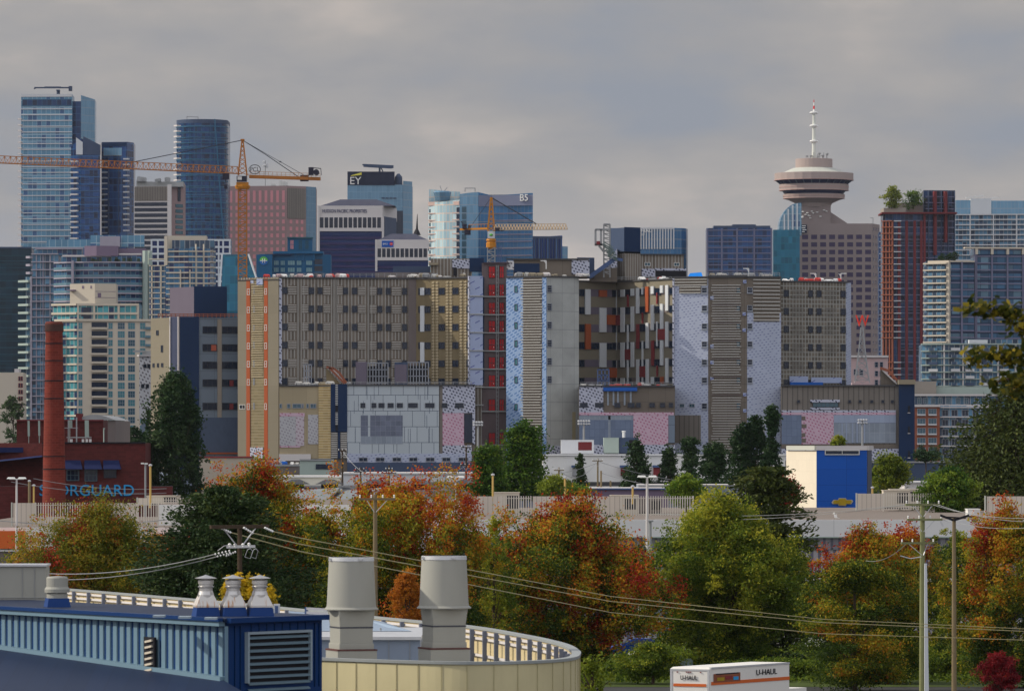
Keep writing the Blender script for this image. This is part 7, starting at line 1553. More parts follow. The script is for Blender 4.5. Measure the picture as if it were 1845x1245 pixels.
TR('poplar', 'leaning dark poplar left of the three tall pointed ones', 1288, 800, 885, 54, 720, 'flame', 'leaf_dark', 6500, .36, 110, 44, .18, 1.6, toff=.5)
TR('poplar', 'left of the three tall dark pointed trees before the right wing', 1335, 768, 890, 48, 700, 'flame', 'leaf_dark', 8000, .36, 111, 50, .18, 1.8, toff=.42)
TR('poplar', 'middle of the three tall dark pointed trees before the right wing', 1362, 752, 890, 42, 700, 'flame', 'leaf_dark', 8000, .36, 112, 50, .18, 1.8, toff=.42)
TR('poplar', 'tallest right hand one of the three dark pointed trees', 1391, 734, 890, 34, 696, 'cone', 'leaf_dark', 8500, .36, 113, 60, .2, 2.0, toff=.42)
TR('broadleaf_tree', 'bright green round tree left of the dark pine', 1236, 857, 912, 64, 500, 'round', 'leaf_mid', 8500, .22, 114, 44, .16, toff=.7, tnoise=.4)
TR('red_tree', 'small crimson tree between the pine and the blue block', 1411, 862, 918, 54, 520, 'egg', 'leaf_red', 5200, .24, 115, 36, .17, 1.3, gap=.2)
TR('broadleaf_tree', 'yellow green tree right of the blue block', 1606, 820, 890, 62, 600, 'egg', 'leaf_lime', 9000, .27, 116, 46, .17, 1.2, toff=.38, tnoise=.5)
TR('broadleaf_tree', 'small dark green tree squeezed between blue block and yellow green tree', 1572, 845, 890, 20, 610, 'column', 'leaf_mid', 1600, .27, 117, 14, .25)
TR('broadleaf_tree', 'tiny yellow treetop peeping over the blue block', 1510, 785, 806, 24, 720, 'egg', 'leaf_lime', 1500, .34, 118, 12, .25, z0=8)
TR('broadleaf_tree', 'dark round tree clump behind the warehouse right of the chimney', 206, 757, 830, 54, 900, 'round', 'leaf_dark', 5000, .5, 119, 34, .18, toff=.55); TR('broadleaf_tree', 'second dark tree clump touching the poplar on its left', 240, 772, 830, 48, 905, 'round', 'leaf_dark', 4500, .5, 120, 30, .18, toff=.5)
TR('broadleaf_tree', 'pale blue green tree at the left edge above the warehouse', 24, 715, 800, 40, 1500, 'round', 'leaf_dark', 1600, .8, 121, 18, .22, toff=.8)
TR('street_tree', 'low dark shrub row right of the chimney behind the warehouse roof', 60, 770, 800, 60, 1300, 'wide', 'leaf_dark', 1500, .8, 122, 14, .2, toff=.5)
conifer('cedar', 'huge dark green cedar at the right edge', 1838, 672, 925, 330, 520, 'needle_olive', 60000, .42, 123, .36, 30, 13, .25, prof=.55, mbot=.6, toff=.42)
TR('broadleaf_tree', 'bright green tree low in front of the huge cedar', 1708, 845, 925, 98, 500, 'round', 'leaf_mid', 13000, .24, 124, 60, .15, toff=.62, tnoise=.5)
TR('broadleaf_tree', 'dim small trees row at the foot of the huge cedar', 1668, 812, 832, 40, 900, 'wide', 'leaf_dark', 1400, .5, 125, 12, .22)

# ---- near row
TR('maple', 'orange and olive maple at left centre with bright orange crown tip', 470, 846, 1180, 235, 345, 'egg', 'leaf_maple', 70000, .21, 131, 230, .085, 1.6, spire=.6, tgrad=.45, tnoise=.62, toff=.28, dy=5)
TR('maple', 'tall maple with red orange top behind the two big round vents', 722, 868, 1190, 300, 340, 'spread', 'leaf_maple', 85000, .21, 132, 260, .075, 1.8, spire=.7, tgrad=.75, tnoise=.5, toff=.31, dy=5, xg=.14)
TR('maple', 'thin leafy yellow green sapling between the red topped maple and the round maple', 890, 935, 1150, 70, 350, 'column', 'leaf_green', 4200, .2, 133, 44, .12, 1.4, spire=.6, toff=.6)
TR('maple', 'round maple glowing orange, red and olive in the middle foreground', 1022, 912, 1235, 310, 385, 'round', 'leaf_maple', 100000, .25, 134, 240, .088, 1.05, spire=.3, tgrad=.40, tnoise=.72, toff=.37, dy=6)
TR('maple', 'large leafy green maple right of the round orange maple', 1298, 905, 1215, 285, 392, 'wide', 'leaf_green', 100000, .25, 135, 260, .08, 1.3, spire=.5, tgrad=.35, tnoise=.6, toff=.50, dy=6)
conifer('pine', 'black green pine rising behind the large green maple', 1352, 838, 1200, 235, 408, 'needle_olive', 60000, .36, 136, .10, 24, 9, .35, lean=.25, prof=.5, mbot=.5, toff=.45)
conifer('pine', 'big dark pine behind the three capped vents', 398, 884, 1180, 280, 300, 'needle', 80000, .24, 137, .05, 26, 12, .3, prof=.45, mbot=.6, toff=.5)
TR('maple', 'olive tree with crimson flecks at the left behind the white round vent', 165, 912, 1150, 330, 318, 'wide', 'leaf_olive', 70000, .17, 138, 230, .07, 1.7, spire=.7, tgrad=.1, tnoise=.7, toff=.34, dy=4)
TR('maple', 'upright red tipped maple left of the green wooden pole', 1560, 962, 1240, 200, 372, 'wide', 'leaf_maple', 56000, .21, 139, 150, .09, 1.3, spire=.6, tgrad=.75, tnoise=.55, toff=.30)
TR('maple', 'crimson topped slender maple behind the green wooden pole', 1630, 955, 1235, 170, 392, 'spread', 'leaf_maple', 34000, .21, 140, 100, .09, 1.7, spire=.8, tgrad=.9, tnoise=.5, toff=.40)
TR('maple', 'red and olive maple filling the right edge', 1810, 925, 1240, 220, 365, 'wide', 'leaf_maple', 60000, .21, 141, 170, .085, 1.5, spire=.6, tgrad=.75, tnoise=.55, toff=.32)
TR('broadleaf_tree', 'pale yellow green young tree between the two right hand poles', 1722, 960, 1230, 90, 398, 'spread', 'leaf_green', 14000, .2, 142, 80, .11, 1.4, spire=.5, toff=.65, tnoise=.5)
TR('red_shrub', 'dark crimson shrub in the bottom right corner', 1800, 1178, 1262, 66, 352, 'round', 'leaf_red', 7000, .17, 143, 50, .15, toff=.25, cat='shrub')
TR('broadleaf_tree', 'small vivid orange bush glimpsed between the two big vents', 735, 1030, 1130, 62, 330, 'egg', 'leaf_orange', 7000, .16, 144, 60, .13, 1.4, spire=.5)
TR('yellow_shrub', 'bright yellow leafed shrub behind the three capped vents', 432, 1037, 1110, 122, 190, 'spread', 'leaf_yellow', 5200, .13, 145, 50, .085, 1.5, spire=.5, z0=8, cat='shrub')
TR('dark_shrub', 'dark green undergrowth below the red topped maple', 640, 1060, 1190, 220, 345, 'wide', 'needle', 16000, .22, 146, 80, .12, toff=.4, cat='shrub')
TR('dark_shrub', 'dark undergrowth below the olive tree at left', 540, 1010, 1180, 150, 352, 'wide', 'needle', 14000, .22, 147, 70, .12, toff=.4, cat='shrub')
TR('green_shrub', 'leafy branch tips beside the round end of the curved parapet', 1068, 1182, 1260, 70, 200, 'spread', 'leaf_lime', 1500, .13, 148, 30, .12, 1.2, spire=.6, z0=6, toff=.35, cat='shrub')
for i, (px, py, pb, w_, D_, m_, n_, sd) in enumerate(((1540, 1015, 1240, 170, 360, 'leaf_maple', 34000, 151), (1600, 1130, 1235, 120, 370, 'leaf_green', 12000, 152), (1400, 1185, 1235, 170, 378, 'leaf_green', 9000, 153), (1700, 1165, 1240, 150, 380, 'leaf_green', 10000, 154), (1176, 1160, 1240, 120, 370, 'leaf_green', 9000, 155), (1330, 1172, 1235, 210, 396, 'needle', 9000, 156))):
    TR('hedge_shrub', ['tall yellow green and rust bush in front of the red tipped maple', 'green low shrub left of the green pole foot', 'green low shrub behind the right end of the box truck', 'green low shrub between the two right hand pole feet', 'green low shrub left of the box truck', 'dark low shrub beneath the large green maple'][i], px, py, pb, w_, D_, 'wide', m_, n_, .2, sd, 60, .13, .8, toff=.3, tnoise=.5, cat='shrub')
TR('maple', 'yellow green and rust maple filling the gap left of the big round vents', 578, 925, 1180, 130, 352, 'wide', 'leaf_maple', 30000, .21, 161, 110, .10, 1.6, spire=.6, tgrad=.35, tnoise=.6, toff=.42)
TR('maple', 'dark green and rust foliage filling the gap right of the right vent', 880, 985, 1200, 110, 372, 'wide', 'leaf_maple', 24000, .21, 162, 90, .11, 1.4, spire=.5, tgrad=.4, tnoise=.6, toff=.22)
# grass verge under the shrubs
rg = np.random.default_rng(5); n_ = 26000; px_ = rg.uniform(1040, 1900, n_); D2 = rg.uniform(372, 440, n_)
gp = np.stack([(px_-CX)*D2/F, D2, rg.uniform(.05, .4, n_)*(1+(rg.random(n_) < .1))], 1)
go = leaves('ground_cover', gp, rg.uniform(.15, .4, n_), rg.random(n_)*.6, 'leaf_green', None, rg, .3); go['kind'] = 'stuff'; go['label'] = 'rough green ground cover under the right hand trees'; go['category'] = 'ground cover'
tag(MB().quad((X(700,366),366,.02), (X(1960,366),366,.02), (X(1960,447),447,.02), (X(700,447),447,.02)).build('verge', 'grass'), None, None, kind='structure')

# overhanging branch close to the viewer, top right
D_ = 62; t = thing('maple', 'near maple branch with dark and yellow leaves hanging in at the right edge', 'tree', (X(2150,D_), D_, 0)); m = MB()
m.tube([(X(2150,D_),D_,0), P(2140,800,D_), P(2110,560,D_), P(2120,380,D_)], [.22,.18,.12,.05], 10)
BR = [[(2115,640),(1960,575),(1850,570),(1795,562),(1745,556)], [(2120,700),(1960,640),(1870,645),(1810,640),(1742,648)], [(2130,740),(1940,680),(1860,690),(1818,702)], [(1960,640),(1880,610),(1826,586)], [(1960,660),(1870,668),(1790,690)]]
C = []
for k, br in enumerate(BR):
    q = [P(a, b, D_+.3*k) for a, b in br]; m.tube(q, [.045, .025, .014, .008, .005][:len(q)], 6)
    for i in range(len(q)-1):
        for u in np.linspace(0, 1, 9): C.append([q[i][j]+(q[i+1][j]-q[i][j])*u for j in range(3)])
m.build('trunk', 'bark', t); C = np.array(C); rg = np.random.default_rng(8); n_ = 1500; Pn = C[rg.integers(0, len(C), n_)] + rg.normal(size=(n_, 3))*np.array([.075, .1, .052])
leaves('crown', Pn, rg.uniform(.06, .13, n_), rg.random(n_)*1.0, 'leaf_near', t, rg, .8, .8)

# ================================================================== utility poles and lines near
t = upole('dark wooden pole with two tiers of insulators and a cutout switch, behind the capped vents', 432, 946, 200, [(948.5,50,50,.9)], .10, 'bark', ins=False); D_ = 200; x = X(432, D_)
m = MB()
for k, (dx, dy) in enumerate(((-18,982), (-8,982), (6,982), (17,981))): a, z = X(432+dx,D_), Z(dy,D_); m.lathe(a, D_-.2, [(.02,z-.07),(.065,z-.05),(.04,z),(.065,z+.03),(.02,z+.08)], 8)
for (a, b, c, d) in ((388,998,413,992), (392,1002,414,996), (408,1001,424,994)):
    for q in range(5): p = P(a+(c-a)*q/4, b+(d-b)*q/4, D_-.4); m.lathe(p[0], p[1], [(.01,p[2]-.04),(.038,p[2]),(.01,p[2]+.04)], 8)
m.build('insulator', 'white', t)
m = MB(); m.bar(P(408,985,D_-.2), P(460,984,D_-.2), .08, .1)
for (a, b) in ((446,455), (457,465)):
    m.tube([P(a,990,D_-.3), P(b-4,988,D_-.3), P(b,992,D_-.3), P(b-4,1006,D_-.3), P(a-5,1003,D_-.3), P(a,990,D_-.3)], .012, 5)
m.tube([P(392,992,D_-.3), P(404,983,D_-.3), P(418,981,D_-.3)], .01, 5); m.build('switch_gear', 'galv', t)
m = MB()
for (a, b, c, d) in ((400,952,415,959), (440,951,455,960), (478,951,491,957)):
    for q in range(5): p = P(a+(c-a)*q/4, b+(d-b)*q/4, D_-.6); m.lathe(p[0], p[1], [(.01,p[2]-.045),(.055,p[2]),(.01,p[2]+.045)], 8)
m.build('insulator_string', 'white', t)
for i, q in enumerate(([(491,957,200), (540,969,215), (1100,1074,300), (1480,1115,330), (1920,1136,345)], [(455,960,200), (540,980,212), (1100,1083,296), (1480,1121,328), (1920,1140,343)], [(415,959,200), (540,993,210), (1100,1103,294), (1480,1141,326), (1920,1155,341)])):
    wire(['upper of the three long yellow wires crossing to the right edge', 'middle of the three long yellow wires crossing to the right edge', 'lowest of the three long yellow wires crossing to the right edge'][i], [P(*a) for a in q], .021, .0, group='long yellow power lines')
for i, (a, b) in enumerate(((P(388,998,200), P(-30,1020,230)), (P(392,1002,200), P(-30,1034,232)), (P(20,868,600), P(300,888,600)), (P(60,862,640), P(300,880,640)), (P(0,938,440), P(360,928,440)))):
    wire(['upper dim wire leaving the dark pole to the left', 'lower dim wire leaving the dark pole to the left', 'lower wire crossing in front of the red warehouse', 'upper wire crossing in front of the red warehouse', 'dark wire in front of the left roof screen'][i], [a, b], .018 if i < 2 else .03, .5, 'steel')
upole('thick wooden pole with a short crossarm rising between the two big round vents', 676, 891, 322, [(899,29,36,.3)], .14)
t = upole('tall green stained pole with three crossarms at the right', 1662, 908, 345, [(909,32,32,.5), (936,29,36,.4), (978,40,22,.5)], .17, 'wood_green')
MB().hexa([(X(1666,344),344.0,0),(X(1674,344),344.0,0),(X(1674,344),344.3,0),(X(1666,344),344.3,0),(X(1666,344),344.0,Z(1015,344)),(X(1670,344),344.0,Z(1015,344)),(X(1670,344),344.3,Z(1015,344)),(X(1666,344),344.3,Z(1015,344))]).build('cable_guard', 'panel_white', t)
MB().tube([P(1622,1001,344), P(1640,1006,344), P(1660,1003,344)], .03, 5).bar(P(1645,940,343.6), P(1648,947,343.6), .22).bar(P(1694,938,343.6), P(1699,948,343.6), .12).build('switch_gear', 'galv', t)
t = upole('slimmer brown pole with a v shaped top at the right', 1719, 932, 335, [], .13); MB().bar(P(1718,937,334.8), P(1694,928,334.8), .1, .14).bar(P(1719,937,334.8), P(1746,928,334.8), .1, .14).bar(P(1700,931,334.8), P(1740,933,334.8), .08).build('bracket_arm', 'black', t)
for i, (a, b) in enumerate(((P(1690,909,345), P(1900,938,330)), (P(1680,909,345), P(1900,930,330)), (P(1634,978,345), P(1560,1010,360)), (P(1634,909,345), P(1180,935,420)), (P(1630,909,345), P(1180,925,420)), (P(710,899,340), P(850,893,420)), (P(1698,936,345), P(1900,944,333)))):
    wire(['lower thin wire right of the green pole', 'upper thin wire right of the green pole', 'short slack wire left of the green pole', 'thin wire crossing the store fascia', 'thin wire crossing the roof screens', 'thin wire leaving the thick pole between the vents', 'lowest thin wire right of the green pole'][i], [a, b], .016, .4, 'steel')

# ================================================================== box truck and vehicles
def wheel(t, x, y, r, wd, rz=0., z=0.):
    c, s = math.cos(rz), math.sin(rz); w = MB(); n = 20; P_ = []
    for (rr, o) in ((r*.6, 0), (r, .02), (r, wd-.02), (r*.6, wd)):
        P_.append([(x + math.cos(2*math.pi*k/n)*rr*c - o*s, y + math.cos(2*math.pi*k/n)*rr*s + o*c, z + r + math.sin(2*math.pi*k/n)*rr) for k in range(n)])
    for a in range(3):
        for k in range(n): j = (k+1) % n; w.quad(P_[a][k], P_[a][j], P_[a+1][j], P_[a+1][k])
    o = w.build('wheel', 'tyre', t); h = MB(); h.poly([(x + math.cos(2*math.pi*k/n)*r*.6*c - .03*s, y + math.cos(2*math.pi*k/n)*r*.6*s + .03*c, z + r + math.sin(2*math.pi*k/n)*r*.6) for k in range(n)]); h.build('rim', 'galv', o)
D_ = 306; zt = Z(1202, D_); A = Vector((X(1208,D_+1.0), D_+1.0)); Bp = Vector((X(1279,D_), D_)); dr = (Bp-A).normalized(); ds = Vector((-dr.y, dr.x))
Cp = Bp + ds*0; k_ = Vector((X(1422,D_+7.4), D_+7.4)); ds = (k_-Bp); L_ = ds.length; Q = A + ds
t = thing('moving_truck', 'white box moving truck with black lettering at the bottom edge', 'truck', (Bp.x, Bp.y, 0)); zb = zt-2.7
bx = MB().prism([tuple(A), tuple(Bp), tuple(k_), tuple(Q)], zb, zt-.09); bi = .10
c4 = [A+(dr+ds.normalized())*bi, Bp+(-dr+ds.normalized())*bi, k_+(-dr-ds.normalized())*bi, Q+(dr-ds.normalized())*bi]
bx.hexa([(p.x, p.y, zt-.09) for p in (A, Bp, k_, Q)] + [(p.x, p.y, zt) for p in c4]); bo = bx.build('cargo_box', 'truck_white', t)
fr = Fc(1208, D_+1.0, 1279, D_); fs = Fc(1279, D_, 1422, D_+7.4, D_+1.5)
m = MB()
for a, b in ((1208,1212), (1275,1279)): fr.box(m, a, 1205, b, 1290, .0, .05)
fr.box(m, 1212, 1205, 1275, 1208, .0, .05); m.build('door_frame', 'galv', t); m = MB(); fr.box(m, 1212.2, 1208.5, 1274.8, 1280, .0, .03); m.build('rear_door', 'truck_white', t)
text('U-HAUL', 'lettering', 'black', bo, fr, 1227, 1216, 1257, 1224, .06, .02); m = MB(); fr.box(m, 1214, 1231, 1273, 1236, .04, .06); m.build('orange_stripe', 'orange_sign', t)
for px in (1220, 1236.5, 1240, 1243.5, 1262): m = MB(); fr.box(m, px, 1209.5, px+2.2, 1211, .04, .08); m.build('marker_light', 'maroon', t)
m = MB(); fs.box(m, 1280.5, 1200, 1422, 1203, 0, .04); m.build('roof_rail', 'galv', t)
text('U-HAUL', 'lettering', 'black', bo, fs, 1362, 1209.5, 1399, 1219.5, .03, .02); m = MB(); fs.box(m, 1281, 1226, 1422, 1232, .01, .03); m.build('orange_stripe', 'orange_sign', t)
for k, (a, b, c, d, mt_) in enumerate(((1285,1333,1212,1228,'art_brown'), (1289,1330,1211.8,1214,'black'), (1291,1304,1219,1225,'emblem_gold'), (1306,1318,1217,1223,'maroon'), (1320,1329,1219,1225,'sign_sky'))): m = MB(); fs.box(m, a, c, b, d, .03+.006*k, .036+.006*k); m.build('side_picture', mt_, bo)
m = MB(); e1 = k_+ds.normalized()*.15; e2 = Q+ds.normalized()*.15; m.prism([tuple(e2+dr*.1), tuple(e1-dr*.1), tuple(e1-dr*.1+ds.normalized()*2), tuple(e2+dr*.1+ds.normalized()*2)], .5, 2.2); m.build('cab', 'truck_white', t)
for q in (.25, .85): p = Bp+ds*q; wheel(t, p.x+dr.x*-.05, p.y, .45, .3, math.atan2(ds.y, ds.x))
def car(label, px, D, mat, kind='car', rz=0., L=4.6, Wd=1.85, Ht=1.5, group=None, z=0.):
    cx, cy = X(px, D), D; t = thing('parked_'+kind, label, kind, (cx, cy, z), group); c, s = math.cos(rz), math.sin(rz)
    def tr(p): return (cx + p[0]*c - p[1]*s, cy + p[0]*s + p[1]*c, z+p[2])
    van = kind in ('van', 'pickup')
    prof = [(-L/2,.35),(-L/2,.85),(-L/2+.15,1.0),(L/2-.9,1.0) if not van else (L/2-.6,1.1),(L/2-.1,.8),(L/2,.6),(L/2,.35)]
    if kind == 'van': top = [(-L/2+.1,1.0),(-L/2+.25,Ht),(L/2-1.6,Ht),(L/2-.8,1.1)]
    elif kind == 'pickup': top = [(-L*.05,1.0),(0,Ht),(L*.22,Ht),(L*.32,1.05)]
    else: top = [(-L/2+.5,1.0),(-L/2+1.1,Ht),(L/2-2.0,Ht),(L/2-1.15,1.0)]
    def ext(pr, hw0, hw1, name, mt):
        m = MB(); n = len(pr); a = [tr((p[0], -hw0 if p[1] < 1.05 else -hw1, p[1])) for p in pr]; b = [tr((p[0], hw0 if p[1] < 1.05 else hw1, p[1])) for p in pr]
        m.poly(list(reversed(a))); m.poly(b)
        for i in range(n): j = (i+1) % n; m.quad(a[i], a[j], b[j], b[i])
        return m.build(name, mt, t)
    ext(prof, Wd/2, Wd/2, 'body', mat); ext(top, Wd/2-.03, Wd/2-.2, 'cabin', mat)
    m = MB()
    for sg in (-1, 1):
        q = [(top[0][0]+.35, 1.06), (top[1][0]+.2, Ht-.1), (top[2][0]-.1, Ht-.1), (top[3][0]-.3, 1.06)]
        y0, y1 = (Wd/2-.0)*sg, (Wd/2-.17)*sg; m.poly([tr((q[0][0],y0,q[0][1])), tr((q[1][0],y1,q[1][1])), tr((q[2][0],y1,q[2][1])), tr((q[3][0],y0,q[3][1]))])
    m.build('side_window', 'glass_dark', t); a, b = top[3], top[2]; e = .03
    MB().poly([tr((a[0]-.02+e,-Wd/2+.2,a[1]+.06)), tr((a[0]-.02+e,Wd/2-.2,a[1]+.06)), tr((b[0]+.05+e,Wd/2-.28,Ht-.08)), tr((b[0]+.05+e,-Wd/2+.28,Ht-.08))]) if 0 else None
    m = MB(); m.poly([tr((a[0]-.0,-Wd/2+.2,a[1]+.08)), tr((a[0]-.0,Wd/2-.2,a[1]+.08)), tr((b[0]+.12,Wd/2-.28,Ht-.08)), tr((b[0]+.12,-Wd/2+.28,Ht-.08))]); m.build('windscreen', 'glass_dark', t)
    for qx in (-L/2+.85, L/2-.95):
        for sg in (-1, 1): p = tr((qx, -Wd/2-.02 if sg < 0 else Wd/2-.2, 0)); wheel(t, p[0], p[1], .34, .22, rz, z)
    for sg in (-1, 1): p = [tr((L/2+.01, sg*Wd*.38-.15, .62)), tr((L/2+.01, sg*Wd*.38+.15, .62)), tr((L/2-.05, sg*Wd*.38+.15, .8)), tr((L/2-.05, sg*Wd*.38-.15, .8))]; m = MB(); m.poly(p); m.build('headlight', 'white', t)
car('white van seen side on between the green maple and the red tipped maple', 1462, 430, 'truck_white', 'van', R(180), 5.4, 2.0, 2.2)
car('silver white car half hidden at the left of the large green maple foot', 1192, 405, 'truck_white', 'car', R(190)); car('blue car at the foot of the round orange maple', 1146, 415, 'car_blue', 'car', R(185)); car('grey green car low beside the lime shrub', 1188, 388, 'car_grey', 'car', R(175))
t = thing('fire_hydrant', 'small yellow hydrant with a red base at the bottom beside the lime shrub', 'hydrant', (X(1157,380),380,0)); MB().lathe(X(1157,380), 380, [(.22,0),(.22,.1),(.16,.12),(.16,.75),(.2,.78),(.2,.84),(.13,.98),(.04,1.02)], 12).build('barrel', 'wood_yellow', t); MB().lathe(X(1157,380), 380, [(.3,0),(.3,.08),(.2,.09)], 12).build('base', 'red_door', t)

# ================================================================== blue roof plant room in the foreground
def dz(py, z): return (H-z)*F/(py-HY)       # distance at which height z appears on row py
ZT = 12.54; c0 = Vector((X(408,108), 108)); cL0 = Vector((X(22,115.7), 115.7)); dl = (cL0-c0).normalized(); cR = Vector((X(580,110.2), 110.2)); cL = c0 + dl*16; back = (cR-c0)
t = thing('plant_room', 'blue metal plant room with pale ribbed side wall and a louvred end', 'plant room', (c0.x, c0.y, 0))
bl = cL + back*1.35; 
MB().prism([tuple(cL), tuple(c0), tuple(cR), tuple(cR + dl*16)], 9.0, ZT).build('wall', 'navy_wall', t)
MB().prism([tuple(cL - back*.03), tuple(c0 - back*.03 - dl*.06), tuple(cR + back*.03 - dl*.06), tuple(cR + back*.03 + dl*16)], ZT, ZT+.07).build('roof_sheet', 'navy_roof2', t)
f = Fc(408, 108, 580, 110.2); nn_ = Vector((-dl.y, dl.x)); nn_ = nn_ if nn_.y < 0 else -nn_    # outward normal of the ribbed wall
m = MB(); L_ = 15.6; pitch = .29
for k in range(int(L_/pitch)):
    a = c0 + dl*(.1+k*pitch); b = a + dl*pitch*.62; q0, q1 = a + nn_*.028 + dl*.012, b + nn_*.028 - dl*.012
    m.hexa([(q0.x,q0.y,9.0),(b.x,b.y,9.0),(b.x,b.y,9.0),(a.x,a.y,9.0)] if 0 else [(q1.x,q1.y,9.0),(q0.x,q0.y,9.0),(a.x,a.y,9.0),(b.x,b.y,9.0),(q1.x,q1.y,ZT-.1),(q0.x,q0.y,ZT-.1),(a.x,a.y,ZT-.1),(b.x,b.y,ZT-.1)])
m.build('wall_ribs', 'rib_sunlit_tone', t); m = MB(); a, b = c0 + nn_*.10, cL + nn_*.10; m.bar((a.x,a.y,ZT-.02), (b.x,b.y,ZT-.02), .14, .12); m.build('eaves_trim', 'rib_sunlit_tone', t)  # pale caps stand for sunlit metal, navy gaps for the shaded rib sides
m = MB(); a, b = c0 + nn_*.16 - dl*.05, cL + nn_*.16; m.bar((a.x,a.y,ZT+.05), (b.x,b.y,ZT+.05), .10, .07); f2 = Fc(408,108,580,110.2); q = [f2.pt(-.05,.1), f2.pt(f2.L+.05,.1)]; m.bar((q[0].x,q[0].y,ZT+.03), (q[1].x,q[1].y,ZT+.03), .12, .10); m.build('roof_trim', 'navy_wall', t)
m = MB(); m.bar((c0.x-.0,c0.y-.03,9), (c0.x,c0.y-.03,ZT-.08), .07, .07); m.build('corner_trim', 'rib_sunlit_tone', t)
# louvre
u0, u1 = f.u(444), f.u(554); z1, z0 = Z(1141, 109), Z(1228, 109)
m = MB(); f.ubox(m, u0, u1, z0, z1, .0, .02); m.build('louvre_back', 'black', t)
m = MB(); f.ubox(m, u0-.05, u0, z0, z1+.05, .0, .09); f.ubox(m, u1, u1+.05, z0, z1+.05, .0, .09); f.ubox(m, u0, u1, z1, z1+.05, .0, .09); m.build('louvre_frame', 'pale_metal', t)
z = z1-.04
while z > z0-.6:
    a, b, c, d = f.pt(u0,.03), f.pt(u1,.03), f.pt(u1,.085), f.pt(u0,.085); mm = MB(); mm.hexa([(d.x,d.y,z-.055),(c.x,c.y,z-.055),(b.x,b.y,z-.012),(a.x,a.y,z-.012),(d.x,d.y,z-.04),(c.x,c.y,z-.04),(b.x,b.y,z+.0),(a.x,a.y,z+.0)]); mm.build('louvre_blade', 'louvre_paint', t); z -= .128
for px in (422, 432, 566, 574): m = MB(); f.box(m, px, 1124, px+1.0, 1240, .0, .02); m.build('panel_seam', 'navy', t)
for px in range(452, 560, 14): m = MB(); f.box(m, px, 1122, px+.8, 1138, .0, .015); m.build('panel_seam', 'navy', t)
# small vent slot on the ribbed wall
kk = c0 + dl*((408-280)/386*(cL0-c0).length*.965); m = MB(); a = kk - dl*.22 + nn_*.08; b = kk + dl*.22 + nn_*.08
def wq(p, z): return (p.x, p.y, z)
zc1, zc0 = Z(1147, kk.y), Z(1200, kk.y)
m = MB(); e = nn_*.05; m.hexa([wq(b+e,zc0),wq(a+e,zc0),wq(a,zc0),wq(b,zc0),wq(b+e,zc1),wq(a+e,zc1),wq(a,zc1),wq(b,zc1)]); vb = m.build('slot_vent', 'black', t)
m = MB(); a2, b2 = a+nn_*.06+dl*.06, b+nn_*.06-dl*.1
for k in range(6): zz_ = zc1-.06-k*.115; m.bar(wq(a2,zz_), wq(b2,zz_-.04), .05, .04)
m.build('vent_blade', 'cream', vb)
# dark roof slope in front
pA, pB = cL + nn_*.07, c0 + nn_*.07; zB = 11.41; zA = zB + (11.72-11.41)/(cL0-c0).length*16
m = MB(); oA, oB = pA + Vector((6, -30)), pB + Vector((8, -30))
m.quad((pA.x,pA.y,zA), (oA.x,oA.y,zA-2.4), (oB.x,oB.y,zB-2.4), (pB.x,pB.y,zB)); m.quad((pA.x,pA.y,zA-.2), (pB.x,pB.y,zB-.2), (oB.x,oB.y,zB-2.6), (oA.x,oA.y,zA-2.6)); m.quad((pB.x,pB.y,zB), (oB.x,oB.y,zB-2.4), (oB.x,oB.y,zB-2.6), (pB.x,pB.y,zB-.2))
rb = thing('blue_roof', 'dark blue sloping metal roof in the bottom left corner', 'roof', (pB.x, pB.y, 0)); m.build('roof_sheet', 'navy_roof', rb); m = MB(); m.bar((pA.x,pA.y,zA+.02), (pB.x,pB.y,zB+.02), .16, .10); m.build('flashing', 'rib_sunlit_tone', rb); MB().prism([(pA.x,pA.y),(oA.x,oA.y),(oB.x,oB.y),(pB.x,pB.y)], 0, [zA-.25, zA-2.65, zB-2.65, zB-.25]).build('wall', 'navy_wall', rb)
# roof strips and joint covers
for i, (px0, px1, py) in enumerate(((275,296,1109.5), (321,343,1111.5), (368,390,1113.5))):
    d = dz(py, ZT+.1); m = MB(); m.box(X(px0,d), X(px1,d), d, d+.5, ZT+.07, ZT+.11); m.build('seam_cover', 'pale_metal', t)
# three capped vents
for i, px in enumerate((371, 420, 468)):
    d = dz(1110, ZT+.07)+.2; x = X(px, d); s = d/F; zz_ = lambda y: Z(y, d); T = thing('capped_vent', ['left of three steel roof vents with pointed caps and rust streaks', 'middle of three steel roof vents with pointed caps and rust streaks', 'right of three steel roof vents with pointed caps and rust streaks'][i], 'roof vent', (x, d, ZT+.07), 'three capped steel roof vents')
    rot = R(45)-math.atan2(-(cR-c0).y, (cR-c0).x)*0 + R(14); sq = math.sqrt(2)
    MB().lathe(x, d, [(22.5*s*sq, zz_(1110)), (19.5*s*sq, zz_(1093))], 4, rot=rot).build('base_curb', 'curb_blue', T)
    MB().lathe(x, d, [(20.5*s*sq, zz_(1093.3)), (20.5*s*sq, zz_(1090)), (14*s*1.35, zz_(1074)), (13.6*s*1.2, zz_(1071))], 4, rot=rot).build('hood', 'rusty_steel', T)
    MB().lathe(x, d, [(14.5*s, zz_(1075)), (14.5*s, zz_(1071)), (12.5*s, zz_(1064.5)), (12*s, zz_(1064)), (12*s, zz_(1059)), (14.6*s, zz_(1057)), (14.6*s, zz_(1056)), (12.5*s, zz_(1055)), (12.5*s, zz_(1052)), (14*s, zz_(1051.5)), (14*s, zz_(1045)), (13*s, zz_(1044.5)), (8*s, zz_(1043)), (8*s, zz_(1041))], 20).build('collar', 'bright_steel', T)
    MB().lathe(x, d, [(19.5*s, zz_(1041.8)), (19.5*s, zz_(1041)), (6*s, zz_(1037.2)), (.5*s, zz_(1035))], 24).build('cap', 'bright_steel', T)
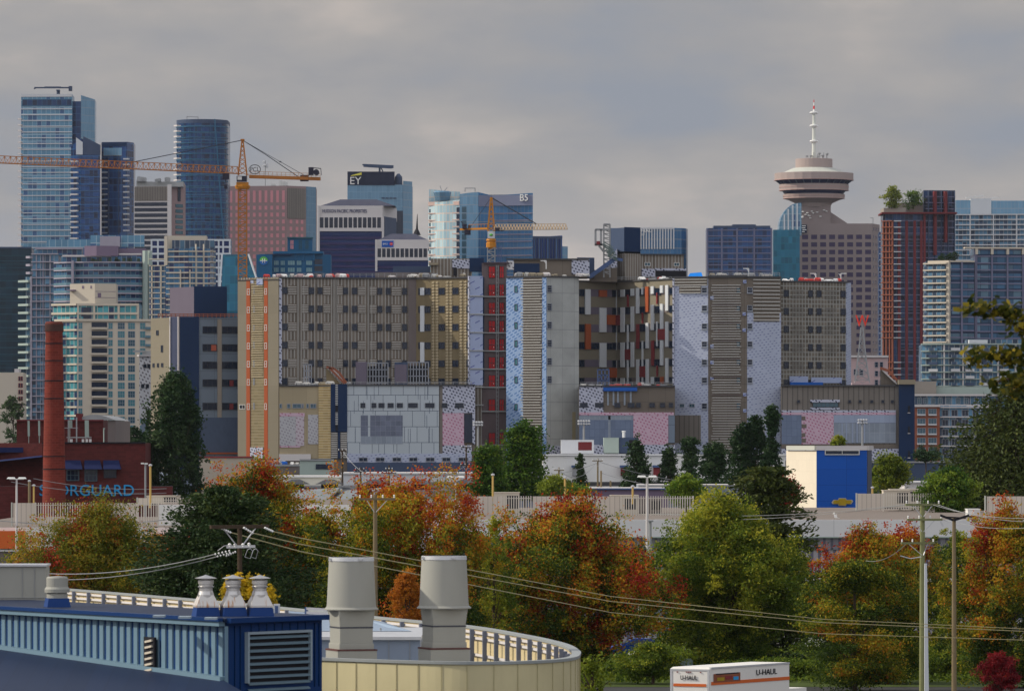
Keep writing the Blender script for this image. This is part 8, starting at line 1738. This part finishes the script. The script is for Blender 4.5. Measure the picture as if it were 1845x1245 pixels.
d = dz(1093, ZT+.07); x = X(103, d); s = d/F; zz_ = lambda y: Z(y, d); T = thing('round_vent', 'white drum shaped roof vent at the left end of the plant room', 'roof vent', (x, d, Z(1093,d)))
MB().lathe(x, d, [(24*s*1.3, zz_(1097)), (20*s*1.3, zz_(1077))], 4, rot=R(59)).build('base_curb', 'curb_blue', T); MB().lathe(x, d, [(19*s, zz_(1077)), (19*s, zz_(1069)), (17*s, zz_(1067)), (22.5*s, zz_(1067)), (22.8*s, zz_(1061)), (20*s, zz_(1057)), (19.5*s, zz_(1057)), (19.5*s, zz_(1041)), (17.5*s, zz_(1038.5)), (2*s, zz_(1037.5))], 28).build('drum', 'duct_grey', T)
d = 121; T = thing('air_handler', 'large pale grey panelled air handling box at the left edge', 'air handler', P(30, 1092, d)); f = Fc(-80, d, 83, d)
m = MB(); f.box(m, -80, 1020, 83, 1094, -.9, 0); m.build('casing', 'duct_grey', T); m = MB(); f.box(m, -80, 1016.5, 84.5, 1020, -1, .06); m.build('lid', 'galv', T)
for px in (-20, 40, 62): m = MB(); f.box(m, px, 1022, px+.9, 1076 if px < 50 else 1092, 0, .015); m.build('panel_joint', 'steel', T)
m = MB(); f.box(m, -80, 1076, 83, 1077, 0, .02); m.build('panel_joint', 'steel', T)

# ================================================================== round ended building with cream parapet
ZP = 11.48
rim = [(-60,1046,0), (125,1060,0), (370,1080,0), (550,1097,0), (700,1112,0), (850,1126.5,0), (950,1143,0), (1000,1153.5,0), (1028,1162,0), (1042,1171,0), (1044,1176,0), (1036,1182.5,0), (1005,1187,0), (950,1190,0), (880,1191.5,0), (800,1191,0), (700,1188.5,0), (580,1184.5,0), (420,1180,0)]
pts = []
for px, py, _ in rim: d = dz(py, ZP); pts.append(Vector((X(px, d), d)))
# smooth the outline
def catmull(P_, n=8):
    out = []
    for i in range(len(P_)-1):
        p0, p1, p2, p3 = P_[max(i-1,0)], P_[i], P_[i+1], P_[min(i+2,len(P_)-1)]
        for k in range(n):
            q = k/n; out.append(.5*((2*p1)+(p2-p0)*q+(2*p0-5*p1+4*p2-p3)*q*q+(-p0+3*p1-3*p2+p3)*q**3))
    out.append(P_[-1]); return out
crv = catmull(pts, 6); T = thing('round_ended_building', 'cream panelled building with a curved parapet and grey inner posts', 'building', (pts[8].x, pts[8].y, 0))
def nrm(i): a, b = crv[max(i-1,0)], crv[min(i+1,len(crv)-1)]; d_ = (b-a).normalized(); return Vector((-d_.y, d_.x)) if True else None
cen = Vector((X(700,130), 130)); outn = []
for i in range(len(crv)):
    n_ = nrm(i); outn.append(n_)
# orientation: outline runs left-back -> nose -> left-front, i.e. clockwise seen from above, so the left normal points outwards
m = MB(); mi_ = MB(); mc = MB(); ZF = 10.45
ul = 0.
for i in range(len(crv)-1):
    a, b = crv[i], crv[i+1]; na, nb = outn[i], outn[i+1]
    ao, bo_, ai, bi_ = a, b, a-na*.12, b-nb*.12
    m.quad((ao.x,ao.y,0), (bo_.x,bo_.y,0), (bo_.x,bo_.y,ZP-.02), (ao.x,ao.y,ZP-.02)); mi_.quad((bi_.x,bi_.y,ZF), (ai.x,ai.y,ZF), (ai.x,ai.y,ZP-.02), (bi_.x,bi_.y,ZP-.02))
    c_, d_, e_, g_ = a+na*.03, b+nb*.03, b-nb*.16, a-na*.16
    mc.hexa([(g_.x,g_.y,ZP-.06),(e_.x,e_.y,ZP-.06),(d_.x,d_.y,ZP-.06),(c_.x,c_.y,ZP-.06),(g_.x,g_.y,ZP),(e_.x,e_.y,ZP),(d_.x,d_.y,ZP),(c_.x,c_.y,ZP)])
m.build('outer_wall', 'cream_outer', T, 'round'); mi_.build('inner_panels', 'cream_panel', T, 'round'); mc.build('coping', 'coping', T)
# joints on the outer wall every 1.35 m and posts on the inside
def along(step, i0, i1):
    acc = 0.; nxt = 0.; res = []
    for i in range(i0, i1):
        L0 = (crv[i+1]-crv[i]).length
        while nxt <= acc+L0:
            q = (nxt-acc)/L0; res.append((crv[i].lerp(crv[i+1], q), outn[i].lerp(outn[i+1], q).normalized())); nxt += step
        acc += L0
    return res
nose = 6*10
for p, n_ in along(.56, nose-3, len(crv)-1):
    d_ = Vector((-n_.y, n_.x)); b = MB(); q = p + n_*.012; b.bar((q.x,q.y,8.5), (q.x,q.y,ZP-.06), .014, .012); b.build('wall_joint', 'joint_line', T)
for p, n_ in along(1.5, 0, nose-1):
    q = p - n_*.26; d_ = Vector((-n_.y, n_.x)); b = MB()
    for (a1, a2, c1, c2) in ((-.04,.04,-.05,.05),):
        pts4 = [q+d_*a1+n_*c1, q+d_*a2+n_*c1, q+d_*a2+n_*c2, q+d_*a1+n_*c2]
        b.prism([tuple(x_) for x_ in (pts4 if True else pts4)], ZF, ZP-.05)
    b.build('post', 'post_grey', T)
for zz_ in (ZP-.13, ZP-.27, ZF+.35):
    b = MB()
    for i in range(nose+2): a, c_ = crv[i]-outn[i]*.17, crv[i+1]-outn[i+1]*.17; b.bar((a.x,a.y,zz_), (c_.x,c_.y,zz_), .05, .06)
    b.build('inner_rail', 'white_stone', T)
b = MB(); b.poly([(p.x, p.y, ZF) for p in reversed([c_-n_*.1 for c_, n_ in zip(crv, outn)])]); b.build('roof_deck', 'roof_grey', T)
# grey sheet-metal housings inside the parapet
T2 = thing('duct_housing', 'low grey sheet metal housing with a sloping top behind the two big vents', 'housing', (X(640,134), 134, ZF))
d0 = 128.5; zt_ = Z(1152, d0)
MB().box(X(560,d0), X(757,d0), d0, d0+6.5, ZF+.01, zt_).build('casing', 'duct_blue', T2); MB().box(X(556,d0), X(759,d0), d0-.12, d0+6.6, zt_, zt_+.07).build('lid', 'galv', T2)
for px in (612, 655, 700, 738): m = MB(); m.box(X(px,d0), X(px,d0)+.012, d0-.015, d0, ZF+.05, zt_-.02); m.build('panel_joint', 'steel', T2)
d1 = 132.0; zA_ = zt_+.3
MB().hexa([(X(540,d1),d1,zt_+.08),(X(742,d1),d1,zt_+.08),(X(690,139),139,zt_+.08),(X(520,139),139,zt_+.08),(X(560,d1+1),d1+1,Z(1137,133)+.0),(X(728,d1+.6),d1+.6,Z(1139,133)),(X(640,139),139,Z(1110,139)),(X(520,139),139,Z(1100,139))]).build('sloping_top', 'duct_blue2', T2)
m = MB()
for px in (648, 686): m.lathe(X(px,132), 131.9, [(.02, zt_+.1),(.02, zt_+.16)], 6)
m.build('bolt', 'steel', T2)
# two large round exhausts
for i, (px, dy) in enumerate(((633, 0), (800, -2.5))):
    d = 122.5; x = X(px, d); s = d/F; zz_ = lambda y, dy=dy: Z(y+dy, d)
    T3 = thing('exhaust_stack', ['left large grey cone shaped exhaust stack on a square base', 'right large grey cone shaped exhaust stack on a square base'][i], 'exhaust stack', (x, d, ZF), 'large grey exhaust stacks')
    MB().lathe(x, d, [(49*s, zz_(1098)), (49.2*s, zz_(1096.5)), (45*s, zz_(1093)), (44.2*s, zz_(1088)), (40.5*s, zz_(1012)), (39.5*s, zz_(1006)), (38.0*s, zz_(1006)), (38.0*s, zz_(1040))], 48).build('cone', 'duct_grey', T3, 'round')
    MB().lathe(x, d, [(40.2*s, zz_(1011)), (41.2*s, zz_(1010)), (40.6*s, zz_(1004)), (39.6*s, zz_(1003.4)), (38.8*s, zz_(1003.4))], 48, cap=False).build('rim_band', 'galv', T3, 'round')
    for a in (R(-152), R(-64)): m = MB(); m.box(x+40.8*s*math.cos(a)-.05, x+40.8*s*math.cos(a)+.05, d+40.8*s*math.sin(a)-.04, d+40.8*s*math.sin(a)+.02, zz_(1008.5), zz_(1005)); m.build('clip', 'galv', T3)
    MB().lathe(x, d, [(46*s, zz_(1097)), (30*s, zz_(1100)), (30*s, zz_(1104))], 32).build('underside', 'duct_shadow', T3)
    rot = R(45+19); q = math.sqrt(2)*.80
    MB().lathe(x, d, [(38*s*q, zz_(1129)), (40*s*q*1.04, zz_(1098))], 4, rot=rot).build('throat', 'duct_grey', T3)
    m = MB()
    for k in range(4):
        a = rot+k*math.pi/2
        for (r0, z0_, r1, z1_) in ((38*s*q, zz_(1128), 47*s, zz_(1098)),): m.prism([(x+r0*math.cos(a+.02), d+r0*math.sin(a+.02)), (x+r0*math.cos(a-.02), d+r0*math.sin(a-.02)), (x+r1*math.cos(a-.02), d+r1*math.sin(a-.02)), (x+r1*math.cos(a+.02), d+r1*math.sin(a+.02))], [z0_, z0_, z1_-.04, z1_-.04], z1_)
    m.build('gusset', 'duct_grey', T3)
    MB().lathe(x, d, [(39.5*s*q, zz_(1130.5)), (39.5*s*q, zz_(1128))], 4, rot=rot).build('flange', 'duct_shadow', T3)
    MB().lathe(x, d, [(38.5*s*q, zz_(1159)), (38.5*s*q, zz_(1130))], 4, rot=rot).build('duct', 'duct_grey', T3)
    MB().lathe(x, d, [(40.5*s*q, zz_(1169)), (40.5*s*q, zz_(1160)), (40.2*s*q, zz_(1158))], 4, rot=rot).build('collar', 'duct_grey', T3)
    MB().lathe(x, d, [(47*s*q, zz_(1171)), (47*s*q, zz_(1168.5)), (44*s*q, zz_(1168))], 4, rot=rot).build('ledge', 'duct_rust', T3)
    MB().lathe(x, d, [(46*s*q, ZF+.01), (46*s*q, zz_(1170))], 4, rot=rot).build('base', 'duct_grey', T3)
# handrail stub between plant room and parapet, post box right of the vents
T4 = thing('post_box', 'short grey white box post right of the capped vents', 'post', P(499, 1110, 111)); d = 111.5; MB().box(X(493,d), X(504,d), d, d+.14, ZT, Z(1088,d)).build('body', 'panel_white', T4); MB().box(X(495.5,d), X(501,d), d-.01, d, Z(1108,d), Z(1091,d)).build('face', 'steel_blue', T4)
T5 = thing('handrail', 'short white double handrail beside the left big exhaust', 'handrail', P(565, 1110, 134)); d = 134; m = MB()
for y in (1096, 1103): m.bar(P(552,y,d), P(590,y+2,d), .04, .06)
m.build('rail', 'white_stone', T5); MB().box(X(549,d), X(555,d), d, d+.08, ZF+.01, Z(1094,d)).build('post', 'steel_blue', T5)
